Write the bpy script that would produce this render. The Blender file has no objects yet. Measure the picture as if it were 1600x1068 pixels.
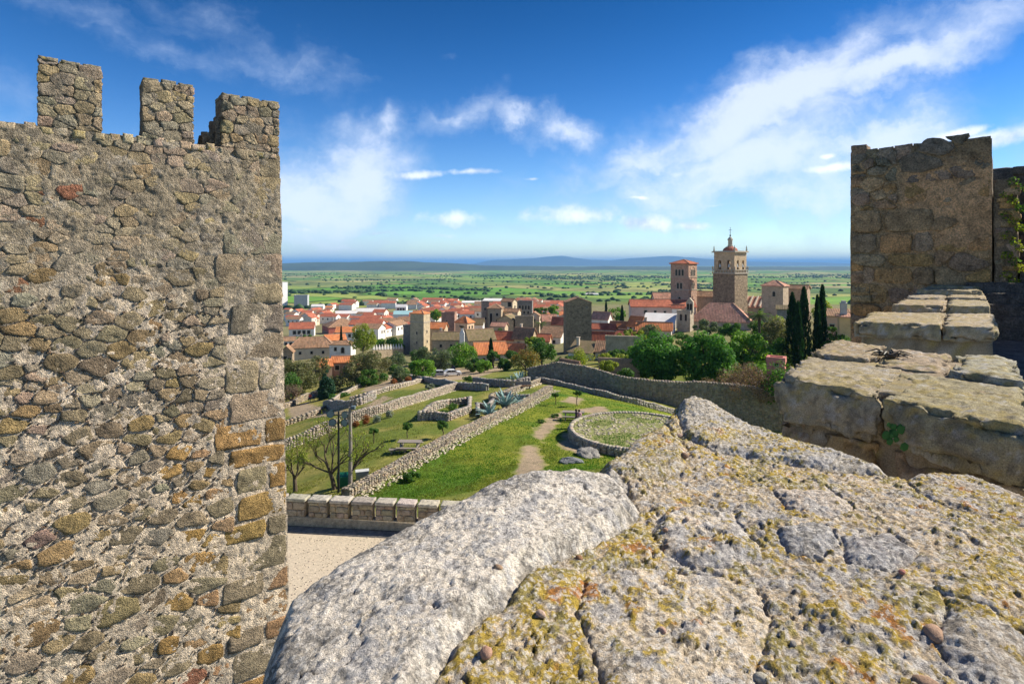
import bpy, bmesh, math, random
import numpy as np
from mathutils import Vector, Matrix

random.seed(7)
RS = np.random.RandomState(11)
scene = bpy.context.scene
COL = scene.collection

# ------------------------------------------------------------------ camera
F = 890.0            # focal length in photograph pixels (1600 wide)
HX, HY = 800.0, 411.0
cam_data = bpy.data.cameras.new('camera')
cam = bpy.data.objects.new('camera', cam_data)
COL.objects.link(cam)
cam.location = (0, 0, 0)
cam.rotation_euler = (math.radians(90), 0, 0)
cam_data.sensor_width = 36.0
cam_data.lens = F / 1600.0 * 36.0
cam_data.shift_y = -(534.0 - HY) / 1600.0
cam_data.clip_start = 0.05
cam_data.clip_end = 120000
scene.camera = cam

# ------------------------------------------------------------------ view
scene.view_settings.view_transform = 'Standard'
scene.view_settings.look = 'None'
scene.view_settings.gamma = 1
scene.view_settings.exposure = 0.85
scene.view_settings.use_curve_mapping = False
scene.cycles.max_bounces = 6
scene.cycles.volume_bounces = 0
scene.cycles.transparent_max_bounces = 8
scene.cycles.use_denoising = True

# ------------------------------------------------------------------ sun
SUN_EL = math.radians(38)
SUN_AZ = math.radians(75)            # from +Y towards +X
sun_dir = Vector((math.sin(SUN_AZ) * math.cos(SUN_EL), math.cos(SUN_AZ) * math.cos(SUN_EL), math.sin(SUN_EL)))
sl = bpy.data.lights.new('sun', 'SUN')
sl.energy = 4.6
sl.angle = math.radians(0.53)
sl.color = (1.0, 0.90, 0.74)
so = bpy.data.objects.new('sun', sl)
COL.objects.link(so)
so.rotation_euler = (-sun_dir).to_track_quat('-Z', 'Y').to_euler()
so.location = (20, 10, 40)


def node(nt, typ, ins=None, **attrs):
    n = nt.nodes.new(typ)
    for k, v in attrs.items():
        setattr(n, k, v)
    for k, v in (ins or {}).items():
        s = n.inputs[k]
        if isinstance(v, bpy.types.NodeSocket):
            nt.links.new(v, s)
        elif isinstance(v, bpy.types.Node):
            nt.links.new(v.outputs[0], s)
        else:
            s.default_value = v
    return n


def mth(nt, op, a, b=None, c=None, clamp=False):
    n = nt.nodes.new('ShaderNodeMath')
    n.operation = op
    n.use_clamp = clamp
    for i, v in enumerate((a, b, c)):
        if v is None:
            continue
        if isinstance(v, bpy.types.NodeSocket):
            nt.links.new(v, n.inputs[i])
        else:
            n.inputs[i].default_value = v
    return n.outputs[0]


def mixc(nt, fac, a, b, mode='MIX', clamp=True):
    n = nt.nodes.new('ShaderNodeMix')
    n.data_type = 'RGBA'
    n.blend_type = mode
    n.clamp_factor = clamp
    for idx, v in ((0, fac), (6, a), (7, b)):
        if isinstance(v, bpy.types.NodeSocket):
            nt.links.new(v, n.inputs[idx])
        elif idx == 0:
            n.inputs[0].default_value = v
        else:
            n.inputs[idx].default_value = (*v[:3], 1)
    return n.outputs[2]


def sstep(nt, x, lo, hi):
    n = nt.nodes.new('ShaderNodeMapRange')
    n.interpolation_type = 'SMOOTHSTEP'
    nt.links.new(x, n.inputs[0])
    n.inputs[1].default_value = lo
    n.inputs[2].default_value = hi
    return n.outputs[0]


def ramp(nt, fac, stops):
    n = nt.nodes.new('ShaderNodeValToRGB')
    el = n.color_ramp.elements
    while len(el) < len(stops):
        el.new(0.5)
    for e, (p, c) in zip(el, stops):
        e.position = p
        e.color = (*c[:3], 1)
    nt.links.new(fac, n.inputs[0])
    return n.outputs[0]


# ------------------------------------------------------------------ sky
world = bpy.data.worlds.new('World')
scene.world = world
world.use_nodes = True
wt = world.node_tree
wt.nodes.clear()
sky = node(wt, 'ShaderNodeTexSky', sky_type='NISHITA', sun_disc=False)
sky.sun_elevation = SUN_EL
sky.sun_rotation = SUN_AZ
sky.altitude = 600
sky.air_density = 1.0
sky.dust_density = 0.0
sky.ozone_density = 3.0
hsv = node(wt, 'ShaderNodeHueSaturation', {'Hue': 0.512, 'Saturation': 1.40, 'Value': 1.0, 'Color': sky.outputs[0]})
tc = node(wt, 'ShaderNodeTexCoord')
dirv = tc.outputs['Generated']
sep = node(wt, 'ShaderNodeSeparateXYZ', {0: dirv})
az = mth(wt, 'ARCTAN2', sep.outputs[0], sep.outputs[1])
el_ = mth(wt, 'ARCSINE', sep.outputs[2])
# clear dark blue overhead, paler towards the horizon, the same all round
elf = sstep(wt, el_, 0.0, 0.62)
pale_h = mixc(wt, mth(wt, 'MULTIPLY', sstep(wt, el_, 0.30, 0.0), 0.12), hsv.outputs[0], (3.6, 5.8, 8.2))
gam = node(wt, 'ShaderNodeVectorMath', {0: pale_h, 'Scale': mth(wt, 'ADD', mth(wt, 'MULTIPLY', elf, -0.52), 0.86)}, operation='SCALE')
# domain warp so that the cloud edges are torn
nz1 = node(wt, 'ShaderNodeTexNoise', {'Vector': dirv, 'Scale': 5.0, 'Detail': 7.0, 'Roughness': 0.62})
nz2 = node(wt, 'ShaderNodeTexNoise', {'Vector': dirv, 'Scale': 16.0, 'Detail': 6.0, 'Roughness': 0.6})
warp = node(wt, 'ShaderNodeVectorMath', {0: nz1.outputs['Color'], 1: (0.5, 0.5, 0.5)}, operation='SUBTRACT')
warp2 = node(wt, 'ShaderNodeVectorMath', {0: warp.outputs[0], 'Scale': 0.17}, operation='SCALE')
azel = node(wt, 'ShaderNodeCombineXYZ', {0: az, 1: el_, 2: 0.0})
azw = node(wt, 'ShaderNodeVectorMath', {0: azel.outputs[0], 1: warp2.outputs[0]}, operation='ADD')
azf = node(wt, 'ShaderNodeVectorMath', {0: azw.outputs[0], 1: (1, 1, 0)}, operation='MULTIPLY')


def cloud_blobs(src, blobs):
    tot = None
    for (px, py, rx, ry, rot, wgt) in blobs:
        if abs(px) < 4:                       # given as azimuth and elevation
            a, e = px, py
        else:
            a = math.atan((px - HX) / F)
            e = math.atan((HY - py) / F * math.cos(a))
        mp = node(wt, 'ShaderNodeMapping', {0: src, 1: (a, e, 0), 2: (0, 0, math.radians(rot)), 3: (rx / F, ry / F, 1)}, vector_type='TEXTURE')
        g = node(wt, 'ShaderNodeTexGradient', {0: mp.outputs[0]}, gradient_type='SPHERICAL')
        v = mth(wt, 'MULTIPLY', g.outputs['Fac'], wgt)
        tot = v if tot is None else mth(wt, 'MAXIMUM', tot, v)
    return tot


# broad thin cirrus veils
veil = cloud_blobs(azf.outputs[0], [
    (1400, 110, 300, 62, 17, 1.05), (1200, 165, 330, 85, 20, 1.15), (1010, 235, 230, 80, 26, 0.8), (1180, 250, 360, 130, 10, 1.0),
    (1370, 225, 180, 80, 8, 1.0), (1050, 300, 360, 100, 0, 0.75), (1240, 300, 300, 100, 0, 0.8),
    (560, 270, 150, 120, 38, 1.0), (480, 310, 200, 150, 0, 0.95), (610, 210, 80, 46, 40, 0.7), (500, 370, 260, 70, 0, 0.7),
    (720, 190, 110, 46, 28, 0.75), (800, 190, 120, 36, -10, 0.75), (890, 210, 110, 42, -8, 0.85),
    (430, 90, 300, 70, -20, 0.45), (200, 60, 300, 60, -8, 0.38), (800, 360, 500, 40, 0, 0.42), (710, 108, 60, 14, 4, 0.4),
    (1900, 150, 300, 80, 15, 0.8), (2300, 240, 420, 90, 5, 0.7), (-200, 180, 260, 80, 20, 0.6), (-700, 200, 500, 90, 10, 0.6),
    # more of the same cloud out of view, added to brighten the fill light
    (1.75, .34, 420, 150, 10, 1.0), (2.2, .55, 380, 120, -12, .9), (2.65, .28, 420, 150, 6, 1.0), (3.05, .60, 380, 130, 0, .9), (-1.55, .40, 420, 140, 8, .9), (-1.95, .22, 380, 140, -6, 1.0), (-2.4, .52, 420, 130, 12, .9), (-2.85, .30, 420, 150, -8, 1.0),
])
wisp = node(wt, 'ShaderNodeMapping', {0: azf.outputs[0], 2: (0, 0, math.radians(24)), 3: (5, 26, 1)})
nz3 = node(wt, 'ShaderNodeTexNoise', {'Vector': wisp.outputs[0], 'Scale': 1.0, 'Detail': 6.0, 'Roughness': 0.6})
va = mth(wt, 'ADD', veil, mth(wt, 'MULTIPLY', mth(wt, 'SUBTRACT', nz3.outputs[0], 0.5), 0.55))
va = mth(wt, 'ADD', va, mth(wt, 'MULTIPLY', mth(wt, 'SUBTRACT', nz2.outputs[0], 0.5), 0.6))
va = sstep(wt, va, 0.14, 0.95)
# small low cumulus near the horizon
nz4 = node(wt, 'ShaderNodeTexNoise', {'Vector': dirv, 'Scale': 26.0, 'Detail': 7.0, 'Roughness': 0.6})
wl = node(wt, 'ShaderNodeVectorMath', {0: warp.outputs[0], 'Scale': 0.03}, operation='SCALE')
azl0 = node(wt, 'ShaderNodeVectorMath', {0: azel.outputs[0], 1: wl.outputs[0]}, operation='ADD')
azl = node(wt, 'ShaderNodeVectorMath', {0: azl0.outputs[0], 1: (1, 1, 0)}, operation='MULTIPLY')
cum = cloud_blobs(azl.outputs[0], [
    (650, 275, 75, 11, 4, 0.95), (740, 269, 70, 8, 3, 0.9), (720, 342, 120, 24, 2, 0.85), (890, 335, 130, 30, 0, 0.95),
    (1010, 348, 70, 22, -3, 1.15), (1080, 352, 60, 14, -4, 1.0), (1000, 307, 22, 5, 0, .9), (835, 276, 22, 5, 0, .8),
    (590, 362, 40, 8, 0, 0.9), (470, 356, 35, 7, 0, 0.8), (1560, 216, 80, 18, 8, 1.2), (1490, 212, 60, 12, 8, 1.1), (1300, 262, 60, 12, 2, 1.2), (1290, 245, 18, 7, 0, 1.2),
    (1120, 323, 60, 7, 0, .7), (1060, 268, 30, 8, 0, .6), (690, 372, 60, 8, 0, .6), (1800, 230, 150, 26, 4, 1.1), (2200, 320, 260, 26, 0, 1.0),
    (-100, 330, 200, 24, 0, 0.9), (-600, 350, 300, 26, 0, 0.9)])
ca = mth(wt, 'ADD', cum, mth(wt, 'MULTIPLY', mth(wt, 'SUBTRACT', nz4.outputs[0], 0.5), 1.3))
ca = sstep(wt, ca, 0.30, 1.0)
ccol = mixc(wt, sstep(wt, nz2.outputs[0], 0.35, 0.6), (3.4, 4.0, 5.0), (6.2, 6.4, 6.8))
vcol = mixc(wt, sstep(wt, va, 0.2, 1.0), (2.8, 3.6, 5.0), (4.9, 5.3, 6.1))
c1 = mixc(wt, mth(wt, 'MULTIPLY', va, 0.78), gam.outputs[0], vcol)
c2 = mixc(wt, mth(wt, 'MULTIPLY', ca, 0.85), c1, ccol)
bg = node(wt, 'ShaderNodeBackground', {'Color': c2, 'Strength': 0.115})
wo = node(wt, 'ShaderNodeOutputWorld', {'Surface': bg.outputs[0]})

# ------------------------------------------------------------------ helpers
def P(px, py, Y):
    return Vector(((px - HX) / F * Y, Y, (HY - py) / F * Y))


def _hash(ix, iy, iz, seed):
    h = (ix.astype(np.int64) * 374761393 + iy.astype(np.int64) * 668265263 + iz.astype(np.int64) * 2147483647 + seed * 1274126177) & 0xFFFFFFFF
    h = ((h ^ (h >> 13)) * 1274126177) & 0xFFFFFFFF
    h = ((h ^ (h >> 16)) * 2246822519) & 0xFFFFFFFF
    return ((h ^ (h >> 15)) & 0xFFFFFF) / float(0xFFFFFF)


def vnoise(x, y, z=None, seed=0):
    x = np.asarray(x, float); y = np.asarray(y, float)
    z = np.zeros_like(x) if z is None else np.asarray(z, float)
    x0, y0, z0 = np.floor(x), np.floor(y), np.floor(z)
    fx, fy, fz = x - x0, y - y0, z - z0
    u, v, w = fx * fx * (3 - 2 * fx), fy * fy * (3 - 2 * fy), fz * fz * (3 - 2 * fz)
    r = 0
    for dx in (0, 1):
        for dy in (0, 1):
            for dz in (0, 1):
                wt_ = (u if dx else 1 - u) * (v if dy else 1 - v) * (w if dz else 1 - w)
                r = r + wt_ * _hash(x0 + dx, y0 + dy, z0 + dz, seed)
    return r


def fbm(x, y, z=None, octaves=4, seed=0, gain=0.5, lac=2.03):
    r, a, t = 0, 1.0, 0
    x = np.asarray(x, float); y = np.asarray(y, float)
    for o in range(octaves):
        r = r + a * vnoise(x, y, z, seed + o * 17)
        t += a
        a *= gain
        x = x * lac + 3.1; y = y * lac + 1.7
        if z is not None:
            z = np.asarray(z) * lac + 2.3
    return r / t


def smooth01(x, lo, hi):
    t = np.clip((x - lo) / (hi - lo), 0, 1)
    return t * t * (3 - 2 * t)


def mesh_from(name, verts, faces, mats=(), smooth=False, col=None, midx=None, uv=None):
    """verts: (n,3); faces: (m,4) / (m,3) array or a list of lists"""
    me = bpy.data.meshes.new(name)
    verts = np.asarray(verts, dtype=np.float32)
    if isinstance(faces, np.ndarray):
        k = faces.shape[1]
        m = len(faces)
        me.vertices.add(len(verts))
        me.vertices.foreach_set('co', verts.ravel())
        me.loops.add(m * k)
        me.loops.foreach_set('vertex_index', faces.astype(np.int32).ravel())
        me.polygons.add(m)
        me.polygons.foreach_set('loop_start', (np.arange(m) * k).astype(np.int32))
        me.update(calc_edges=True)
    else:
        me.from_pydata([tuple(map(float, v)) for v in verts], [], [tuple(f) for f in faces])
        me.update()
    for mt in mats:
        me.materials.append(mt)
    n = len(me.polygons)
    if midx is not None:
        me.polygons.foreach_set('material_index', np.asarray(midx, dtype=np.int32))
    if smooth:
        me.polygons.foreach_set('use_smooth', np.ones(n, dtype=bool))
    if col is not None:
        a = me.color_attributes.new('Col', 'FLOAT_COLOR', 'POINT')
        c = np.asarray(col, dtype=np.float32)
        if c.shape[1] == 3:
            c = np.hstack([c, np.ones((len(c), 1), np.float32)])
        a.data.foreach_set('color', c.ravel())
    if uv is not None:
        l = me.uv_layers.new(name='UVMap')
        l.data.foreach_set('uv', np.asarray(uv, dtype=np.float32).ravel())
    return me


def tag(o, label=None, cat=None, group=None, kind=None):
    if label: o['label'] = label
    if cat: o['category'] = cat
    if group: o['group'] = group
    if kind: o['kind'] = kind
    return o


def thing(name, label, cat, loc=(0, 0, 0), rotz=0.0, group=None):
    o = bpy.data.objects.new(name, None)
    COL.objects.link(o)
    o.location = loc
    o.rotation_euler = (0, 0, rotz)
    o.empty_display_size = 0.2
    return tag(o, label, cat, group)


def obj(name, me, parent=None, loc=None, rotz=None, color=None):
    o = bpy.data.objects.new(name, me)
    COL.objects.link(o)
    if parent is not None:
        o.parent = parent
    if loc is not None:
        o.location = loc
    if rotz is not None:
        o.rotation_euler = (0, 0, rotz)
    if color is not None:
        o.color = (*color, 1)
    return o


class MB:
    """collects boxes, tubes and polygons for one mesh"""
    def __init__(self):
        self.v, self.f, self.mi, self.uvs = [], [], [], []
        self.hasuv = False

    def add(self, verts, faces, mi=0, uvs=None):
        o = len(self.v)
        self.v += [tuple(map(float, p)) for p in verts]
        for i, f in enumerate(faces):
            self.f.append([a + o for a in f])
            self.mi.append(mi)
            if uvs is not None:
                self.hasuv = True
                self.uvs.append(uvs[i])
            else:
                self.uvs.append([(0, 0)] * len(f))
        return self

    def box(self, x0, x1, y0, y1, z0, z1, mi=0, rot=0, c=(0, 0)):
        pts = [(x, y, z) for z in (z0, z1) for (x, y) in ((x0, y0), (x1, y0), (x1, y1), (x0, y1))]
        if rot:
            cr, sr = math.cos(rot), math.sin(rot)
            pts = [(c[0] + (x - c[0]) * cr - (y - c[1]) * sr, c[1] + (x - c[0]) * sr + (y - c[1]) * cr, z) for x, y, z in pts]
        return self.add(pts, [(3, 2, 1, 0), (4, 5, 6, 7), (0, 1, 5, 4), (1, 2, 6, 5), (2, 3, 7, 6), (3, 0, 4, 7)], mi)

    def tube(self, path, radii, sides=7, mi=0, cap=True):
        path = [Vector(p) for p in path]
        rings = []
        for i, p in enumerate(path):
            d = (path[min(i + 1, len(path) - 1)] - path[max(i - 1, 0)])
            d = d.normalized() if d.length > 1e-9 else Vector((0, 0, 1))
            a = d.cross(Vector((0, 0, 1)) if abs(d.z) < 0.9 else Vector((1, 0, 0))).normalized()
            b = d.cross(a)
            r = radii[i] if hasattr(radii, '__len__') else radii
            rings.append([p + (a * math.cos(t) + b * math.sin(t)) * r for t in [2 * math.pi * k / sides for k in range(sides)]])
        vs = [v for r in rings for v in r]
        fs = []
        for i in range(len(rings) - 1):
            for k in range(sides):
                fs.append((i * sides + k, i * sides + (k + 1) % sides, (i + 1) * sides + (k + 1) % sides, (i + 1) * sides + k))
        if cap:
            fs.append(tuple(range(sides))[::-1])
            fs.append(tuple((len(rings) - 1) * sides + k for k in range(sides)))
        return self.add(vs, fs, mi)

    def lathe(self, prof, sides=12, c=(0, 0, 0), mi=0):
        vs, fs = [], []
        for (r, z) in prof:
            for k in range(sides):
                t = 2 * math.pi * k / sides
                vs.append((c[0] + r * math.cos(t), c[1] + r * math.sin(t), c[2] + z))
        for i in range(len(prof) - 1):
            for k in range(sides):
                fs.append((i * sides + k, i * sides + (k + 1) % sides, (i + 1) * sides + (k + 1) % sides, (i + 1) * sides + k))
        fs.append(tuple(range(sides))[::-1])
        fs.append(tuple((len(prof) - 1) * sides + k for k in range(sides)))
        return self.add(vs, fs, mi)

    def mesh(self, name, mats, smooth=False):
        uv = None
        if self.hasuv:
            uv = [c for f in self.uvs for c in f]
        return mesh_from(name, self.v, self.f, mats, smooth, midx=self.mi, uv=uv)

    def build(self, name, mats, parent=None, loc=None, rotz=None, smooth=False, color=None):
        if not isinstance(mats, (list, tuple)):
            mats = [mats]
        return obj(name, self.mesh(name, mats, smooth), parent, loc, rotz, color)


def dup_tree(o, parent=None):
    c = o.copy()
    COL.objects.link(c)
    c.parent = parent
    for ch in list(o.children):
        dup_tree(ch, c)
    return c


# ------------------------------------------------------------------ materials
def new_mat(name):
    m = bpy.data.materials.new(name)
    m.use_nodes = True
    nt = m.node_tree
    b = nt.nodes['Principled BSDF']
    b.inputs['Roughness'].default_value = 0.9
    b.inputs['Specular IOR Level'].default_value = 0.25
    return m, nt, b


def stone_mat(name, src='object', base=(0.3, 0.26, 0.2), sc=1.0, var=0.45, bump=0.6, dist=0.02, speck=0.35, lichen=0.0, moss=(0.28, 0.22, 0.05), rough=0.92):
    """mottled rough stone; colour from the object, the Col attribute or a constant. sc scales the grain (1 = near)."""
    m, nt, b = new_mat(name)
    geo = node(nt, 'ShaderNodeNewGeometry')
    pos = geo.outputs['Position']
    if src == 'object':
        c0 = node(nt, 'ShaderNodeObjectInfo').outputs['Color']
    elif src == 'attr':
        c0 = node(nt, 'ShaderNodeAttribute', attribute_name='Col').outputs['Color']
    else:
        rgb = node(nt, 'ShaderNodeRGB')
        rgb.outputs[0].default_value = (*base, 1)
        c0 = rgb.outputs[0]
    n1 = node(nt, 'ShaderNodeTexNoise', {'Vector': pos, 'Scale': 6.0 * sc, 'Detail': 6.0, 'Roughness': 0.65})
    n2 = node(nt, 'ShaderNodeTexNoise', {'Vector': pos, 'Scale': 34.0 * sc, 'Detail': 6.0, 'Roughness': 0.75})
    n3 = node(nt, 'ShaderNodeTexVoronoi', {'Vector': pos, 'Scale': 60.0 * sc})
    k1 = ramp(nt, n1.outputs[0], [(0.3, (1 - var,) * 3), (0.5, (1, 1, 1)), (0.72, (1 + var * 0.9, 1 + var * 0.85, 1 + var * 0.75))])
    c = mixc(nt, 1.0, c0, k1, 'MULTIPLY')
    k2 = ramp(nt, n2.outputs[0], [(0.32, (1 - speck,) * 3), (0.52, (1, 1, 1)), (0.7, (1 + speck,) * 3)])
    c = mixc(nt, 1.0, c, k2, 'MULTIPLY')
    if lichen > 0:
        n4 = node(nt, 'ShaderNodeTexNoise', {'Vector': pos, 'Scale': 9.0 * sc, 'Detail': 9.0, 'Roughness': 0.72})
        c = mixc(nt, mth(nt, 'MULTIPLY', sstep(nt, n4.outputs[0], 0.60 - 0.12 * lichen, 0.68), min(1, 0.55 + lichen * .3)), c, moss)
        n5 = node(nt, 'ShaderNodeTexNoise', {'Vector': pos, 'Scale': 14.0 * sc, 'Detail': 9.0, 'Roughness': 0.75, 'W': 3.0}, noise_dimensions='4D')
        c = mixc(nt, mth(nt, 'MULTIPLY', sstep(nt, n5.outputs[0], 0.58, 0.66), 0.6), c, (0.46, 0.45, 0.44))
    nt.links.new(c, b.inputs['Base Color'])
    b.inputs['Roughness'].default_value = rough
    h = mth(nt, 'ADD', mth(nt, 'MULTIPLY', n1.outputs[0], 1.6), n2.outputs[0])
    h = mth(nt, 'ADD', h, mth(nt, 'MULTIPLY', n3.outputs['Distance'], 0.5))
    bp = node(nt, 'ShaderNodeBump', {'Height': h, 'Strength': bump, 'Distance': dist / sc ** 0.5})
    nt.links.new(bp.outputs[0], b.inputs['Normal'])
    return m


def plain_mat(name, col, rough=0.85, sc=3.0, var=0.2, bump=0.0, metallic=0.0, dist=0.02):
    m, nt, b = new_mat(name)
    geo = node(nt, 'ShaderNodeNewGeometry')
    n1 = node(nt, 'ShaderNodeTexNoise', {'Vector': geo.outputs['Position'], 'Scale': sc, 'Detail': 5.0, 'Roughness': 0.65})
    k = ramp(nt, n1.outputs[0], [(0.3, [c * (1 - var) for c in col]), (0.5, col), (0.72, [min(1, c * (1 + var)) for c in col])])
    nt.links.new(k, b.inputs['Base Color'])
    b.inputs['Roughness'].default_value = rough
    b.inputs['Metallic'].default_value = metallic
    if bump:
        bp = node(nt, 'ShaderNodeBump', {'Height': n1.outputs[0], 'Strength': bump, 'Distance': dist})
        nt.links.new(bp.outputs[0], b.inputs['Normal'])
    return m


def leaf_mat(name, transl=0.3):
    m, nt, b = new_mat(name)
    at = node(nt, 'ShaderNodeAttribute', attribute_name='Col')
    nt.links.new(at.outputs['Color'], b.inputs['Base Color'])
    b.inputs['Roughness'].default_value = 0.6
    tr = node(nt, 'ShaderNodeBsdfTranslucent', {'Color': mixc(nt, 1.0, at.outputs['Color'], (1.25, 1.2, 0.6), 'MULTIPLY')})
    mx = node(nt, 'ShaderNodeMixShader', {0: transl, 1: b.outputs[0], 2: tr.outputs[0]})
    nt.links.new(mx.outputs[0], nt.nodes['Material Output'].inputs['Surface'])
    return m


def roof_mat(name, c1, c2, c3, tile=0.45, lichen=0.0, rowlen=0.9, stain=(0.16, 0.12, 0.07)):
    """barrel tiles: rows run down the slope along v, u counts metres along the eave"""
    m, nt, b = new_mat(name)
    uv = node(nt, 'ShaderNodeUVMap')
    sp = node(nt, 'ShaderNodeSeparateXYZ', {0: uv.outputs[0]})
    u = mth(nt, 'DIVIDE', sp.outputs[0], tile)
    v = mth(nt, 'DIVIDE', sp.outputs[1], rowlen)
    cell = node(nt, 'ShaderNodeCombineXYZ', {0: mth(nt, 'FLOOR', u), 1: mth(nt, 'FLOOR', v), 2: 0.0})
    wn = node(nt, 'ShaderNodeTexWhiteNoise', {0: cell.outputs[0]})
    geo = node(nt, 'ShaderNodeNewGeometry')
    big = node(nt, 'ShaderNodeTexNoise', {'Vector': geo.outputs['Position'], 'Scale': 0.35, 'Detail': 6.0, 'Roughness': 0.7})
    c = ramp(nt, wn.outputs[0], [(0.0, c1), (0.5, c2), (1.0, c3)])
    k = ramp(nt, big.outputs[0], [(0.3, (0.62, 0.62, 0.62)), (0.5, (1, 1, 1)), (0.7, (1.25, 1.2, 1.15))])
    c = mixc(nt, 1.0, c, k, 'MULTIPLY')
    if lichen:
        n4 = node(nt, 'ShaderNodeTexNoise', {'Vector': geo.outputs['Position'], 'Scale': 1.3, 'Detail': 8.0, 'Roughness': 0.75})
        c = mixc(nt, mth(nt, 'MULTIPLY', sstep(nt, n4.outputs[0], 0.52 - 0.1 * lichen, 0.64), 0.8), c, stain)
    wave = mth(nt, 'ABSOLUTE', mth(nt, 'SUBTRACT', mth(nt, 'FRACT', u), 0.5))
    h = mth(nt, 'ADD', mth(nt, 'MULTIPLY', wave, 1.0), mth(nt, 'MULTIPLY', mth(nt, 'FRACT', v), 0.25))
    bp = node(nt, 'ShaderNodeBump', {'Height': h, 'Strength': 0.7, 'Distance': 0.12})
    nt.links.new(c, b.inputs['Base Color'])
    nt.links.new(bp.outputs[0], b.inputs['Normal'])
    b.inputs['Roughness'].default_value = 0.9
    return m


M = {}
M['stone_obj'] = stone_mat('wall_stone', 'object', sc=1.0, var=0.5, bump=1.0, dist=0.065, speck=0.6)
M['stone_attr'] = stone_mat('wall_rubble', 'attr', sc=1.0, var=0.45, bump=1.0, dist=0.06, speck=0.6)
M['stone_attr_far'] = stone_mat('garden_rubble', 'attr', sc=0.35, var=0.35, bump=0.8, dist=0.05, speck=0.35)
M['coping'] = stone_mat('lichen_coping', 'object', sc=1.3, var=0.5, bump=0.9, dist=0.03, speck=0.55, lichen=0.85, moss=(0.34, 0.25, 0.05))
M['masonry'] = stone_mat('town_masonry', 'object', sc=0.16, var=0.3, bump=0.5, dist=0.1, speck=0.35)
M['bark'] = plain_mat('bark', (0.11, 0.085, 0.06), sc=8, var=0.4, bump=0.5)
M['leaf'] = leaf_mat('foliage', 0.40)
M['glass'] = plain_mat('dark_pane', (0.015, 0.016, 0.018), rough=0.25, var=0.3)
M['frame'] = plain_mat('window_surround', (0.42, 0.37, 0.30), var=0.15)
M['wood'] = plain_mat('weathered_timber', (0.26, 0.23, 0.20), sc=12, var=0.35, bump=0.3)
M['iron'] = plain_mat('dark_iron', (0.03, 0.035, 0.035), rough=0.5, metallic=0.4)
M['white'] = plain_mat('whitewash', (0.78, 0.76, 0.72), sc=0.7, var=0.08)
M['plaster'] = plain_mat('object_plaster', (0.6, 0.5, 0.4), sc=0.5, var=0.15)


def plaster_obj():
    m, nt, b = new_mat('painted_plaster')
    oi = node(nt, 'ShaderNodeObjectInfo')
    geo = node(nt, 'ShaderNodeNewGeometry')
    n1 = node(nt, 'ShaderNodeTexNoise', {'Vector': geo.outputs['Position'], 'Scale': 0.6, 'Detail': 6.0, 'Roughness': 0.7})
    k = ramp(nt, n1.outputs[0], [(0.3, (0.72, 0.70, 0.68)), (0.5, (1, 1, 1)), (0.75, (1.12, 1.1, 1.08))])
    nt.links.new(mixc(nt, 1.0, oi.outputs['Color'], k, 'MULTIPLY'), b.inputs['Base Color'])
    return m


M['plaster'] = plaster_obj()
M['roof_red'] = roof_mat('red_tiles', (0.38, 0.12, 0.07), (0.45, 0.15, 0.085), (0.33, 0.11, 0.07))
M['roof_orange'] = roof_mat('orange_tiles', (0.55, 0.19, 0.07), (0.62, 0.24, 0.10), (0.48, 0.17, 0.08))
M['roof_brown'] = roof_mat('old_brown_tiles', (0.30, 0.17, 0.10), (0.40, 0.24, 0.15), (0.24, 0.15, 0.10), lichen=0.7)
M['roof_mossy'] = roof_mat('mossy_tiles', (0.24, 0.18, 0.11), (0.30, 0.22, 0.14), (0.20, 0.16, 0.10), lichen=1.6, stain=(0.17, 0.15, 0.06))
M['roof_pink'] = roof_mat('pale_pink_tiles', (0.50, 0.27, 0.19), (0.56, 0.30, 0.22), (0.45, 0.22, 0.16), lichen=0.3)
M['roof_white'] = plain_mat('white_sheet_roof', (0.7, 0.69, 0.68), sc=0.3, var=0.1)
M['roof_teal'] = plain_mat('pale_blue_sheet_roof', (0.35, 0.58, 0.62), sc=0.3, var=0.1)

# ------------------------------------------------------------------ terrain
CTRL = [
    (450, 800, 34), (560, 792, 33.5), (680, 790, 33), (800, 770, 34), (950, 745, 36.5), (1100, 770, 38), (1300, 800, 38),
    (450, 740, 46), (560, 740, 40), (700, 720, 42), (800, 710, 43.5), (900, 700, 45), (1100, 740, 47),
    (450, 690, 64), (520, 690, 54), (600, 680, 51), (700, 670, 51.5), (800, 665, 52.5), (900, 668, 52.5), (1000, 655, 56),
    (450, 660, 84), (520, 650, 73), (600, 640, 67), (700, 632, 66), (800, 628, 65), (900, 630, 64), (1000, 640, 62),
    (450, 635, 108), (484, 627, 113), (560, 620, 96), (640, 612, 86), (720, 606, 82), (800, 605, 78), (880, 606, 74),
    (600, 600, 112), (680, 592, 118), (720, 588, 125), (780, 584, 115), (840, 588, 96),
    (950, 612, 84), (1050, 634, 79), (1110, 664, 77), (1170, 690, 76), (1300, 715, 75),
    (950, 590, 100), (1050, 600, 95), (1150, 604, 92), (1250, 600, 93),
    (450, 600, 150), (520, 590, 150), (600, 572, 160), (700, 565, 160), (800, 562, 155), (900, 556, 155), (1000, 550, 145), (1100, 540, 150), (1200, 530, 150), (1300, 535, 130),
    (450, 548, 250), (560, 547, 235), (650, 553, 200), (750, 545, 205), (850, 532, 230), (950, 520, 225), (1060, 505, 195), (1150, 500, 205), (1250, 500, 200),
    (450, 527, 400), (560, 522, 420), (650, 516, 400), (750, 509, 400), (850, 505, 400), (950, 495, 400), (1100, 480, 420), (1250, 477, 420),
    (450, 497, 700), (560, 492, 720), (700, 487, 720), (800, 482, 720), (900, 480, 720), (1000, 477, 720), (1200, 476, 720),
]
_c = np.array(CTRL, float)
_cz = (HY - _c[:, 1]) / F * _c[:, 2]
_far = []
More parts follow.
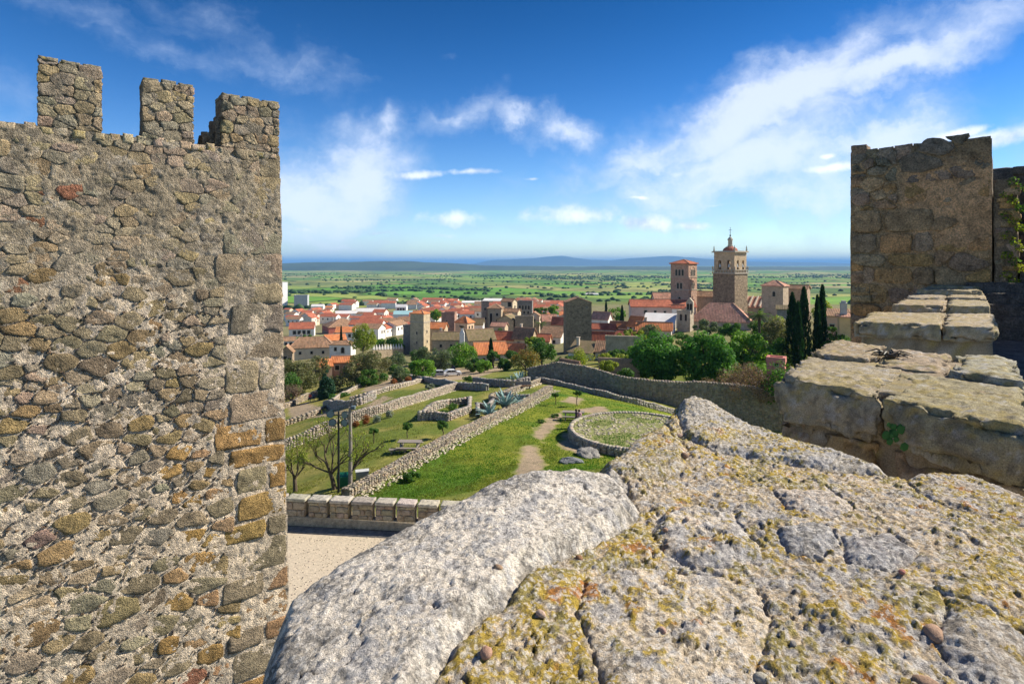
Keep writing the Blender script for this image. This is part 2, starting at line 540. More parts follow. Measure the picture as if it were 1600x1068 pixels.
for _px in (420, 600, 800, 1000, 1250):
    for (_y, _z) in ((950, -64), (1300, -72), (2000, -82), (4000, -92), (9000, -98), (20000, -100), (60000, -100)):
        _far.append((_px, _y, _z))
_far = np.array(_far, float)
_Q = np.vstack([np.c_[_c[:, 0] / 130.0, np.log(_c[:, 2]) * 4.0], np.c_[_far[:, 0] / 130.0, np.log(_far[:, 1]) * 4.0]])
_V = np.concatenate([_cz, _far[:, 2]])


def _phi(r):
    return np.sqrt(r * r + 0.35)


_A = _phi(np.linalg.norm(_Q[:, None] - _Q[None], axis=2))
_n = len(_Q)
_B = np.zeros((_n + 3, _n + 3))
_B[:_n, :_n] = _A - 0.04 * np.eye(_n)
_B[:_n, _n] = 1; _B[_n, :_n] = 1
_B[:_n, _n + 1:] = _Q; _B[_n + 1:, :_n] = _Q.T
_W = np.linalg.solve(_B, np.concatenate([_V, np.zeros(3)]))


def H(X, Y):
    """ground height"""
    X = np.asarray(X, float); Y = np.asarray(Y, float)
    sh = np.broadcast(X, Y).shape
    X = np.broadcast_to(X, sh).ravel(); Y = np.broadcast_to(Y, sh).ravel()
    Yc = np.clip(Y, 33, 60000)
    px = np.clip(HX + F * X / np.maximum(Y, 20), 400, 1330)
    q = np.c_[px / 130.0, np.log(Yc) * 4.0]
    out = np.empty(len(X))
    for i in range(0, len(X), 20000):
        qq = q[i:i + 20000]
        out[i:i + 20000] = _phi(np.linalg.norm(qq[:, None] - _Q[None], axis=2)) @ _W[:_n] + _W[_n] + qq @ _W[_n + 1:]
    roll = 1.5 * (fbm(X / 220, Y / 220, octaves=3, seed=5) - 0.5) * smooth01(Y, 150, 700) * 4
    roll = roll + 22 * (fbm(X / 1500, Y / 1500, octaves=3, seed=9) - 0.5) * smooth01(Y, 900, 2500) * (1 - 0.7 * smooth01(Y, 5000, 20000))
    return (out + roll).reshape(sh)


def H1(x, y):
    return float(H(np.array([x]), np.array([y]))[0])


def G(px, py, y0=29.0, y1=3000.0):
    """the ground point that the photograph shows at px, py"""
    ys = np.geomspace(y0, y1, 600)
    z = (HY - py) / F * ys
    h = H((px - HX) / F * ys, ys)
    d = z - h
    idx = np.where(d < 0)[0]
    i = idx[0] if len(idx) else len(ys) - 1
    if i == 0:
        y = ys[0]
    else:
        t = d[i - 1] / (d[i - 1] - d[i] + 1e-12)
        y = ys[i - 1] + t * (ys[i] - ys[i - 1])
    x = (px - HX) / F * y
    return Vector((x, y, H1(x, y)))


def poly_dist(px, py, poly):
    """signed distance to a polygon (negative inside), vectorised"""
    poly = np.asarray(poly, float)
    d = np.full(px.shape, 1e18)
    inside = np.zeros(px.shape, bool)
    n = len(poly)
    for i in range(n):
        a, b = poly[i], poly[(i + 1) % n]
        e = b - a
        t = np.clip(((px - a[0]) * e[0] + (py - a[1]) * e[1]) / (e @ e + 1e-12), 0, 1)
        d = np.minimum(d, (px - a[0] - t * e[0]) ** 2 + (py - a[1] - t * e[1]) ** 2)
        cond = ((a[1] <= py) & (b[1] > py)) | ((b[1] <= py) & (a[1] > py))
        xi = a[0] + (py - a[1]) / (b[1] - a[1] + 1e-12) * e[0]
        inside ^= cond & (px < xi)
    return np.where(inside, -1, 1) * np.sqrt(d)


DIRT = [[(879, 642), (866, 646), (852, 655), (834, 672), (832, 682), (846, 690), (858, 678), (868, 664), (877, 655)],
        [(824, 694), (814, 703), (809, 722), (804, 775), (846, 775), (852, 735), (848, 716), (838, 697)],
        [(884, 676), (872, 690), (874, 700), (905, 712), (935, 712), (915, 690), (900, 676)],
        [(888, 619), (880, 627), (906, 632), (912, 622)],
        [(905, 640), (935, 634), (955, 640), (925, 647)]]
ROADS = [[(700, 574), (735, 575), (780, 571), (800, 575), (770, 581), (735, 592), (700, 594), (672, 588)],
         [(598, 588), (640, 582), (668, 590), (640, 596), (610, 606), (585, 612), (565, 612), (575, 600)],
         [(450, 637), (480, 628), (520, 640), (560, 640), (600, 618), (612, 622), (580, 640), (530, 648), (455, 655)]]
DIRT_W = [[tuple(G(*p)[:2]) for p in q] for q in DIRT]
ROAD_W = [[tuple(G(*p)[:2]) for p in q] for q in ROADS]
WALL_D = [(548, 778), (590, 757), (650, 722), (700, 695), (750, 668), (800, 645), (840, 624), (864, 610)]      # foot of the diagonal wall
WALL_DW = [G(*p) for p in WALL_D]
LAWN = [tuple(G(*p)[:2]) for p in [(560, 780), (650, 722), (750, 668), (862, 610), (850, 598), (930, 610), (1060, 645), (1300, 730), (1300, 790), (560, 800)]]


def terrain_col(X, Y):
    """base colour + mask of the far fields"""
    n = fbm(X / 3.0, Y / 3.0, octaves=4, seed=21)
    n2 = fbm(X / 14.0, Y / 14.0, octaves=3, seed=22)
    green = np.array([0.085, 0.175, 0.022]); dry = np.array([0.27, 0.25, 0.075]); olive = np.array([0.13, 0.17, 0.035]); earth = np.array([0.33, 0.27, 0.19])
    px = HX + F * X / Y
    t = smooth01(n * 0.6 + n2 * 0.7 + 0.12 * smooth01(700 - px, 0, 250), 0.55, 0.85)[:, None]
    c = olive * (1 - t) + dry * t
    d = poly_dist(X, Y, LAWN)
    inl = smooth01(-d, -0.4, 0.4)[:, None]
    lg = green * (0.8 + 0.45 * n[:, None]) + np.array([0.12, 0.05, 0.01]) * smooth01(n2 * .6 + n * .4, 0.44, 0.64)[:, None]
    c = c * (1 - inl) + lg * inl
    town = smooth01(Y, 120, 170)[:, None] * (1 - smooth01(Y, 700, 900))[:, None]
    tc_ = np.array([0.20, 0.19, 0.10]) * (0.7 + 0.6 * n2[:, None])
    c = c * (1 - town) + tc_ * town
    dm = np.full(X.shape, 99.0)
    for q in DIRT_W + ROAD_W:
        dm = np.minimum(dm, poly_dist(X, Y, q))
    dm = dm + (fbm(X / 0.9, Y / 0.9, octaves=4, seed=33) - 0.5) * 1.6
    k = smooth01(-dm, -0.35, 0.45)[:, None]
    c = c * (1 - k) + np.array([0.36, 0.285, 0.20]) * (0.85 + 0.3 * n[:, None]) * k
    return c, smooth01(Y, 700, 1000)


# polar sheet from below the castle to the horizon, finer in the garden
ths = np.concatenate([np.linspace(-78, -34, 40)[:-1], np.linspace(-34, 14, 420)[:-1], np.linspace(14, 80, 150)])
ths = np.radians(ths)
rr = np.concatenate([np.linspace(9, 30, 12)[:-1], np.geomspace(30, 130, 260)[:-1], np.geomspace(130, 900, 160)[:-1], np.geomspace(900, 90000, 150)])
RR, TT = np.meshgrid(rr, ths, indexing='ij')
TX, TY = (RR * np.sin(TT)).ravel(), (RR * np.cos(TT)).ravel()
TYc = np.maximum(TY, 5.0)
TZ = H(TX, TYc) + 0.07 * (fbm(TX / 0.8, TY / 0.8, octaves=3, seed=3) - 0.5)
tcol, tfar = terrain_col(TX, TYc)
nr, nc = RR.shape
ii = np.arange(nr * nc).reshape(nr, nc)
tfaces = np.stack([ii[:-1, :-1].ravel(), ii[:-1, 1:].ravel(), ii[1:, 1:].ravel(), ii[1:, :-1].ravel()], axis=1)[:, ::-1]


def ground_mat():
    m, nt, b = new_mat('hillside_ground')
    at = node(nt, 'ShaderNodeAttribute', attribute_name='Col')
    geo = node(nt, 'ShaderNodeNewGeometry')
    pos = geo.outputs['Position']
    n1 = node(nt, 'ShaderNodeTexNoise', {'Vector': pos, 'Scale': 1.4, 'Detail': 8.0, 'Roughness': 0.75})
    n2 = node(nt, 'ShaderNodeTexNoise', {'Vector': pos, 'Scale': 9.0, 'Detail': 6.0, 'Roughness': 0.75})
    c = mixc(nt, 1.0, at.outputs['Color'], ramp(nt, n1.outputs[0], [(0.3, (0.62, 0.66, 0.6)), (0.5, (1, 1, 1)), (0.72, (1.4, 1.3, 1.25))]), 'MULTIPLY')
    c = mixc(nt, 1.0, c, ramp(nt, n2.outputs[0], [(0.3, (0.65, 0.68, 0.6)), (0.5, (1, 1, 1)), (0.7, (1.3, 1.25, 1.2))]), 'MULTIPLY')
    # far fields: irregular parcels, scrub and pasture
    wv = node(nt, 'ShaderNodeTexNoise', {'Vector': pos, 'Scale': 0.003, 'Detail': 4.0})
    ws = node(nt, 'ShaderNodeVectorMath', {0: wv.outputs['Color'], 'Scale': 420.0}, operation='SCALE')
    wp = node(nt, 'ShaderNodeVectorMath', {0: pos, 1: ws.outputs[0]}, operation='ADD')
    flat = node(nt, 'ShaderNodeVectorMath', {0: wp.outputs[0], 1: (0.8, 1.0, 0.0)}, operation='MULTIPLY')
    vo = node(nt, 'ShaderNodeTexVoronoi', {'Vector': flat.outputs[0], 'Scale': 0.0035}, voronoi_dimensions='2D')
    ve = node(nt, 'ShaderNodeTexVoronoi', {'Vector': flat.outputs[0], 'Scale': 0.0035}, voronoi_dimensions='2D', feature='DISTANCE_TO_EDGE')
    sc = node(nt, 'ShaderNodeSeparateColor', {0: vo.outputs['Color']})
    fc = ramp(nt, sc.outputs[0], [(0.0, (0.12, 0.28, 0.045)), (0.3, (0.19, 0.33, 0.06)), (0.5, (0.29, 0.33, 0.09)), (0.72, (0.42, 0.37, 0.18)), (0.85, (0.15, 0.22, 0.06)), (1.0, (0.09, 0.19, 0.045))])
    hedge = sstep(nt, ve.outputs['Distance'], 0.05, 0.015)
    fc = mixc(nt, mth(nt, 'MULTIPLY', hedge, 0.85), fc, (0.035, 0.06, 0.02))
    n3 = node(nt, 'ShaderNodeTexNoise', {'Vector': pos, 'Scale': 0.0016, 'Detail': 6.0, 'Roughness': 0.6})
    n4 = node(nt, 'ShaderNodeTexNoise', {'Vector': pos, 'Scale': 0.016, 'Detail': 5.0, 'Roughness': 0.7})
    scrub = sstep(nt, mth(nt, 'ADD', mth(nt, 'MULTIPLY', n3.outputs[0], 1.0), mth(nt, 'MULTIPLY', n4.outputs[0], 0.55)), 0.74, 0.86)
    fc = mixc(nt, mth(nt, 'MULTIPLY', scrub, 0.5), fc, (0.055, 0.085, 0.035))
    n5 = node(nt, 'ShaderNodeTexNoise', {'Vector': pos, 'Scale': 0.006, 'Detail': 7.0, 'Roughness': 0.7})
    fc = mixc(nt, 1.0, fc, ramp(nt, n5.outputs[0], [(0.3, (0.65, 0.7, 0.65)), (0.5, (1, 1, 1)), (0.7, (1.35, 1.3, 1.2))]), 'MULTIPLY')
    c = mixc(nt, at.outputs['Alpha'], c, fc)
    nt.links.new(c, b.inputs['Base Color'])
    b.inputs['Specular IOR Level'].default_value = 0.05
    bp = node(nt, 'ShaderNodeBump', {'Height': n2.outputs[0], 'Strength': 0.7, 'Distance': 0.12})
    nt.links.new(bp.outputs[0], b.inputs['Normal'])
    return m


me = mesh_from('hillside', np.c_[TX, TY, TZ], tfaces, [ground_mat()], True, col=np.c_[tcol, tfar])
tag(obj('hillside_ground', me), 'green hillside falling from the castle to the town and the wide plain', 'ground', kind='structure')

# far ranges of hills on the horizon
def ridge(name, Y, pts, seed, label, col, rough=4.0):
    xs = np.linspace(-1400, 3000, 500)
    base = np.interp(xs, [p[0] for p in pts], [p[1] for p in pts])
    top = (HY - base) / F * Y + rough / F * Y * (fbm(xs / 45.0, xs * 0, octaves=5, seed=seed) - 0.5)
    vs, rows = [], 9
    for k in range(rows):
        t = k / (rows - 1)
        X = (xs - HX) / F * Y
        yy = Y + (t - 0.5) * Y * 0.35 + 0 * X
        prof = math.sin(math.pi * t) ** 0.8
        zz = -130 + (top + 130) * prof * (1 if abs(t - .5) < .01 else 0.75 + 0.25 * 2 * fbm(X / 900, yy / 900, octaves=4, seed=seed + 3))
        vs.append(np.c_[X, yy, np.minimum(zz, -130 + (top + 130))])
    V = np.vstack(vs)
    i2 = np.arange(len(V)).reshape(rows, len(xs))
    fs = np.stack([i2[:-1, :-1].ravel(), i2[:-1, 1:].ravel(), i2[1:, 1:].ravel(), i2[1:, :-1].ravel()], axis=1)
    tag(obj(name, mesh_from(name, V, fs, [plain_mat(name + '_scrub', col, sc=0.0012, var=0.35)], True)), label, 'hills', kind='structure')


ridge('hills', 9000, [(-1400, 414), (300, 413), (440, 412), (520, 409), (640, 408.5), (700, 411), (760, 415), (900, 416), (1300, 417), (3000, 414)], 51,
      'low wooded hills on the horizon behind the battlemented tower', (0.06, 0.085, 0.035), 2.5)
ridge('mountains', 26000, [(-1400, 413), (500, 414), (740, 412), (765, 407), (840, 403), (875, 400), (910, 405), (950, 407), (1000, 403), (1045, 400), (1090, 404), (1150, 408), (1200, 409), (1330, 412), (3000, 410)], 77,
      'blue mountain ranges far beyond the plain', (0.07, 0.09, 0.06), 2.5)

# ------------------------------------------------------------------ rubble wall top under the camera
FZ = -0.72


def plan(px, py, z=FZ):
    y = z * F / (HY - py)
    return ((px - HX) / F * y, y)


OUT = [plan(*p) for p in [(385, 1068), (388, 1030), (416, 952), (444, 890), (512, 846), (594, 815), (645, 795), (696, 777), (772, 756), (830, 740), (880, 738), (930, 728), (962, 730), (985, 748), (960, 735), (925, 715),
                          (945, 690), (985, 668), (1030, 650), (1052, 628), (1075, 620), (1100, 622), (1150, 635), (1205, 650), (1290, 672), (1340, 688), (1388, 702), (1405, 712), (1450, 708), (1510, 705), (1560, 722), (1610, 740)]]
OUT += [(2.6, 1.5), (2.6, 0.35), (-0.62, 0.35), (-0.66, 0.8)]
OUT[13] = plan(975, 745)
FST = {
    'pale': [(330, 1200), (380, 1000), (452, 880), (600, 810), (700, 770), (860, 725), (965, 715), (1000, 765), (990, 798), (935, 825), (872, 848), (822, 880), (795, 925), (745, 960), (700, 1000), (640, 1110)],
    'flat': [(1030, 775), (1085, 757), (1150, 775), (1165, 800), (1192, 845), (1140, 856), (1090, 850), (1040, 830), (1020, 795)],
    'pitted': [(915, 870), (960, 850), (1050, 852), (1170, 878), (1195, 920), (1192, 1000), (1160, 1110), (990, 1110), (925, 1000), (897, 930)],
    'ridge': [(1050, 610), (1100, 605), (1200, 635), (1290, 660), (1390, 695), (1385, 715), (1290, 708), (1200, 692), (1120, 682), (1065, 665)],
    'block': [(930, 706), (985, 660), (1035, 642), (1080, 690), (1065, 715), (1000, 722), (950, 716)],
    'corner': [(1410, 712), (1500, 692), (1640, 740), (1640, 800), (1520, 775), (1440, 745)],
    'slab': [(1228, 1028), (1290, 1018), (1370, 1042), (1420, 1110), (1240, 1110)],
    'shelf': [(1470, 900), (1550, 920), (1620, 965), (1620, 1060), (1530, 1015), (1465, 960)],
    'dark': [(1208, 800), (1290, 792), (1308, 825), (1270, 842), (1225, 835)],
    'pink': [(1205, 738), (1290, 735), (1335, 765), (1290, 778), (1225, 765)],
    'lump': [(1310, 812), (1400, 800), (1440, 835), (1390, 865), (1320, 850)],
}
FKEYS = list(FST)
FCOL = {'pale': (0.74, 0.68, 0.60), 'flat': (0.62, 0.54, 0.44), 'pitted': (0.66, 0.56, 0.43), 'ridge': (0.42, 0.38, 0.32), 'block': (0.44, 0.37, 0.26), 'corner': (0.43, 0.37, 0.30),
        'slab': (0.34, 0.34, 0.33), 'shelf': (0.42, 0.37, 0.31), 'dark': (0.26, 0.25, 0.24), 'pink': (0.58, 0.50, 0.42), 'lump': (0.36, 0.34, 0.34)}
FLICH = {'pale': 0.03, 'flat': 0.36, 'pitted': 0.36, 'ridge': 0.36, 'block': 0.56, 'corner': 0.42, 'slab': 0.10, 'shelf': 0.22, 'dark': 0.15, 'pink': 0.30, 'lump': 0.35}
FRISE = {'pale': 0.045, 'flat': 0.018, 'pitted': 0.008, 'ridge': 0.02, 'block': 0.02, 'corner': 0.015, 'slab': 0.014, 'shelf': 0.016, 'dark': 0.008, 'pink': 0.008, 'lump': 0.016}

res = 0.0048
gx = np.arange(-0.72, 2.3, res)
gy = np.arange(0.55, 3.22, res)
GX, GY = np.meshgrid(gx, gy)
fx, fy = GX.ravel(), GY.ravel()
wx = fx + 0.05 * (fbm(fx * 7, fy * 7, octaves=3, seed=61) - 0.5)
wy = fy + 0.05 * (fbm(fx * 7, fy * 7, octaves=3, seed=62) - 0.5)
dout = poly_dist(fx + 0.03 * (fbm(fx * 9, fy * 9, octaves=3, seed=71) - 0.5), fy + 0.03 * (fbm(fx * 9, fy * 9, octaves=3, seed=72) - 0.5), OUT)
sid = np.full(fx.shape, -1)
sdist = np.full(fx.shape, 9.0)
for k, key in enumerate(FKEYS):
    d = poly_dist(wx, wy, [plan(*p) for p in FST[key]])
    m_ = d < sdist
    sdist = np.where(m_, d, sdist)
    sid = np.where((d < 0), k, sid)
nlow = fbm(fx * 2.2, fy * 2.2, octaves=4, seed=81)
nmid = fbm(fx * 13, fy * 13, octaves=4, seed=82)
nfin = fbm(fx * 46, fy * 46, octaves=3, seed=83)
ngrit = fbm(fx * 95, fy * 95, octaves=2, seed=84)
pits = np.clip(0.40 - fbm(fx * 34, fy * 34, octaves=2, seed=85), 0, 1)
z = FZ + 0.10 * (nlow - 0.5) - 0.045
instone = sid >= 0
rise = np.zeros(fx.shape)
rlich = np.full(fx.shape, 0.60)
rcol = np.tile(np.array([0.56, 0.45, 0.31]), (len(fx), 1))
for k, key in enumerate(FKEYS):
    s = sid == k
    rise[s] = FRISE[key] * smooth01(-sdist[s], 0.0, 0.045)
    rlich[s] = FLICH[key]
    rcol[s] = FCOL[key]
z = z + rise
z = z + np.where(instone, 0.011, 0.016) * (nmid - 0.5) + np.where(instone, 0.008, 0.012) * (nfin - 0.5) + 0.010 * (ngrit - 0.5)
z = z - pits * np.where(instone, 0.012, 0.012)
z = z - 0.009 * np.exp(-(np.minimum(np.abs(sdist), 0.2) / 0.006) ** 2) * (0.3 + 1.2 * nlow)                     # joints round the stones
# gravelly mortar: small round pebbles proud of the surface
gxv, gyv = np.floor(fx / 0.024), np.floor(fy / 0.024)
peb = np.zeros(fx.shape)
for ox in (-1, 0, 1):
    for oy in (-1, 0, 1):
        cx = (gxv + ox + 0.15 + 0.7 * _hash(gxv + ox, gyv + oy, gxv * 0, 91)) * 0.024
        cy = (gyv + oy + 0.15 + 0.7 * _hash(gxv + ox, gyv + oy, gxv * 0, 92)) * 0.024
        r = 0.004 + 0.010 * _hash(gxv + ox, gyv + oy, gxv * 0, 93) ** 2
        dd = ((fx - cx) ** 2 + (fy - cy) ** 2) / r ** 2
        peb = np.maximum(peb, np.where(dd < 1, r * np.sqrt(np.clip(1 - dd, 0, 1)), 0))
z = z + np.where(instone, 0.05, 0.28) * peb
# slope down to the outer edge on the left and far side
z = z - 0.05 * smooth01(-fx, 0.1, 0.6) - 0.045 * smooth01(fx, 0.9, 1.9)
z = z + 0.02 * np.exp(-((fx - 0.2) ** 2 / 0.09 + (fy - 1.95) ** 2 / 0.03)) + 0.05 * np.exp(-((fx - 0.95) ** 2 / 0.03 + (fy - 3.0) ** 2 / 0.06))
edge = smooth01(dout, -0.13, 0.05)
z = z - 0.07 * edge ** 3.0
z = np.where(dout > 0.0, z - np.clip(dout, 0, 1) * 9.0, z)
# lichen: clumps, stronger on the mortar
ln1 = fbm(fx * 3.2, fy * 3.2, octaves=3, seed=101)
ln2 = fbm(fx * 38, fy * 38, octaves=4, seed=102, gain=0.62)
lich = smooth01(ln2 + 0.62 * (ln1 - 0.5) + 0.50 * (rlich - 0.5), 0.52, 0.60)
lich = np.where(sid == 0, lich * smooth01(fy, 0, 5), lich)
z = z + 0.0035 * lich * (0.4 + ngrit)
ln3 = fbm(fx * 21 + 7, fy * 21, octaves=4, seed=103, gain=0.6)
grey = smooth01(ln3 + 0.5 * (fbm(fx * 2.4, fy * 2.4, octaves=2, seed=104) - 0.5), 0.60, 0.66) * (1 - lich)
blk = smooth01(fbm(fx * 15, fy * 15, octaves=5, seed=105, gain=0.65) + 0.30 * (smooth01(-sdist, 0.12, 0.0) - 0.5) * (sid == 0), 0.60, 0.68)
ochre = np.array([0.46, 0.33, 0.045]); orange = np.array([0.42, 0.17, 0.03]); olive_ = np.array([0.31, 0.26, 0.075])
lt = fbm(fx * 11, fy * 11, octaves=4, seed=106, gain=.6)[:, None]
lcol = olive_ * (1 - smooth01(lt, 0.38, 0.52)) + ochre * smooth01(lt, 0.38, 0.52)
lcol = lcol * (1 - smooth01(lt, 0.66, 0.76)) + orange * smooth01(lt, 0.66, 0.76)
col = rcol * (0.78 + 0.5 * nfin[:, None])
col = col * (1 + 0.35 * (fbm(fx * 5, fy * 5, octaves=3, seed=107)[:, None] - 0.5))
pv_ = (peb > 0.002)[:, None] & ~instone[:, None]
tone = _hash(gxv, gyv, gxv * 0, 94)[:, None]
col = np.where(pv_, (np.array([0.62, 0.52, 0.40]) * tone + np.array([0.42, 0.36, 0.29]) * (1 - tone)) * (0.9 + .3 * nfin[:, None]), col)
col = col * (1 - 0.5 * blk[:, None]) + 0.5 * blk[:, None] * np.array([0.075, 0.072, 0.07])
col = col * (1 - 0.75 * grey[:, None]) + 0.75 * grey[:, None] * np.array([0.40, 0.40, 0.42])
col = col * (1 - 0.92 * lich[:, None]) + 0.92 * lich[:, None] * lcol
crk = np.abs(fbm(fx * 4.5 + 3, fy * 4.5, octaves=5, seed=111, gain=.55) - 0.5)
crack = np.exp(-(crk / 0.006) ** 2) * smooth01(fbm(fx * 2.1, fy * 2.1, octaves=2, seed=112), 0.46, 0.6)
z = z - 0.010 * crack
col = col * (1 - 0.55 * crack[:, None])
crust = smooth01(fbm(fx * 9, fy * 9, octaves=5, seed=113, gain=.65) + 0.22 * smooth01(dout, -0.30, 0.0), 0.60, 0.70)[:, None] * (sid == 0)[:, None]
col = col * (1 - 0.6 * crust) + 0.6 * crust * np.array([0.17, 0.165, 0.16])
# crystals and dark grains of the granite
gr = fbm(fx * 110, fy * 110, octaves=2, seed=108)[:, None]
col = col * (1 - 0.65 * smooth01(gr, 0.62, 0.70)) + 0.12 * 0.65 * smooth01(gr, 0.62, 0.70)
col = col * (1 - 0.5 * smooth01(1 - gr, 0.66, 0.74)) + 0.72 * 0.5 * smooth01(1 - gr, 0.66, 0.74)


def fg_mat(name='lichened_granite', crystals=0.6):
    m, nt, b = new_mat(name)
    at = node(nt, 'ShaderNodeAttribute', attribute_name='Col')
    geo = node(nt, 'ShaderNodeNewGeometry')
    n1 = node(nt, 'ShaderNodeTexNoise', {'Vector': geo.outputs['Position'], 'Scale': 120.0, 'Detail': 6.0, 'Roughness': 0.75})
    n2 = node(nt, 'ShaderNodeTexNoise', {'Vector': geo.outputs['Position'], 'Scale': 420.0, 'Detail': 3.0, 'Roughness': 0.7})
    c = mixc(nt, 1.0, at.outputs['Color'], ramp(nt, n1.outputs[0], [(0.3, (0.5, 0.5, 0.5)), (0.5, (1, 1, 1)), (0.7, (1.45, 1.43, 1.38))]), 'MULTIPLY')
    c = mixc(nt, 1.0, c, ramp(nt, n2.outputs[0], [(0.3, (0.6, 0.6, 0.6)), (0.5, (1, 1, 1)), (0.7, (1.35, 1.35, 1.35))]), 'MULTIPLY')
    n3 = node(nt, 'ShaderNodeTexNoise', {'Vector': geo.outputs['Position'], 'Scale': 170.0, 'Detail': 3.0, 'Roughness': 0.6})
    c = mixc(nt, mth(nt, 'MULTIPLY', sstep(nt, n3.outputs[0], 0.38, 0.31), 0.75), c, (0.07, 0.065, 0.06))
    n4 = node(nt, 'ShaderNodeTexVoronoi', {'Vector': geo.outputs['Position'], 'Scale': 130.0})
    sc4 = node(nt, 'ShaderNodeSeparateColor', {0: n4.outputs['Color']})
    c = mixc(nt, mth(nt, 'MULTIPLY', sstep(nt, sc4.outputs[0], 0.80, 0.84), crystals), c, (0.78, 0.74, 0.68))
    nt.links.new(c, b.inputs['Base Color'])
    bp = node(nt, 'ShaderNodeBump', {'Height': mth(nt, 'ADD', n1.outputs[0], mth(nt, 'ADD', mth(nt, 'MULTIPLY', n2.outputs[0], 0.3), mth(nt, 'MULTIPLY', n3.outputs[0], 0.7))), 'Strength': 1.0, 'Distance': 0.010})
    nt.links.new(bp.outputs[0], b.inputs['Normal'])
    return m


M['fg'] = fg_mat()
M['fg_coping'] = fg_mat('lichened_coping_granite', 0.08)
keep = (dout < 0.13)
z = np.maximum(z, FZ - 1.35)
ny, nx = GX.shape
gi = np.arange(nx * ny).reshape(ny, nx)
ff = np.stack([gi[:-1, :-1].ravel(), gi[:-1, 1:].ravel(), gi[1:, 1:].ravel(), gi[1:, :-1].ravel()], axis=1)
ff = ff[keep[ff].all(axis=1)]
fsid = sid[ff[:, 0]]
VV = np.c_[fx, fy, z]
wall0 = tag(thing('ruined_wall', 'broad rough stone wall top crusted with yellow lichen, filling the foreground', 'wall', (0.6, 1.6, -2.4)), kind='thing')


def sub_mesh(name, mask, loc):
    f = ff[mask]
    u, inv = np.unique(f, return_inverse=True)
    return mesh_from(name, VV[u] - np.array(loc), inv.reshape(f.shape), [M['fg']], True, col=col[u])


L0 = np.array(wall0.location)
obj('rubble_core', sub_mesh('rubble_core', fsid < 0, L0), wall0)
for k, key in enumerate(FKEYS):
    if (fsid == k).any():
        o = obj('stone', sub_mesh('stone', fsid == k, L0), wall0)
        lab = {'pale': 'large pale granite block with black and white grains', 'pink': 'smooth pale patch of stone', 'slab': 'smooth grey slab', 'flat': 'flat pale stone with orange lichen spots'}.get(key)
        if lab: o['label'] = lab
# body of the wall below the top
mb = MB()
pl = [p for p in OUT]
body = [(x * 0.97 + 0.02, y * 0.97 + 0.03) for x, y in pl]
n_ = len(body)
vs = [(x, y, FZ - 0.42) for x, y in body] + [(x, y, -14.5) for x, y in body]
mb.add([(a - L0[0], b - L0[1], c - L0[2]) for a, b, c in vs], [(i, (i + 1) % n_, n_ + (i + 1) % n_, n_ + i) for i in range(n_)])
mb.build('wall_body', [stone_mat('wall_body_stone', 'const', (0.26, 0.22, 0.17), sc=1.0, bump=0.9)], wall0)


def zf(x, y):
    ix = int(round((x - gx[0]) / res)); iy = int(round((y - gy[0]) / res))
    return z[min(max(iy, 0), ny - 1) * nx + min(max(ix, 0), nx - 1)]


# loose pebbles bedded in the mortar
def pebble_mesh(seed, flat=0.6):
    bm = bmesh.new()
    bmesh.ops.create_icosphere(bm, subdivisions=2, radius=1.0)
    for v in bm.verts:
        c = v.co
        k = 1 + 0.45 * (float(vnoise(np.array([c.x * 1.3 + seed]), np.array([c.y * 1.3]), np.array([c.z * 1.3]), seed)[0]) - 0.5)
        v.co = Vector((c.x * k, c.y * k * 0.75, c.z * k * flat))
    me_ = bpy.data.meshes.new('pebble')
    bm.to_mesh(me_); bm.free()
    me_.polygons.foreach_set('use_smooth', np.ones(len(me_.polygons), dtype=bool))
    me_.materials.append(M['coping_peb'])
    return me_


M['coping_peb'] = stone_mat('pebble_stone', 'object', sc=6.0, var=0.3, bump=0.5, dist=0.01, speck=0.3)
pebs = [pebble_mesh(s) for s in range(6)]
pspots = [(1458, 965, .026, (.36, .24, .17)), (1448, 1040, .024, (.33, .22, .15)), (760, 1015, .016, (.36, .22, .16)), (778, 908, .012, (.26, .18, .12)), (1190, 1028, .016, (.38, .36, .30)),
          (1120, 1062, .013, (.5, .26, .18)), (1280, 858, .013, (.3, .28, .26)), (845, 955, .012, (.45, .33, .26)), (905, 860, .012, (.25, .14, .08)), (1035, 965, .010, (.45, .30, .24)), (1070, 700, .018, (.3, .2, .14)), (1062, 668, .022, (.36, .27, .22)), (1410, 885, .010, (.35, .16, .13))]
rp = random.Random(5)
for _ in range(9):
    pspots.append((rp.uniform(660, 1590), rp.uniform(760, 1060), rp.uniform(.005, .010), rp.choice([(.42, .33, .26), (.30, .27, .24), (.48, .40, .33), (.34, .22, .15), (.2, .19, .18)])))
for i, (px, py, r, c) in enumerate(pspots):
    x, y = plan(px, py, FZ - 0.02)
    if poly_dist(np.array([x]), np.array([y]), OUT)[0] > -0.05 or (i > 12 and poly_dist(np.array([x]), np.array([y]), [plan(*p) for p in FST['pale']])[0] < 0.03):
        continue
    o = obj('pebble', pebs[i % 6], wall0, (x - L0[0], y - L0[1], zf(x, y) + r * 0.15 - L0[2]), rp.uniform(0, 6), c)
    o.scale = (r, r, r)

# ------------------------------------------------------------------ masonry: stones laid on a wall face
def clip_poly(poly, a, b, c):
    """keep a*x + b*y <= c"""
    out = []
    n = len(poly)
    for i in range(n):
        p, q = poly[i], poly[(i + 1) % n]
        dp, dq = a * p[0] + b * p[1] - c, a * q[0] + b * q[1] - c
        if dp <= 0:
            out.append(p)
        if dp * dq < 0:
            t = dp / (dp - dq)
            out.append((p[0] + (q[0] - p[0]) * t, p[1] + (q[1] - p[1]) * t))
    return out


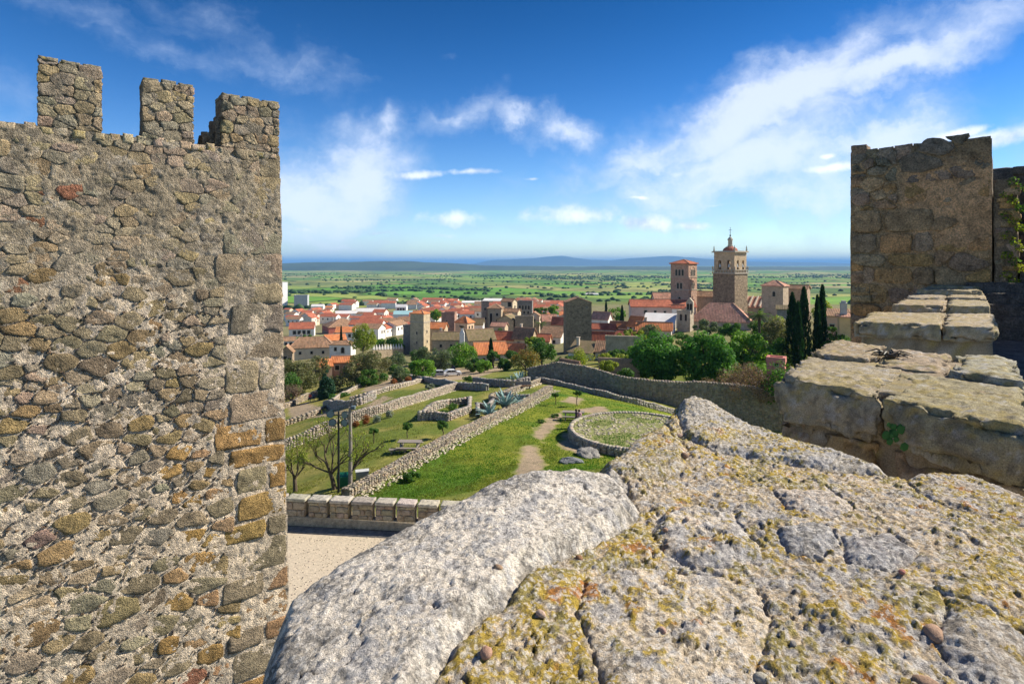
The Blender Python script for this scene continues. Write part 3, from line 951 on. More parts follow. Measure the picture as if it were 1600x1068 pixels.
def rubble_cells(region, rfun, aniso, rng, avoid=None, tries=9000, cap=900):
    """irregular cells: variable Poisson points, stretched Voronoi, region = (u0, u1, v0, v1)"""
    u0, u1, v0, v1 = region
    buf = np.zeros((cap + 1, 3)); m_ = 0
    for _ in range(tries):
        u, v = rng.uniform(u0, u1), rng.uniform(v0, v1)
        if avoid and avoid(u, v):
            continue
        r = float(rfun(u, v)) * rng.uniform(0.7, 1.4)
        if m_:
            q = buf[:m_]
            if (((q[:, 0] - u) / aniso) ** 2 + (q[:, 1] - v) ** 2 < (0.5 * (r + q[:, 2])) ** 2).any():
                continue
        buf[m_] = (u, v, r)
        m_ += 1
        if m_ >= cap:
            break
    pts = [tuple(q) for q in buf[:m_]]
    cells = []
    A = np.array(pts)
    for i, (u, v, r) in enumerate(pts):
        d = ((A[:, 0] - u) / aniso) ** 2 + (A[:, 1] - v) ** 2
        order = np.argsort(d)[1:22]
        poly = [(u0, v0), (u1, v0), (u1, v1), (u0, v1)]
        for j in order:
            a2, b2, r2 = pts[j]
            du, dv = (a2 - u) / aniso ** 2, (b2 - v)
            w = (r * r - r2 * r2) * 0.25
            mu, mv = (a2 + u) / 2, (b2 + v) / 2
            poly = clip_poly(poly, du, dv, du * mu + dv * mv + w * 0.5)
            if len(poly) < 3:
                break
        if len(poly) >= 3:
            cells.append(((u, v), poly))
    return cells


def coursed_cells(u0, u1, v0, v1, hr, wr, rng, jit=0.02):
    cells, v = [], v0
    while v < v1 - hr[0] * 0.5:
        h = min(rng.uniform(*hr), v1 - v)
        if v1 - (v + h) < hr[0] * 0.6:
            h = v1 - v
        u = u0
        while u < u1 - 1e-6:
            w = min(rng.uniform(*wr) * (0.6 if rng.random() < 0.25 else 1), u1 - u)
            if u1 - (u + w) < wr[0] * 0.5:
                w = u1 - u
            j = lambda: rng.uniform(-jit, jit)
            cells.append(((u + w / 2, v + h / 2), [(u + j(), v + j()), (u + w + j(), v + j()), (u + w + j(), v + h + j()), (u + j(), v + h + j())]))
            u += w
        v += h
    return cells


def poly_area(p):
    return 0.5 * abs(sum(p[i][0] * p[(i + 1) % len(p)][1] - p[(i + 1) % len(p)][0] * p[i][1] for i in range(len(p))))


def rounded(poly, gap, rng, npts=14, rnd=0.6, rough=0.012):
    """shrink, round and roughen the outline of a stone"""
    n = len(poly)
    c = (sum(p[0] for p in poly) / n, sum(p[1] for p in poly) / n)
    # inset by moving the edges inwards
    area2 = sum(poly[i][0] * poly[(i + 1) % n][1] - poly[(i + 1) % n][0] * poly[i][1] for i in range(n))
    if area2 < 0:
        poly = poly[::-1]
    q = list(poly)
    for i in range(n):
        a, b = poly[i], poly[(i + 1) % n]
        ex, ey = b[0] - a[0], b[1] - a[1]
        L = math.hypot(ex, ey)
        if L < 1e-6:
            continue
        nx_, ny_ = ey / L, -ex / L
        q = clip_poly(q, nx_, ny_, nx_ * a[0] + ny_ * a[1] - gap)
        if len(q) < 3:
            return None, c
    for _ in range(2):
        r = []
        for i in range(len(q)):
            a, b = q[i], q[(i + 1) % len(q)]
            t = 0.25 * rnd
            r += [(a[0] + (b[0] - a[0]) * t, a[1] + (b[1] - a[1]) * t), (a[0] + (b[0] - a[0]) * (1 - t), a[1] + (b[1] - a[1]) * (1 - t))]
        q = r
    # resample
    L = [0]
    for i in range(len(q)):
        a, b = q[i], q[(i + 1) % len(q)]
        L.append(L[-1] + math.hypot(b[0] - a[0], b[1] - a[1]))
    tot = L[-1]
    if tot < 1e-4:
        return None, c
    out, k = [], 0
    for s in range(npts):
        d = tot * s / npts
        while L[k + 1] < d:
            k += 1
        a, b = q[k], q[(k + 1) % len(q)]
        t = (d - L[k]) / max(L[k + 1] - L[k], 1e-9)
        out.append((a[0] + (b[0] - a[0]) * t + rng.uniform(-rough, rough), a[1] + (b[1] - a[1]) * t + rng.uniform(-rough, rough)))
    c = (sum(p[0] for p in out) / npts, sum(p[1] for p in out) / npts)
    return out, c


def stone_geom(outline, c, proud, rng, back=0.05, tilt=0.25, rings=((1.0, 0.0), (0.985, 0.8), (0.94, 0.96), (0.66, 1.0), (0.34, 1.01)), lump=0.0):
    n = len(outline)
    tu, tv = rng.uniform(-tilt, tilt), rng.uniform(-tilt, tilt)
    size = math.sqrt(max(poly_area(outline), 1e-5))
    vs, fs = [], []
    for (k, h) in ((1.0, None),) + tuple(rings):
        for (u, v) in outline:
            du, dv = (u - c[0]), (v - c[1])
            if h is None:
                w = -back
            else:
                w = proud * h + (tu * du + tv * dv) * 0.25 * (h > 0) * min(1, proud / 0.02) + (rng.uniform(-.16, .16) * proud if 0 < h else 0)
            kk = k * (1 + rng.uniform(-.05, .05) * (h is not None and h > 0))
            vs.append((c[0] + du * kk, c[1] + dv * kk, w))
    vs.append((c[0], c[1], proud * rng.uniform(0.92, 1.12)))
    if lump:
        A_ = np.array(vs)
        k_ = np.repeat([0.0, 0.0, 0.5] + [1.0] * (len(rings) - 2), n)
        k_ = np.append(k_, 1.0)
        sd = rng.uniform(0, 90)
        A_[:, 2] += lump * k_ * ((fbm(A_[:, 0] * 9 + sd, A_[:, 1] * 9, octaves=3, seed=2) - 0.5) * 2.0)
        vs = [tuple(q) for q in A_]
    R = len(rings) + 1
    for r in range(R - 1):
        for i in range(n):
            fs.append((r * n + i, r * n + (i + 1) % n, (r + 1) * n + (i + 1) % n, (r + 1) * n + i))
    for i in range(n):
        fs.append(((R - 1) * n + i, (R - 1) * n + (i + 1) % n, R * n))
    return vs, fs


class Frame:
    """a wall face: origin o, u along the wall, v up, w out of the wall"""
    def __init__(self, o, u, w, v=(0, 0, 1)):
        self.o, self.u, self.v, self.w = np.array(o, float), np.array(u, float), np.array(v, float), np.array(w, float)

    def __call__(self, pts):
        p = np.asarray(pts, float)
        return self.o + p[:, :1] * self.u + p[:, 1:2] * self.v + p[:, 2:3] * self.w


def pick(rng, pal):
    c = rng.choice(pal)
    k = rng.uniform(0.90, 1.24)
    return tuple(min(1, max(0.01, x * k * rng.uniform(0.95, 1.05))) for x in c)


def lay_stones(cells, fr, parent, rng, colfun, gapfun, proudfun, nparts=300, npts=14, rnd=0.6, mat='stone_obj', mat_attr='stone_attr', min_area=0.004, rough=0.012, lump=0.0):
    """largest stones become parts of the parent, the others one joined part"""
    L = np.array(parent.location)
    items = []
    for (c0, poly) in cells:
        o, c = rounded(poly, gapfun(*c0), rng, npts, rnd, rough)
        if o is None:
            continue
        a = poly_area(o)
        if a < min_area:
            continue
        items.append((a, o, c))
    items.sort(key=lambda t: -t[0])
    rest_v, rest_f, rest_c, off = [], [], [], 0
    for i, (a, o, c) in enumerate(items):
        vs, fs = stone_geom(o, c, proudfun(*c) * rng.choice((rng.uniform(0.25, 0.8), rng.uniform(0.7, 1.25), rng.uniform(0.9, 1.35))), rng, lump=lump)
        W = fr(vs) - L
        flip = np.dot(np.cross(fr.u, fr.v), fr.w) < 0
        if flip:
            fs = [f[::-1] for f in fs]
        colr = colfun(c[0], c[1])
        if i < nparts:
            obj('stone', mesh_from('stone', W, fs, [M[mat]], True), parent, color=colr)
        else:
            rest_v.append(W); rest_c += [colr] * len(W)
            rest_f += [[q + off for q in f] for f in fs]
            off += len(W)
    if rest_v:
        tag(obj('small_stones', mesh_from('small_stones', np.vstack(rest_v), rest_f, [M[mat_attr]], True, col=np.array(rest_c)), parent), kind='stuff')


def sheet(fr, u0, u1, v0, v1, step, disp, keep=None):
    us = np.linspace(u0, u1, max(2, int((u1 - u0) / step) + 1)); vs_ = np.linspace(v0, v1, max(2, int((v1 - v0) / step) + 1))
    U, V = np.meshgrid(us, vs_)
    u, v = U.ravel(), V.ravel()
    w = disp(u, v)
    pts = fr(np.c_[u, v, w])
    i2 = np.arange(U.size).reshape(U.shape)
    fs = np.stack([i2[:-1, :-1].ravel(), i2[:-1, 1:].ravel(), i2[1:, 1:].ravel(), i2[1:, :-1].ravel()], axis=1)
    if keep is not None:
        fs = fs[keep(u, v)[fs].all(axis=1)]
    if np.dot(np.cross(fr.u, fr.v), fr.w) < 0:
        fs = fs[:, ::-1]
    return pts, fs, u, v


def rough_block(name, corners_fn, parent, mat, step=0.05, amp=0.03, seed=1, color=None, smooth=True, col=None):
    """a box (8 corners as x0,x1,y0,y1,z0,z1 in a Frame u,w,v) with every face subdivided and displaced along a 3-D noise"""
    fr, u0, u1, v0, v1, w0, w1 = corners_fn
    bm = bmesh.new()
    vs = [bm.verts.new((u, v, w)) for w in (w0, w1) for (u, v) in ((u0, v0), (u1, v0), (u1, v1), (u0, v1))]
    for f in ((3, 2, 1, 0), (4, 5, 6, 7), (0, 1, 5, 4), (1, 2, 6, 5), (2, 3, 7, 6), (3, 0, 4, 7)):
        bm.faces.new([vs[i] for i in f])
    big = max(u1 - u0, v1 - v0, w1 - w0)
    cuts = int(min(90, max(2, big / step)))
    for ax, ln in ((0, u1 - u0), (1, v1 - v0), (2, w1 - w0)):
        c_ = int(min(90, max(1, ln / step)))
        es = [e for e in bm.edges if abs(abs((e.verts[0].co - e.verts[1].co)[ax]) - ln) < 1e-6]
        bmesh.ops.subdivide_edges(bm, edges=es, cuts=c_, use_grid_fill=True)
    co = np.array([v.co[:] for v in bm.verts])
    cen = np.array([(u0 + u1) / 2, (v0 + v1) / 2, (w0 + w1) / 2])
    s3 = np.array([u1 - u0, v1 - v0, w1 - w0]) / 2
    rel = (co - cen) / s3
    # round the corners a little
    nrm = np.linalg.norm(rel, axis=1)
    edge_k = np.sort(np.abs(rel), axis=1)[:, 1]
    rnd_ = amp * 0.9 * smooth01(edge_k, 1 - 3.0 * amp / max(min(s3), amp), 1.0)
    dirn = rel / np.maximum(nrm, 1e-6)[:, None]
    d1 = fbm(co[:, 0] * 6 + seed, co[:, 1] * 6, co[:, 2] * 6, octaves=4, seed=seed)
    d2 = fbm(co[:, 0] * 25, co[:, 1] * 25 + seed, co[:, 2] * 25, octaves=3, seed=seed + 5)
    out = co + dirn * (2.0 * amp * (d1 - 0.5) + 0.9 * amp * (d2 - 0.5) - rnd_)[:, None]
    fs = [[v.index for v in f.verts] for f in (bm.verts.index_update() or bm.faces)]
    bm.free()
    W = fr(out) - np.array(parent.location)
    if np.dot(np.cross(fr.u, fr.v), fr.w) < 0:
        fs = [f[::-1] for f in fs]
    return obj(name, mesh_from(name, W, fs, [M[mat]], smooth), parent, color=color)


# ------------------------------------------------------------------ battlemented tower on the left
TY1 = 10.0
TC = np.array([(437 - HX) / F * TY1, TY1, 0.0])
DU = np.array([-0.786, -0.618, 0.0]); DU /= np.linalg.norm(DU)
DN = np.array([0.618, -0.786, 0.0]); DN /= np.linalg.norm(DN)
tower = thing('battlemented_tower', 'tall rough stone castle tower with three square merlons against the sky', 'tower', (-7.0, 9.5, -13.0))
fr_t = Frame(TC, DU, DN)


def s_of(px):
    y = 7.74 / (1 - px / 1933.0)
    return (TY1 - y) / 0.618


S0 = -0.0
TOP = 1.92
rt = random.Random(42)


def edge_s(v):
    return -0.020 * (TOP - v)


def low(v):
    return min(1.0, max(0.0, (0.2 - v) / 2.5))


# quoins up the right-hand corner
cells = []
v = -7.9
k = 0
qinfo = []
while v < TOP - 0.05:
    h = rt.uniform(0.34, 0.56)
    h = min(h, TOP - v)
    wq = (rt.uniform(0.75, 1.05) if k % 2 == 0 else rt.uniform(0.30, 0.45))
    if v > 0.6:
        wq *= 0.8
    e = edge_s(v + h / 2)
    j = lambda: rt.uniform(-.012, .012)
    cells.append(((e + wq / 2, v + h / 2), [(e, v + j()), (e + wq, v + j()), (e + wq + j(), v + h + j()), (e, v + h + j())]))
    qinfo.append((v, v + h, e + wq))
    if k % 2 == 1 and v < 0.3:
        w2 = rt.uniform(0.5, 0.8)
        cells.append(((e + wq + w2 / 2, v + h / 2), [(e + wq, v + j()), (e + wq + w2, v + j()), (e + wq + w2 + j(), v + h + j()), (e + wq, v + h + j())]))
        qinfo[-1] = (v, v + h, e + wq + w2)
    v += h
    k += 1
quoins = list(cells)


def qedge(v):
    for a, b, e in qinfo:
        if a <= v < b:
            return e
    return edge_s(v)


def r_t(u, v):
    big = 0.5 + 0.5 * math.sin(u * 2.3 + 1.7 * math.sin(v * 1.9)) * math.sin(v * 2.9 + u)
    if v > 0.4:
        return 0.105 + 0.07 * big
    return 0.115 + 0.10 * big + 0.09 * float(smooth01(np.array(-v), 3.0, 5.5))


rub = rubble_cells((-0.2, 4.6, -7.9, TOP), r_t, 1.55, rt, avoid=lambda u, v: u < qedge(v) + 0.05, tries=26000, cap=2000)
rub2 = []
for (c0, poly) in rub:
    e = qedge(c0[1])
    p2 = clip_poly(poly, -1, 0, -e)
    if len(p2) >= 3:
        rub2.append((c0, p2))

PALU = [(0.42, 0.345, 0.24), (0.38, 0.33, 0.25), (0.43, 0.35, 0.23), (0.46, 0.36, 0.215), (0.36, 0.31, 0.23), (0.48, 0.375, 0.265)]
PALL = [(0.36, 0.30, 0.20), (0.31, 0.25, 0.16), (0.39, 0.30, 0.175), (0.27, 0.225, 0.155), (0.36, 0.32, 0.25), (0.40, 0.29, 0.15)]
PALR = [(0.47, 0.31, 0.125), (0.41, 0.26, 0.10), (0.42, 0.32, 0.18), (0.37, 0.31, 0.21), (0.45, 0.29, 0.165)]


def tcolf(u, v):
    if u > 1.1 and rt.random() < 0.018:
        return pick(rt, [(0.38, 0.19, 0.12), (0.42, 0.29, 0.24)])
    if v > 0.0 or (u < 1.1 and v > -2.6):
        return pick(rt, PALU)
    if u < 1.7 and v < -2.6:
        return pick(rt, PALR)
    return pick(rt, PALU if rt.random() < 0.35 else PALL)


def gap_t(u, v):
    if v > 0.3:
        return 0.003
    base = 0.005 + 0.026 * smooth01(np.array(-v), 1.5, 3.5) * (0.4 + 0.8 * vnoise(np.array(u * 0.8), np.array(v * 0.8), seed=4))
    return float(base)


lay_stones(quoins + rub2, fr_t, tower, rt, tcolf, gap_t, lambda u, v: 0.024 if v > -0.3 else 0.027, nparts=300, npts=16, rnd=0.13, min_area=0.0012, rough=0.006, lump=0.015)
# garreting: dark stone chips set in the pale mortar
chv, chf, chc, off = [], [], [], 0
for (c0, poly) in rub2:
    if c0[1] > -0.6 or c0[0] > 4.2:
        continue
    for q in range(len(poly)):
        if rt.random() > 0.9:
            continue
        a, b = poly[q], poly[(q + 1) % len(poly)]
        t = rt.random()
        cx, cy = a[0] + (b[0] - a[0]) * t, a[1] + (b[1] - a[1]) * t
        if cx < qedge(cy) + 0.02:
            continue
        s = rt.uniform(0.012, 0.034)
        pts_ = [(cx + s * rt.uniform(.7, 1.3) * math.cos(w_), cy + s * 0.8 * rt.uniform(.7, 1.3) * math.sin(w_)) for w_ in [rt.uniform(0, 6) + k_ * 1.05 for k_ in range(6)]]
        pts_.sort(key=lambda p_: math.atan2(p_[1] - cy, p_[0] - cx))
        vs, fs = stone_geom(pts_, (cx, cy), 0.034, rt, rings=((1.0, 0.0), (0.8, 0.9)))
        fs = [f[::-1] for f in fs] if np.dot(np.cross(fr_t.u, fr_t.v), fr_t.w) < 0 else fs
        W = fr_t(vs) - np.array(tower.location)
        chv.append(W); chc += [pick(rt, [(0.17, 0.14, 0.11), (0.13, 0.12, 0.11), (0.22, 0.16, 0.10), (0.10, 0.10, 0.10)])] * len(W)
        chf += [[i_ + off for i_ in f] for f in fs]; off += len(W)
tag(obj('mortar_chips', mesh_from('mortar_chips', np.vstack(chv), chf, [M['stone_attr']], False, col=np.array(chc)), tower), kind='stuff')


def tdisp(u, v):
    up = smooth01(v, -0.6, 1.0)
    a = 0.012 + 0.022 * up
    return 0.016 + a * 2 * (fbm(u * 3.5, v * 3.5, octaves=4, seed=31) - 0.5) + 0.044 * (fbm(u * 12, v * 12, octaves=4, seed=32, gain=0.65) - 0.5) + 0.003 * up


pts, fs, uu, vv = sheet(fr_t, -0.2, 4.9, -8.0, TOP, 0.018, tdisp, keep=lambda u, v: u >= -0.020 * (TOP - v) - 0.001)
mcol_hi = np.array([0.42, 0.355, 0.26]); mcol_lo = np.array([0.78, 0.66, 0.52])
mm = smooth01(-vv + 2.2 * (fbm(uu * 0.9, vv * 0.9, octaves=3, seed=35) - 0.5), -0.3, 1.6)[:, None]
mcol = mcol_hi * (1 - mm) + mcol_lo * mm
mcol = mcol * (0.78 + 0.5 * fbm(uu * 1.7, vv * 1.7, octaves=4, seed=36)[:, None])
dst = smooth01(fbm(uu * 6, vv * 6, octaves=4, seed=37, gain=.6), 0.56, 0.66)[:, None] * (1 - 0.7 * mm)
mcol = mcol * (1 - .55 * dst) + .55 * dst * np.array([0.17, 0.16, 0.14])
wst = smooth01(fbm(uu * 5, vv * 7, octaves=4, seed=38, gain=.6), 0.58, 0.68)[:, None]
mcol = mcol * (1 - .5 * wst) + .5 * wst * np.array([0.62, 0.55, 0.46])
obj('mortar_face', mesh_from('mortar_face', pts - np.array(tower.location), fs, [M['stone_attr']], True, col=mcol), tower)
# the side, top and hidden body of the tower
tl = np.array(tower.location)
mb = MB()
quad = []
for (s, w_) in ((-0.005, -0.03), (5.6, -0.03), (5.6, -5.0), (-0.005, -5.0)):
    quad.append(TC + DU * s + DN * w_)
vs = [(p[0] - tl[0], p[1] - tl[1], TOP - 0.03 - tl[2]) for p in quad]
b2 = [TC + DU * s + DN * w_ for (s, w_) in ((-0.28, -0.03), (5.6, -0.03), (5.6, -5.2), (-0.28, -5.2))]
vs += [(p[0] - tl[0], p[1] - tl[1], -13.4 - tl[2]) for p in b2]
mb.add(vs, [(0, 1, 2, 3), (0, 4, 5, 1), (1, 5, 6, 2), (2, 6, 7, 3), (3, 7, 4, 0)])
mb.build('tower_body', [stone_mat('tower_body_stone', 'const', (0.28, 0.24, 0.19), bump=0.9)], tower)
# masonry of the lower face, outside the picture
# merlons
MER = [(57, 160, 92, 104), (221, 303, 124, 136), (345, 436, 150, 160)]
for i, (xa, xb, ya, yb) in enumerate(MER):
    sb, sa = s_of(xa), s_of(xb)
    yl = 7.74 / (1 - xa / 1933.0); yr = 7.74 / (1 - xb / 1933.0)
    ztop = 0.5 * ((HY - ya) / F * yl + (HY - yb) / F * yr)
    mer = rough_block('merlon', (fr_t, sa + 0.012, sb - 0.012, TOP - 0.06, ztop - 0.015, -0.58, 0.012), tower, 'stone_obj', step=0.035, amp=0.026, seed=20 + i, color=(0.31, 0.27, 0.21))
    cs = rubble_cells((sa, sb, TOP, ztop), lambda u, v: 0.15, 1.4, rt, tries=2500)
    L = np.array(tower.location)
    for (c0, poly) in cs:
        o, c = rounded(poly, 0.004, rt, 18, 0.40, 0.010)
        if o is None or poly_area(o) < 0.003:
            continue
        vs, f_ = stone_geom(o, c, 0.026, rt, lump=0.018)
        f_ = [q[::-1] for q in f_] if np.dot(np.cross(fr_t.u, fr_t.v), fr_t.w) < 0 else f_
        so_ = obj('stone', mesh_from('stone', fr_t(vs) - L, f_, [M['stone_obj']], True), mer, color=pick(rt, PALU))
    # capping course, a little mossy
    nc_ = 3
    for q in range(nc_):
        a_, b_ = sa + (sb - sa) * q / nc_, sa + (sb - sa) * (q + 1) / nc_
        rough_block('cap_stone', (fr_t, a_ + .006, b_ - .006, ztop - 0.04, ztop + rt.uniform(.02, .06), -0.57, 0.03), tower, 'coping', step=0.05, amp=0.022, seed=60 + i * 7 + q, color=(0.24, 0.22, 0.17))
# broken stump beside the third merlon and rough top course between the merlons
ya_ = s_of(345)
rough_block('broken_stump', (fr_t, s_of(345) - 0.02, s_of(316), TOP - 0.06, TOP + 0.26, -0.55, -0.12), tower, 'stone_obj', step=0.03, amp=0.04, seed=91, color=(0.26, 0.22, 0.17))
rough_block('broken_stump', (fr_t, s_of(352), s_of(335), TOP - 0.06, TOP + 0.52, -0.55, -0.04), tower, 'stone_obj', step=0.03, amp=0.04, seed=92, color=(0.27, 0.23, 0.18))
for k in range(26):
    u_ = 0.05 + k * 0.19 + rt.uniform(-.03, .03)
    rough_block('top_stone', (fr_t, u_, u_ + rt.uniform(.13, .2), TOP - 0.12, TOP + rt.uniform(-.01, .05), -0.5, 0.035), tower, 'coping', step=0.045, amp=0.02, seed=100 + k, color=pick(rt, PALU))
rough_block('merlon', (fr_t, 4.15, 4.95, TOP - 0.06, TOP + 0.12, -0.58, 0.0), tower, 'stone_obj', step=0.05, amp=0.03, seed=29, color=(0.31, 0.27, 0.21))

# ------------------------------------------------------------------ small tower on the right
RY = 11.0
rx0 = (1331 - HX) / F * RY
TU = np.array([0.757, -0.654, 0.0]); TW = np.array([-0.654, -0.757, 0.0])
RW = 2.06
RC = np.array([rx0, RY, 0.0]) + TU * RW      # right-hand front corner
rtower = thing('square_turret', 'square ruined turret of brown blocks and orange plaster at the wall end', 'turret', (8.0, 12.0, -13.0))
fr_r = Frame((rx0, RY, 0), TU, TW)
rr2 = random.Random(9)
ZT = lambda u: 2.2
PALT = [(0.56, 0.40, 0.24), (0.45, 0.33, 0.20), (0.56, 0.37, 0.18), (0.42, 0.33, 0.23), (0.50, 0.38, 0.26), (0.58, 0.37, 0.17)]
ccs = coursed_cells(0, RW * 0.62, -1.6, 1.0, (0.24, 0.40), (0.45, 1.0), rr2, 0.022)
ccs += rubble_cells((RW * 0.62, RW, -1.6, 0.25), lambda u, v: 0.24, 1.5, rr2, tries=2500)
ccs += rubble_cells((0, RW * 0.36, 1.0, 2.1), lambda u, v: 0.19, 1.5, rr2, tries=2500)
ccs += [c for c in rubble_cells((RW * 0.36, RW, 1.45, 2.25), lambda u, v: 0.24, 1.6, rr2, tries=2500) if rr2.random() < 0.8]
ccs += [c for c in rubble_cells((RW * 0.40, RW, 0.2, 1.5), lambda u, v: 0.24, 1.6, rr2, tries=2500) if rr2.random() < 0.42]


def rproud(u, v):
    if u > RW * 0.42 and 0.1 < v < 1.9:
        return 0.045
    return 0.06


lay_stones(ccs, fr_r, rtower, rr2, lambda u, v: pick(rr2, PALT if v < 1.5 else [(0.27, 0.24, 0.19), (0.33, 0.27, 0.20)]), lambda u, v: 0.014, rproud, nparts=300, npts=16, rnd=0.5, min_area=0.004, rough=0.014)
pts, fs, uu, vv = sheet(fr_r, -0.02, RW + 0.01, -2.2, 2.6, 0.026,
                        lambda u, v: 0.012 + 0.09 * (fbm(u * 3, v * 3, octaves=4, seed=131) - 0.5) + 0.03 * (fbm(u * 15, v * 15, octaves=3, seed=132) - 0.5) + 0.035 * smooth01(u / RW, 0.4, 0.6) * smooth01(v, 0.2, 0.7),
                        keep=lambda u, v: v < 2.13 + 0.09 * (fbm(u * 5, u * 0 + 3, octaves=3, seed=133) - 0.5))
pl_ = (smooth01(uu / RW + 0.5 * (fbm(uu * 1.5, vv * 1.5, octaves=3, seed=134) - 0.5), 0.3, 0.55) * smooth01(vv, -0.2, 0.5))[:, None]
pn = fbm(uu * 2.3, vv * 2.3, octaves=4, seed=137)[:, None]
mc = np.array([0.52, 0.38, 0.23]) * (1 - pl_) + np.array([0.74, 0.48, 0.27]) * (0.75 + 0.5 * pn) * pl_
dk = smooth01(vv + 0.8 * (fbm(uu * 2, vv * 1.5, octaves=4, seed=135) - 0.5), 1.55, 2.0)[:, None]
mc = mc * (1 - 0.75 * dk) + 0.75 * dk * np.array([0.20, 0.18, 0.12])
obj('plaster_face', mesh_from('plaster_face', pts - np.array(rtower.location), fs, [M['stone_attr']], True, col=mc), rtower)
rough_block('turret_body', (fr_r, 0.02, RW - 0.01, -2.2, 2.15, -3.0, -0.03), rtower, 'stone_obj', step=0.12, amp=0.02, seed=140, color=(0.26, 0.22, 0.17))
rough_block('turret_base', (fr_r, 0.02, RW, -13.0, -2.15, -3.0, -0.03), rtower, 'stone_obj', step=0.4, amp=0.02, seed=141, color=(0.26, 0.22, 0.17))
uk = 0.0
k = 0
while uk < RW - .05:                     # ragged top course
    wk = min(rr2.uniform(.22, .5), RW - uk)
    if RW - uk - wk < .2:
        wk = RW - uk
    rough_block('top_stone', (fr_r, uk + .001, uk + wk - .001, 1.9, 2.16 + rr2.uniform(-.02, .03), -0.6, 0.035), rtower, 'stone_obj', step=0.035, amp=0.02, seed=150 + k, color=pick(rr2, [(0.30, 0.27, 0.20), (0.36, 0.30, 0.21)]))
    uk += wk
    k += 1
v = -1.6
while v < 2.0:
    h = rr2.uniform(0.13, 0.34)
    rough_block('arris_stone', (fr_r, rr2.uniform(-.03, 0.0), rr2.uniform(.2, .34), v + .012, v + h - .012, -0.4, 0.045), rtower, 'stone_obj', step=0.06, amp=0.022, seed=170 + int(v * 40), color=pick(rr2, PALT))
    v += h

# ------------------------------------------------------------------ wall beside the steps, right of the turret
side = tag(thing('stair_side_wall', 'lower plastered wall hung with ivy beside the dark steps', 'wall', (RC[0], RC[1], -3.0)), kind='thing')
fr_s = Frame(RC + TU * 0.012, TU, TW)
rough_block('wall_core', (fr_s, 0.0, 0.34, -3.0, 1.42, -4.0, 0.03), side, 'stone_obj', step=0.07, amp=0.035, seed=190, color=(0.33, 0.26, 0.18))
for k in range(26):
    u_, v_ = rr2.uniform(0.0, 0.24), -1.4 + k * 0.105
    rough_block('stone', (fr_s, u_, min(.36, u_ + rr2.uniform(.12, .3)), v_, v_ + rr2.uniform(.07, .16), -0.1, 0.05), side, 'stone_obj', step=0.06, amp=0.02, seed=200 + k, color=pick(rr2, PALT))
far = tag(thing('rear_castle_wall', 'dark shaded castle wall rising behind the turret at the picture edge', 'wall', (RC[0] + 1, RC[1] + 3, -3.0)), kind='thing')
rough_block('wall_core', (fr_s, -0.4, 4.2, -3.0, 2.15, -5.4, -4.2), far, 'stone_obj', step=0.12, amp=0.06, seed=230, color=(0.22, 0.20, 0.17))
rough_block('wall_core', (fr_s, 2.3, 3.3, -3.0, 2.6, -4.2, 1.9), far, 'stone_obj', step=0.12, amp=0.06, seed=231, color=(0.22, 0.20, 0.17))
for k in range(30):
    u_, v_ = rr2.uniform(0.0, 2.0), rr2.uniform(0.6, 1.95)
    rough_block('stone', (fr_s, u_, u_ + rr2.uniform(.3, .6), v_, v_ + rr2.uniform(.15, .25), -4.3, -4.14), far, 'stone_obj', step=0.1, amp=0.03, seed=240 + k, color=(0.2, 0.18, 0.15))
# steps and landing
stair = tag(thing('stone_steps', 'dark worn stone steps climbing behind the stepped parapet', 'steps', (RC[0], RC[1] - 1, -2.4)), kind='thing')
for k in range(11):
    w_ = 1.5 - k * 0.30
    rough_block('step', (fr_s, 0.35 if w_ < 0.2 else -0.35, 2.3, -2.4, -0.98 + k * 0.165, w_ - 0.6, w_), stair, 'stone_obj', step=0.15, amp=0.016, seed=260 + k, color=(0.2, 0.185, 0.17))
land = tag(thing('wall_walk', 'grey paved wall walk below the dark steps', 'walkway', (RC[0], RC[1] - 3, -2.4)), kind='structure')
rough_block('paving', (fr_s, -0.3, 2.3, -2.4, -1.12, 1.51, 5.5), land, 'stone_obj', step=0.2, amp=0.012, seed=280, color=(0.30, 0.28, 0.27))

# ------------------------------------------------------------------ stepped parapet running to the turret
par = tag(thing('stepped_parapet', 'low stone parapet climbing in broad lichen-covered coping steps to the turret', 'parapet', (4.0, 6.5, -4.0)), kind='thing')
# (left-front, right-front, left-back, right-back) corners in photo pixels of the top, and its height
STEPS = [(-0.70, (1207, 578), (1640, 668), (1300, 532), (1590, 560)),
         (-0.60, (1333, 503), (1563, 510), (1362, 487), (1552, 489)),
         (-0.533, (1392, 476), (1548, 479), (1414, 466), (1541, 467)),
         (-0.485, (1412, 463), (1543, 465), (1432, 455), (1536, 456)),
         (-0.43, (1432, 453), (1537, 455), (1450, 447), (1530, 448)),
         (-0.38, (1447, 446), (1531, 447), (1462, 441), (1524, 441))]


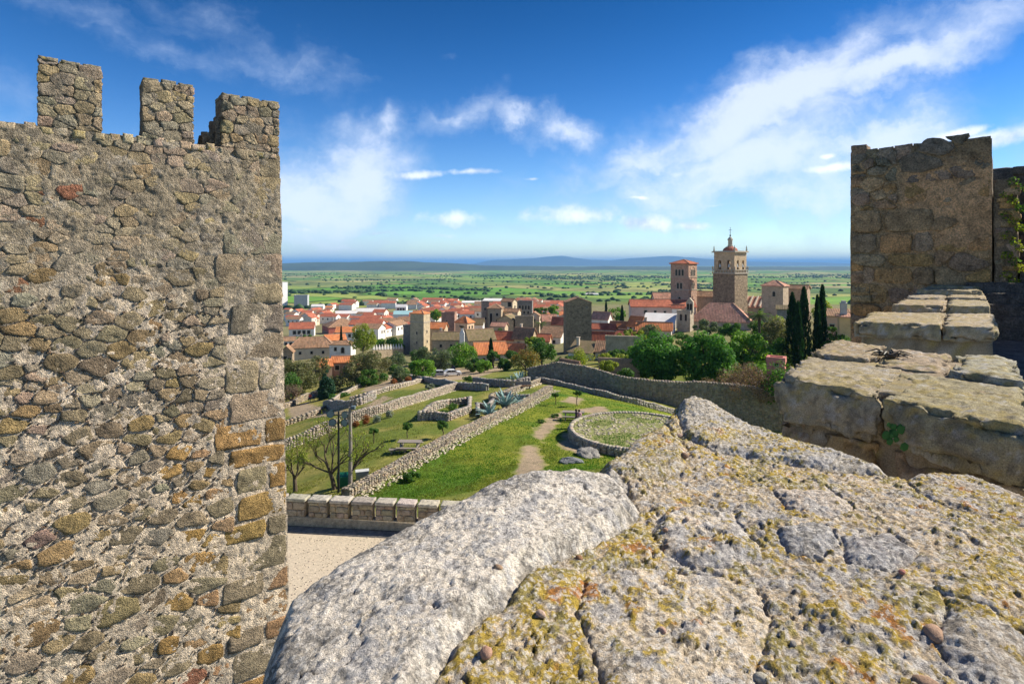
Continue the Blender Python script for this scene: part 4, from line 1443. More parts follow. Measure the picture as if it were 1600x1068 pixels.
def lichen_cols(co, base, seed, topk):
    x, y, z_ = co[:, 0], co[:, 1], co[:, 2]
    n1 = fbm(x * 4 + seed, y * 4, z_ * 4, octaves=3, seed=401)
    n2 = fbm(x * 22, y * 22 + seed, z_ * 22, octaves=4, seed=402, gain=.6)
    n3 = fbm(x * 13, y * 13, z_ * 13 + seed, octaves=4, seed=403, gain=.62)
    n4 = fbm(x * 30, y * 30, z_ * 30 + seed, octaves=3, seed=404)
    c = np.array(base) * (0.7 + .6 * n3[:, None]) * (1 + .5 * (n1[:, None] - .5))
    dk = smooth01(n3 + .25 * (n1 - .5) + .07 * (1 - topk), .56, .68)[:, None]
    c = c * (1 - .6 * dk) + .6 * dk * np.array([.10, .09, .08])
    gy = smooth01(fbm(x * 17, y * 17 + seed, z_ * 17, octaves=4, seed=405, gain=.6), .57, .65)[:, None]
    c = c * (1 - .6 * gy) + .6 * gy * np.array([.47, .46, .45])
    li = smooth01(n2 + .6 * (n1 - .5) + .10 * (topk - .5), .58, .66)[:, None]
    lc = np.array([.27, .235, .13]) * (1 - smooth01(n4, .42, .56))[:, None] + np.array([.38, .30, .10]) * smooth01(n4, .42, .56)[:, None]
    c = c * (1 - .7 * li) + .7 * li * lc
    return c


def corner_block(name, tops, ztop, zbot, parent, mat, step, amp, seed, color, bulge=0.02):
    """block over a quadrilateral plan (lf, rf, rb, lb), subdivided and roughened"""
    P4 = [Vector((*t, 0)) for t in tops]
    wu = max((P4[1] - P4[0]).length, (P4[2] - P4[3]).length); wv = max((P4[3] - P4[0]).length, (P4[2] - P4[1]).length)
    nu, nv, nz = max(3, int(wu / step)), max(3, int(wv / step)), max(3, int((ztop - zbot) / step))
    idx, vs, fs = {}, [], []

    def vid(i, j, k):
        key = (i, j, k)
        if key not in idx:
            a, b = i / nu, j / nv
            p = P4[0] * (1 - a) * (1 - b) + P4[1] * a * (1 - b) + P4[2] * a * b + P4[3] * (1 - a) * b
            idx[key] = len(vs)
            vs.append((p.x, p.y, zbot + (ztop - zbot) * k / nz, (a - .5) * 2, (b - .5) * 2, (k / nz - .5) * 2))
        return idx[key]
    for i in range(nu):
        for j in range(nv):
            fs.append((vid(i, j, nz), vid(i + 1, j, nz), vid(i + 1, j + 1, nz), vid(i, j + 1, nz)))
            fs.append((vid(i, j + 1, 0), vid(i + 1, j + 1, 0), vid(i + 1, j, 0), vid(i, j, 0)))
    for k in range(nz):
        for i in range(nu):
            fs.append((vid(i, 0, k), vid(i + 1, 0, k), vid(i + 1, 0, k + 1), vid(i, 0, k + 1)))
            fs.append((vid(i + 1, nv, k), vid(i, nv, k), vid(i, nv, k + 1), vid(i + 1, nv, k + 1)))
        for j in range(nv):
            fs.append((vid(nu, j, k), vid(nu, j + 1, k), vid(nu, j + 1, k + 1), vid(nu, j, k + 1)))
            fs.append((vid(0, j + 1, k), vid(0, j, k), vid(0, j, k + 1), vid(0, j + 1, k + 1)))
    A = np.array(vs)
    co, rel = A[:, :3].copy(), A[:, 3:]
    half = np.array([wu / 2, wv / 2, (ztop - zbot) / 2])
    dirn = rel ** 5
    dirn = dirn / np.maximum(np.linalg.norm(dirn, axis=1), 1e-9)[:, None]
    cu = (P4[1] - P4[0]).normalized(); cv = (P4[3] - P4[0]).normalized()
    D = dirn[:, :1] * np.array(cu) + dirn[:, 1:2] * np.array(cv) + dirn[:, 2:3] * np.array([0, 0, 1.0])
    ek = np.sort((1 - np.abs(rel)) * half, axis=1)[:, 1]
    er_ = fbm(co[:, 0] * 7 + seed, co[:, 1] * 7, co[:, 2] * 7, octaves=4, seed=seed + 3, gain=.6)
    rnd_ = amp * (0.3 + 5.0 * smooth01(er_, .42, .75)) * np.exp(-(ek / (amp * 1.3)) ** 2)
    d1 = fbm(co[:, 0] * 5 + seed, co[:, 1] * 5, co[:, 2] * 5, octaves=4, seed=seed)
    d2 = fbm(co[:, 0] * 24, co[:, 1] * 24 + seed, co[:, 2] * 24, octaves=3, seed=seed + 5)
    d3 = fbm(co[:, 0] * 60, co[:, 1] * 60 + seed, co[:, 2] * 60, octaves=2, seed=seed + 9)
    topf = np.clip(dirn[:, 2], 0, 1)
    co = co + D * ((2.0 - 1.2 * topf) * amp * (d1 - 0.5) + 1.0 * amp * (d2 - 0.5) + 0.6 * amp * (d3 - 0.5) - rnd_)[:, None]
    colr = lichen_cols(co, color, seed, np.clip(dirn[:, 2], 0, 1))
    return obj(name, mesh_from(name, co - np.array(parent.location), fs, [M['fg_coping']], True, col=colr), parent, color=color)


def lerp2(a, b, t):
    return (a[0] + (b[0] - a[0]) * t, a[1] + (b[1] - a[1]) * t)


rq = random.Random(3)
for k, (zt, lf, rf, lb, rb) in enumerate(STEPS):
    q = [plan(*lf, zt), plan(*rf, zt), plan(*rb, zt), plan(*lb, zt)]
    th = 0.30 if k == 0 else 0.16
    stp = 0.017 if k == 0 else 0.024
    am = 0.036 if k == 0 else 0.026
    # coping stones: front row split in two or three, back row one or two
    fsp = {0: (0, 0.50, 1.0), 1: (0, 0.62, 1.0), 2: (0, 0.55, 1), 3: (0, 0.5, 1), 4: (0, 1), 5: (0, 1)}[k]
    for i in range(len(fsp) - 1):
        g = 0.004 / max(0.3, math.dist(q[0], q[1]))
        a, b = fsp[i] + g, fsp[i + 1] - g
        fr1, fr2 = 0.0, (0.52 if k == 0 else 0.97)
        quad = [lerp2(lerp2(q[0], q[1], a), lerp2(q[3], q[2], a), fr1), lerp2(lerp2(q[0], q[1], b), lerp2(q[3], q[2], b), fr1), lerp2(lerp2(q[0], q[1], b), lerp2(q[3], q[2], b), fr2), lerp2(lerp2(q[0], q[1], a), lerp2(q[3], q[2], a), fr2)]
        corner_block('coping_stone', quad, zt + rq.uniform(-.01, .01) - (0.0 if k else 0.02), zt - th, par, 'coping', stp, am, 300 + k * 10 + i, pick(rq, [(0.42, 0.36, 0.27), (0.40, 0.33, 0.22)]))
    if k == 0:
        for (a, b, dz) in ((0.005, 0.36, 0.012), (0.365, 0.70, -0.012), (0.705, 0.995, 0.008)):
            quad = [lerp2(lerp2(q[0], q[1], a), lerp2(q[3], q[2], a), 0.515), lerp2(lerp2(q[0], q[1], b), lerp2(q[3], q[2], b), 0.515), lerp2(lerp2(q[0], q[1], b), lerp2(q[3], q[2], b), 1.0), lerp2(lerp2(q[0], q[1], a), lerp2(q[3], q[2], a), 1.0)]
            corner_block('coping_stone', quad, zt + dz, zt - th, par, 'coping', stp, am, 340 + int(a * 50), pick(rq, [(0.44, 0.39, 0.31), (0.40, 0.34, 0.23)]))
        # the rough face below, facing the camera
        for row, (za, zb) in enumerate(((-1.02, -1.26), (-1.28, -1.62), (-1.64, -2.1))):
            splits = [[0, 0.22, 0.52, 0.80, 1.0], [0, 0.34, 0.50, 0.76, 1.0], [0, .25, .6, 1]][row]
            for i in range(len(splits) - 1):
                a, b = splits[i] + .008, splits[i + 1] - .008
                f1 = 0.03 + rq.uniform(0, .03)
                quad = [lerp2(lerp2(q[0], q[1], a), lerp2(q[3], q[2], a), f1), lerp2(lerp2(q[0], q[1], b), lerp2(q[3], q[2], b), f1), lerp2(lerp2(q[0], q[1], b), lerp2(q[3], q[2], b), 0.9), lerp2(lerp2(q[0], q[1], a), lerp2(q[3], q[2], a), 0.9)]
                corner_block('face_stone', quad, za, zb, par, 'coping', 0.025, 0.045, 360 + row * 9 + i, pick(rq, [(0.42, 0.30, 0.16), (0.34, 0.26, 0.17), (0.44, 0.33, 0.20)]))
        quad = [lerp2(lerp2(q[0], q[1], .03), lerp2(q[3], q[2], .03), .08), lerp2(lerp2(q[0], q[1], .97), lerp2(q[3], q[2], .97), .08), lerp2(lerp2(q[0], q[1], .97), lerp2(q[3], q[2], .97), .93), lerp2(lerp2(q[0], q[1], .03), lerp2(q[3], q[2], .03), .93)]
        corner_block('parapet_core', quad, zt - .035, -4.0, par, 'coping', 0.05, 0.03, 399, (0.36, 0.29, 0.20))
    else:
        quad = [lerp2(lerp2(q[0], q[1], .04), lerp2(q[3], q[2], .04), .1), lerp2(lerp2(q[0], q[1], .96), lerp2(q[3], q[2], .96), .1), lerp2(lerp2(q[0], q[1], .96), lerp2(q[3], q[2], .96), 1.2), lerp2(lerp2(q[0], q[1], .04), lerp2(q[3], q[2], .04), 1.2)]
        corner_block('parapet_core', quad, zt - .04, -4.0, par, 'coping', 0.08, 0.03, 400 + k, (0.38, 0.31, 0.22))

# ------------------------------------------------------------------ rubble walls of the terraces
def stone_unit(seed):
    r = random.Random(seed)
    vs = []
    for z in (-1, 1):
        for (x, y) in ((-1, -1), (1, -1), (1, 1), (-1, 1)):
            k = 0.82 if z > 0 else 1.0
            vs.append((x * k * r.uniform(.75, 1.1), y * k * r.uniform(.75, 1.1), z * r.uniform(.8, 1.05)))
    return np.array(vs)


SU = [stone_unit(s) for s in range(12)]
SUF = np.array([(3, 2, 1, 0), (4, 5, 6, 7), (0, 1, 5, 4), (1, 2, 6, 5), (2, 3, 7, 6), (3, 0, 4, 7)])
PALG = [(0.34, 0.29, 0.23), (0.40, 0.34, 0.26), (0.25, 0.22, 0.18), (0.44, 0.37, 0.27), (0.28, 0.25, 0.21), (0.38, 0.30, 0.20), (0.20, 0.18, 0.15)]


class StoneHeap:
    def __init__(self, seed):
        self.r = random.Random(seed); self.v, self.f, self.c, self.n = [], [], [], 0

    def add(self, c, ax, sx, sy, sz, col):
        """one stone centred at c, long axis ax (unit, horizontal), half sizes"""
        u = SU[self.r.randrange(12)]
        ax = np.array([ax[0], ax[1], 0.0]); ay = np.array([-ax[1], ax[0], 0.0])
        p = np.array(c) + u[:, :1] * sx * ax + u[:, 1:2] * sy * ay + u[:, 2:3] * sz * np.array([0, 0, 1.0])
        self.v.append(p); self.f.append(SUF + self.n); self.n += 8
        self.c += [col] * 8

    def build(self, name, parent, mat='stone_attr_far'):
        if not self.v:
            return None
        L = np.array(parent.location)
        o = obj(name, mesh_from(name, np.vstack(self.v) - L, np.vstack(self.f), [M[mat]], False, col=np.array(self.c)), parent)
        return tag(o, kind='stuff')


def resample(pts, step):
    out = [Vector(pts[0])]
    for a, b in zip(pts[:-1], pts[1:]):
        a, b = Vector(a), Vector(b)
        n = max(1, int((b - a).length / step))
        out += [a + (b - a) * (i / n) for i in range(1, n + 1)]
    return out


def smooth_path(pts, it=2):
    pts = [Vector(p) for p in pts]
    for _ in range(it):
        q = [pts[0]]
        for a, b in zip(pts[:-1], pts[1:]):
            q += [a * .75 + b * .25, a * .25 + b * .75]
        q.append(pts[-1])
        pts = q
    return pts


def rubble_wall(name, label, foot, height, width, seed, cat='wall', stone=0.2, pal=PALG, coping=True, topcol=None, ground=True, group=None, apron=0.0, smooth_=2, off=0.0, topz=None):
    """foot: world points along the base; built to the left of the line by off; core + stones on both faces and top"""
    P_ = resample(smooth_path([Vector(p) for p in foot], smooth_), stone * 1.6)
    hs = height if hasattr(height, '__call__') else (lambda t: height)
    r = random.Random(seed)
    base = P_[len(P_) // 2]
    t = tag(thing(name, label, cat, (base.x, base.y, base.z), group=group), kind='thing')
    L = Vector(t.location)
    heap = StoneHeap(seed)
    n = len(P_)
    vs, fs = [], []
    for i, p in enumerate(P_):
        d = (P_[min(i + 1, n - 1)] - P_[max(i - 1, 0)]); d.z = 0; d.normalize()
        nn = Vector((-d.y, d.x, 0))
        f = i / (n - 1)
        h = hs(f) * (0.80 + 0.4 * float(vnoise(np.array([p.x * .45]), np.array([p.y * .45]), seed=seed)[()][0]))
        z0 = H1(p.x, p.y) if ground else p.z
        zt = (z0 + h) if topz is None else topz(f)
        h = zt - z0
        a, b = p + nn * (off - width / 2 + .05), p + nn * (off + width / 2 - .05)
        vs += [(a.x, a.y, z0 - 1.0), (a.x, a.y, zt - .05), (b.x, b.y, zt - .05), (b.x, b.y, z0 - 1.0)]
        if i:
            o = (i - 1) * 4
            fs += [(o, o + 4, o + 5, o + 1), (o + 1, o + 5, o + 6, o + 2), (o + 2, o + 6, o + 7, o + 3)]
        rows = max(1, int(h / (stone * 0.85)))
        ax = (d.x, d.y)
        for side_ in (-1, 1):
            for k in range(rows):
                if r.random() < 0.06:
                    continue
                c = p + nn * (off + side_ * (width / 2 - stone * 0.25)) + d * r.uniform(-.4, .4) * stone
                zz = z0 + (k + 0.5) * h / rows
                heap.add((c.x, c.y, zz), ax, stone * r.uniform(.6, 1.05), stone * r.uniform(.3, .42), h / rows * r.uniform(.42, .56), pick(r, pal))
        if coping:
            m = max(1, int(width / (stone * 1.3)))
            for k in range(m):
                c = p + nn * (off - width / 2 + width * (k + .5) / m) + d * r.uniform(-.3, .3) * stone
                heap.add((c.x, c.y, zt - .04 + r.uniform(-.03, .03)), ax, stone * r.uniform(.65, 1.0), width / m * r.uniform(.46, .58), stone * r.uniform(.25, .4), pick(r, topcol or pal))
        if apron > 0:
            for k in range(6):
                c = p - nn * (width / 2 - off + apron * r.random() ** 1.5) + d * r.uniform(-.5, .5) * stone
                heap.add((c.x, c.y, H1(c.x, c.y) + r.uniform(-.02, .07)), ax, stone * r.uniform(.5, 1.1), stone * r.uniform(.4, .8), stone * r.uniform(.2, .45), pick(r, [(0.48, 0.43, 0.34), (0.42, 0.38, 0.30), (0.52, 0.46, 0.34), (0.36, 0.36, 0.2)]))
    me_ = mesh_from('wall_core', np.array(vs) - np.array(L), fs + [(0, 1, 2, 3), tuple(4 * (n - 1) + q for q in (3, 2, 1, 0))], [M['stone_attr_far']], False, col=np.tile(np.array([0.33, 0.29, 0.23]), (len(vs), 1)))
    obj('wall_core', me_, t)
    heap.build('rubble_stones', t)
    return t


def GP(*pp):
    return [G(*p) for p in pp]


rubble_wall('terrace_wall', 'long rubble wall running diagonally up beside the bright green lawn', GP(*WALL_D), 0.62, 0.66, 1, off=0.35, stone=0.125, apron=1.0)
rubble_wall('terrace_wall', 'pale rubble retaining wall along the dry terrace behind the flood lights', GP((440, 706), (480, 690), (520, 672), (560, 657), (600, 645), (650, 629), (690, 616), (716, 608)), 0.95, 0.6, 2, stone=0.15, off=0.3, apron=0.5,
            pal=[(0.45, 0.39, 0.32), (0.40, 0.35, 0.29), (0.5, 0.43, 0.34)])
rubble_wall('terrace_wall', 'dark shaded terrace wall below the white car', GP((640, 592), (665, 596), (690, 602), (712, 606)), 0.9, 0.5, 3, stone=0.25, pal=[(0.26, 0.25, 0.24), (0.31, 0.29, 0.27)], apron=0)
rubble_wall('terrace_wall', 'short dark wall between the terraces left of the agave bed', GP((716, 608), (738, 609), (760, 610)), 0.9, 0.5, 4, stone=0.25, pal=[(0.26, 0.25, 0.24), (0.31, 0.29, 0.27)])
rubble_wall('terrace_wall', 'curving grey wall under the yellow grass bank', GP((742, 601), (770, 603), (800, 605), (826, 601)), 1.0, 0.5, 5, stone=0.25, pal=[(0.25, 0.24, 0.23), (0.30, 0.28, 0.26)])
rubble_wall('terrace_wall', 'low tumbled wall rising to the gate of the alley', GP((785, 619), (805, 611), (825, 604), (845, 598)), 0.6, 0.5, 6, stone=0.2, apron=0.7)
rubble_wall('alley_wall', 'low wall edging the shaded alley beside the lawn', GP((838, 597), (870, 602), (905, 610), (950, 622), (1000, 634), (1060, 648)), 0.7, 0.4, 7, stone=0.2, pal=[(0.30, 0.28, 0.26), (0.36, 0.34, 0.31), (0.33, 0.30, 0.26)])
rubble_wall('curved_planter', 'curved dark stone planter wall on the lower left terrace', GP((507, 638), (520, 640), (545, 637), (565, 632), (585, 624)), 1.2, 0.45, 8, stone=0.24, pal=[(0.33, 0.31, 0.29), (0.38, 0.35, 0.31)])
rubble_wall('stepped_wall', 'pale stepped walls beside the winding path on the left', GP((548, 628), (572, 622), (598, 613), (640, 603), (668, 594)), 0.75, 0.6, 9, stone=0.25, pal=[(0.46, 0.40, 0.33), (0.41, 0.36, 0.30)])
rubble_wall('stepped_wall', 'second pale wall between the path and the trees on the left', GP((520, 628), (540, 616), (566, 604), (600, 594), (630, 588)), 0.7, 0.5, 10, stone=0.25, pal=[(0.46, 0.40, 0.33), (0.41, 0.36, 0.30)])
rubble_wall('path_wall', 'low rubble wall beside the person in red', GP((440, 668), (462, 660), (490, 650), (508, 640)), 0.7, 0.5, 11, stone=0.25)
rubble_wall('path_wall', 'upper rubble wall behind the person in red', GP((440, 640), (460, 633), (480, 624), (500, 616)), 1.2, 0.5, 12, stone=0.25)

# ruined stone enclosures (old cisterns)
rubble_wall('ruin_enclosure', 'roofless rectangular ruin full of weeds on the grass', GP((656, 657), (668, 645), (700, 634), (734, 630), (733, 645), (700, 657), (680, 655), (656, 657)), 0.85, 0.4, 13, stone=0.2, smooth_=0, cat='ruin', pal=[(0.38, 0.34, 0.29), (0.45, 0.38, 0.31), (0.30, 0.28, 0.25)])
rubble_wall('sunken_bed', 'stone-walled sunken bed holding the large blue agave', GP((747, 650), (746, 638), (763, 640), (772, 630), (800, 623), (826, 623)), 0.6, 0.4, 14, stone=0.2, smooth_=0, cat='planter', pal=[(0.30, 0.28, 0.26), (0.36, 0.33, 0.29)])
rubble_wall('stone_ring', 'small round stone well-head behind the blue agave', [G(782 + 16 * math.cos(a), 626 + 5.5 * math.sin(a)) for a in [k * 2 * math.pi / 10 for k in range(11)]], 0.7, 0.5, 15, stone=0.2, smooth_=1, cat='well')

# tall wall of the alley below the houses
TALLTOP = [(830, 575), (845, 562), (872, 566), (903, 577), (937, 587), (967, 594), (1040, 598), (1110, 603), (1215, 622)]
tall_foot = []
for (px, py) in [(826, 588), (845, 590), (872, 593), (905, 601), (940, 610), (970, 616), (1040, 634), (1110, 666), (1230, 715)]:
    Yd = 91 - 11 * min(1, max(0, (px - 830) / 150.0))
    tall_foot.append(P(px, py, Yd))
tfx = [p.x for p in tall_foot]


def tall_top(f):
    i = min(len(TALLTOP) - 1.001, f * (len(TALLTOP) - 1))
    k = int(i); t = i - k
    px = TALLTOP[k][0] * (1 - t) + TALLTOP[k + 1][0] * t; py = TALLTOP[k][1] * (1 - t) + TALLTOP[k + 1][1] * t
    Yd = 91 - 11 * min(1, max(0, (px - 830) / 150.0))
    return (HY - py) / F * Yd


rubble_wall('alley_retaining_wall', 'tall weathered wall of the alley running below the big green trees', tall_foot, 2.6, 0.5, 16, stone=0.26, smooth_=0, ground=False, topz=tall_top,
            pal=[(0.27, 0.235, 0.20), (0.32, 0.275, 0.23), (0.23, 0.205, 0.18), (0.31, 0.25, 0.19)])  # stone colours darkened, the shade on this face is put into them
# ------------------------------------------------------------------ round terrace
rc = Vector((10.4, 48.0, 0)); RR_ = 5.5; RZ = -13.95
rt_ = tag(thing('round_terrace', 'low round stone terrace with a cobbled grassy top beside the lawn', 'terrace', (rc.x, rc.y, -15.2)), kind='thing')
heap = StoneHeap(77)
rgr = random.Random(78)
ring = []
for k in range(120):
    a = 2 * math.pi * k / 120
    ring.append((rc.x + RR_ * math.cos(a), rc.y + RR_ * math.sin(a)))
    d = (-math.sin(a), math.cos(a))
    for q in range(8):
        heap.add((ring[-1][0] + rgr.uniform(-.05, .05), ring[-1][1] + rgr.uniform(-.05, .05), RZ - .12 - q * 0.2), d, rgr.uniform(.11, .17), .16, .105, pick(rgr, [(0.36, 0.32, 0.27), (0.42, 0.36, 0.28), (0.31, 0.28, 0.25)]))
    heap.add((rc.x + (RR_ - .1) * math.cos(a), rc.y + (RR_ - .1) * math.sin(a), RZ + .0), d, .15, .2, .07, pick(rgr, [(0.46, 0.41, 0.33), (0.40, 0.36, 0.30)]))
for _ in range(1500):
    a, q = rgr.uniform(0, 6.283), (RR_ - .35) * math.sqrt(rgr.random())
    x, y = rc.x + q * math.cos(a), rc.y + q * math.sin(a)
    if float(fbm(np.array([x * .5]), np.array([y * .5]), octaves=3, seed=44)[0]) > 0.52:
        continue
    heap.add((x, y, RZ - .085 + rgr.uniform(-.03, .03)), (math.cos(rgr.uniform(0, 6)), math.sin(rgr.uniform(0, 6))), rgr.uniform(.06, .14), rgr.uniform(.05, .1), .06, pick(rgr, [(0.42, 0.37, 0.28), (0.36, 0.33, 0.26), (0.47, 0.41, 0.31)]))
heap.build('cobbles', rt_)
mb = MB()
mb.lathe([(RR_ - .12, -3.0), (RR_ - .12, RZ - .06 + 15.2), (RR_ * .5, RZ - .05 + 15.2), (.01, RZ - .04 + 15.2)], 60)
M['terrace_turf'] = plain_mat('terrace_turf', (0.20, 0.21, 0.075), sc=2.2, var=0.65)
mb.build('turf', M['terrace_turf'], rt_)

# grey boulders under it
def boulder(name, label, px, py, s, seed, col, squash=(1, .8, .55)):
    bm = bmesh.new()
    bmesh.ops.create_icosphere(bm, subdivisions=4, radius=1.0)
    co = np.array([v.co[:] for v in bm.verts])
    d = 1 + 1.1 * (fbm(co[:, 0] * 1.2 + seed, co[:, 1] * 1.2, co[:, 2] * 1.2, octaves=4, seed=seed) - 0.5) + .12 * (fbm(co[:, 0] * 5 + seed, co[:, 1] * 5, co[:, 2] * 5, octaves=3, seed=seed) - 0.5)
    co = co * d[:, None] * np.array(squash) * s
    for v, c in zip(bm.verts, co):
        v.co = c
    me_ = bpy.data.meshes.new(name); bm.to_mesh(me_); bm.free()
    me_.materials.append(M['stone_obj_far'])
    g = G(px, py)
    o = obj(name, me_, None, (g.x, g.y, g.z + s * .1), seed, col)
    return tag(o, label, 'boulder')


M['stone_obj_far'] = stone_mat('boulder_stone', 'object', sc=0.4, bump=0.9, dist=0.05)
boulder('boulder', 'bluish grey rock below the round terrace nearest the lawn', 893, 722, 0.7, 3, (0.22, 0.235, 0.25), (1.2, .7, .35))
boulder('boulder', 'flat grey rock against the foot of the round terrace', 918, 711, 0.95, 5, (0.29, 0.28, 0.265), (1.1, .8, .4))


# ------------------------------------------------------------------ courtyard with its battlemented parapet
cy = MB()
cy.box(-22, 6.5, 3.0, 27.0, -13.2, -12.62)
M['gravel'] = stone_mat('court_gravel', 'const', (0.54, 0.465, 0.36), sc=1.2, var=0.2, bump=0.7, dist=0.02, speck=0.28)
tag(cy.build('courtyard_gravel', M['gravel']), 'pale gravel courtyard below the tower', 'ground', kind='structure')
ghp = StoneHeap(9)
rgg = random.Random(10)
gpar = tag(thing('courtyard_pebbles', 'loose pebbles and litter on the gravel courtyard', 'gravel', (-7.0, 23.0, -12.6)), kind='stuff')
for _ in range(1800):
    x_, y_ = rgg.uniform(-11.5, -3.0), rgg.uniform(17.5, 26.3)
    s_ = rgg.uniform(.012, .03)
    a_ = rgg.uniform(0, 6.28)
    ghp.add((x_, y_, -12.615), (math.cos(a_), math.sin(a_)), s_, s_ * .8, s_ * .5, pick(rgg, [(0.55, 0.47, 0.37), (0.42, 0.36, 0.29), (0.62, 0.55, 0.45), (0.34, 0.30, 0.25)]))
ghp.build('pebbles', gpar)
cp = tag(thing('crenellated_parapet', 'low battlemented parapet with square capped merlons at the courtyard edge', 'parapet', (-6.0, 27.0, -12.6)), kind='thing')
pa, pb = P(430, 822, 27.4), P(860, 842, 26.0)
pd = (pb - pa); pd.z = 0; plen = pd.length; pd.normalize()
fr_p = Frame((pa.x, pa.y, 0), pd, (pd.y, -pd.x, 0))
PZ = -12.62
M['court_stone'] = stone_mat('courtyard_parapet_stone', 'object', sc=0.8, bump=0.8, dist=0.04)
rough_block('parapet_wall', (fr_p, -4.0, plen, PZ - .5, PZ + 0.50, -0.55, 0.0), cp, 'court_stone', step=0.14, amp=0.02, seed=501, color=(0.40, 0.34, 0.25))
rough_block('kerb', (fr_p, -4.0, plen, PZ - .4, PZ + 0.06, 0.02, 0.62), cp, 'court_stone', step=0.14, amp=0.012, seed=502, color=(0.26, 0.24, 0.22))
rc2 = random.Random(4)
xs = -4.0 + .2
k = 0
while xs < plen - 1:
    w = rc2.uniform(.86, 1.0)
    mer = rough_block('merlon', (fr_p, xs, xs + w, PZ + .48, PZ + 1.20, -0.5, -0.03), cp, 'court_stone', step=0.07, amp=0.02, seed=510 + k, color=pick(rc2, [(0.42, 0.33, 0.22), (0.38, 0.31, 0.22)]))
    # courses on the merlon face
    for (c0, poly) in coursed_cells(xs + .01, xs + w - .01, PZ + .50, PZ + 1.19, (.2, .32), (.3, .6), rc2, .012):
        o, c = rounded(poly, .012, rc2, 12, .5, .006)
        if o:
            vs, f_ = stone_geom(o, c, .03, rc2, rings=((1.0, 0.0), (0.93, .8), (0.6, 1.0)))
            obj('stone', mesh_from('stone', fr_p(vs) - np.array(cp.location), f_, [M['court_stone']], True), mer, color=pick(rc2, [(0.44, 0.34, 0.22), (0.38, 0.31, 0.23), (0.34, 0.28, 0.20)]))
    rough_block('cap_stone', (fr_p, xs - .02, xs + w + .02, PZ + 1.19, PZ + 1.36, -0.6, 0.04), cp, 'court_stone', step=0.08, amp=0.025, seed=540 + k, color=pick(rc2, [(0.46, 0.42, 0.36), (0.42, 0.38, 0.32)]))
    xs += w + .16
    k += 1

# ------------------------------------------------------------------ grass tufts on the near lawn
gr_ = np.random.RandomState(5)
N = 150000
yy_ = 1 / gr_.uniform(1 / 85.0, 1 / 31.0, N)
uu_ = gr_.uniform(430, 1080, N)
xx_ = (uu_ - HX) / F * yy_
dl = poly_dist(xx_, yy_, LAWN)
dm = np.full(N, 99.0)
for q in DIRT_W:
    dm = np.minimum(dm, poly_dist(xx_, yy_, q))
dm += (fbm(xx_ / .9, yy_ / .9, octaves=4, seed=33) - 0.5) * 1.6
rcd = np.hypot(xx_ - rc.x, yy_ - rc.y)
dens = np.where(dl < 0, 1.0, 0.55 * smooth01(fbm(xx_ / 2.5, yy_ / 2.5, octaves=3, seed=66), 0.38, 0.6))
tt_ = (rcd < RR_ - .4) & (fbm(xx_ * .5, yy_ * .5, octaves=3, seed=44) > .52)
ok = (dm > 0.2) & ((rcd > RR_ + .1) | tt_) & (gr_.uniform(0, 1, N) < dens)
rcd = rcd[ok]
xx_, yy_, dl = xx_[ok], yy_[ok], dl[ok]
zz_ = np.where(rcd < RR_, RZ - .05, H(xx_, yy_))
n = len(xx_)
a = gr_.uniform(0, 6.283, n); hgt = gr_.uniform(.03, .10, n) * np.where(dl < 0, 1.0, 1.3); wd = gr_.uniform(.02, .055, n)
lx, ly = gr_.uniform(-.05, .05, n), gr_.uniform(-.05, .05, n)
v0 = np.c_[xx_ - np.cos(a) * wd, yy_ - np.sin(a) * wd, zz_ - .02]; v1 = np.c_[xx_ + np.cos(a) * wd, yy_ + np.sin(a) * wd, zz_ - .02]; v2 = np.c_[xx_ + lx, yy_ + ly, zz_ + hgt]
GV = np.stack([v0, v1, v2], 1).reshape(-1, 3)
gc = np.where((dl < 0)[:, None], np.array([0.085, 0.20, 0.025]), np.array([0.19, 0.22, 0.05])) * gr_.uniform(.65, 1.35, n)[:, None]
yl = smooth01(fbm(xx_ / 3.0, yy_ / 3.0, octaves=3, seed=22), .5, .75)[:, None]
gc = gc * (1 - .6 * yl) + np.array([0.24, 0.24, 0.06]) * .6 * yl
tag(obj('grass', mesh_from('grass', GV, np.arange(3 * n).reshape(-1, 3), [M['leaf']], False, col=np.repeat(gc, 3, axis=0))), 'short green grass on the castle lawn and terraces', 'grass', kind='stuff')

# ------------------------------------------------------------------ town
def auto_uv(poly):
    p = [Vector(q) for q in poly]
    n = (p[1] - p[0]).cross(p[2] - p[0])
    if n.z < 0: n = -n
    n.normalize()
    dn = Vector((n.x, n.y, 0))
    dn = dn.normalized() if dn.length > 1e-4 else Vector((0, -1, 0))
    u = Vector((-dn.y, dn.x, 0)); s = u.cross(n)
    return [(q.dot(u), q.dot(s)) for q in p]


def roof_solid(polys, th=0.2):
    mb = MB()
    edges = {}
    for p in polys:
        mb.add(p, [tuple(range(len(p)))], 0, [auto_uv(p)])
        mb.add([(x, y, z - th) for x, y, z in p][::-1], [tuple(range(len(p)))], 0, [auto_uv(p)])
        for i in range(len(p)):
            a, b = tuple(round(v, 4) for v in p[i]), tuple(round(v, 4) for v in p[(i + 1) % len(p)])
            if (b, a) in edges: del edges[(b, a)]
            else: edges[(a, b)] = 1
    for (a, b) in edges:
        mb.add([a, b, (b[0], b[1], b[2] - th), (a[0], a[1], a[2] - th)], [(3, 2, 1, 0)])
    return mb


WIN = {}


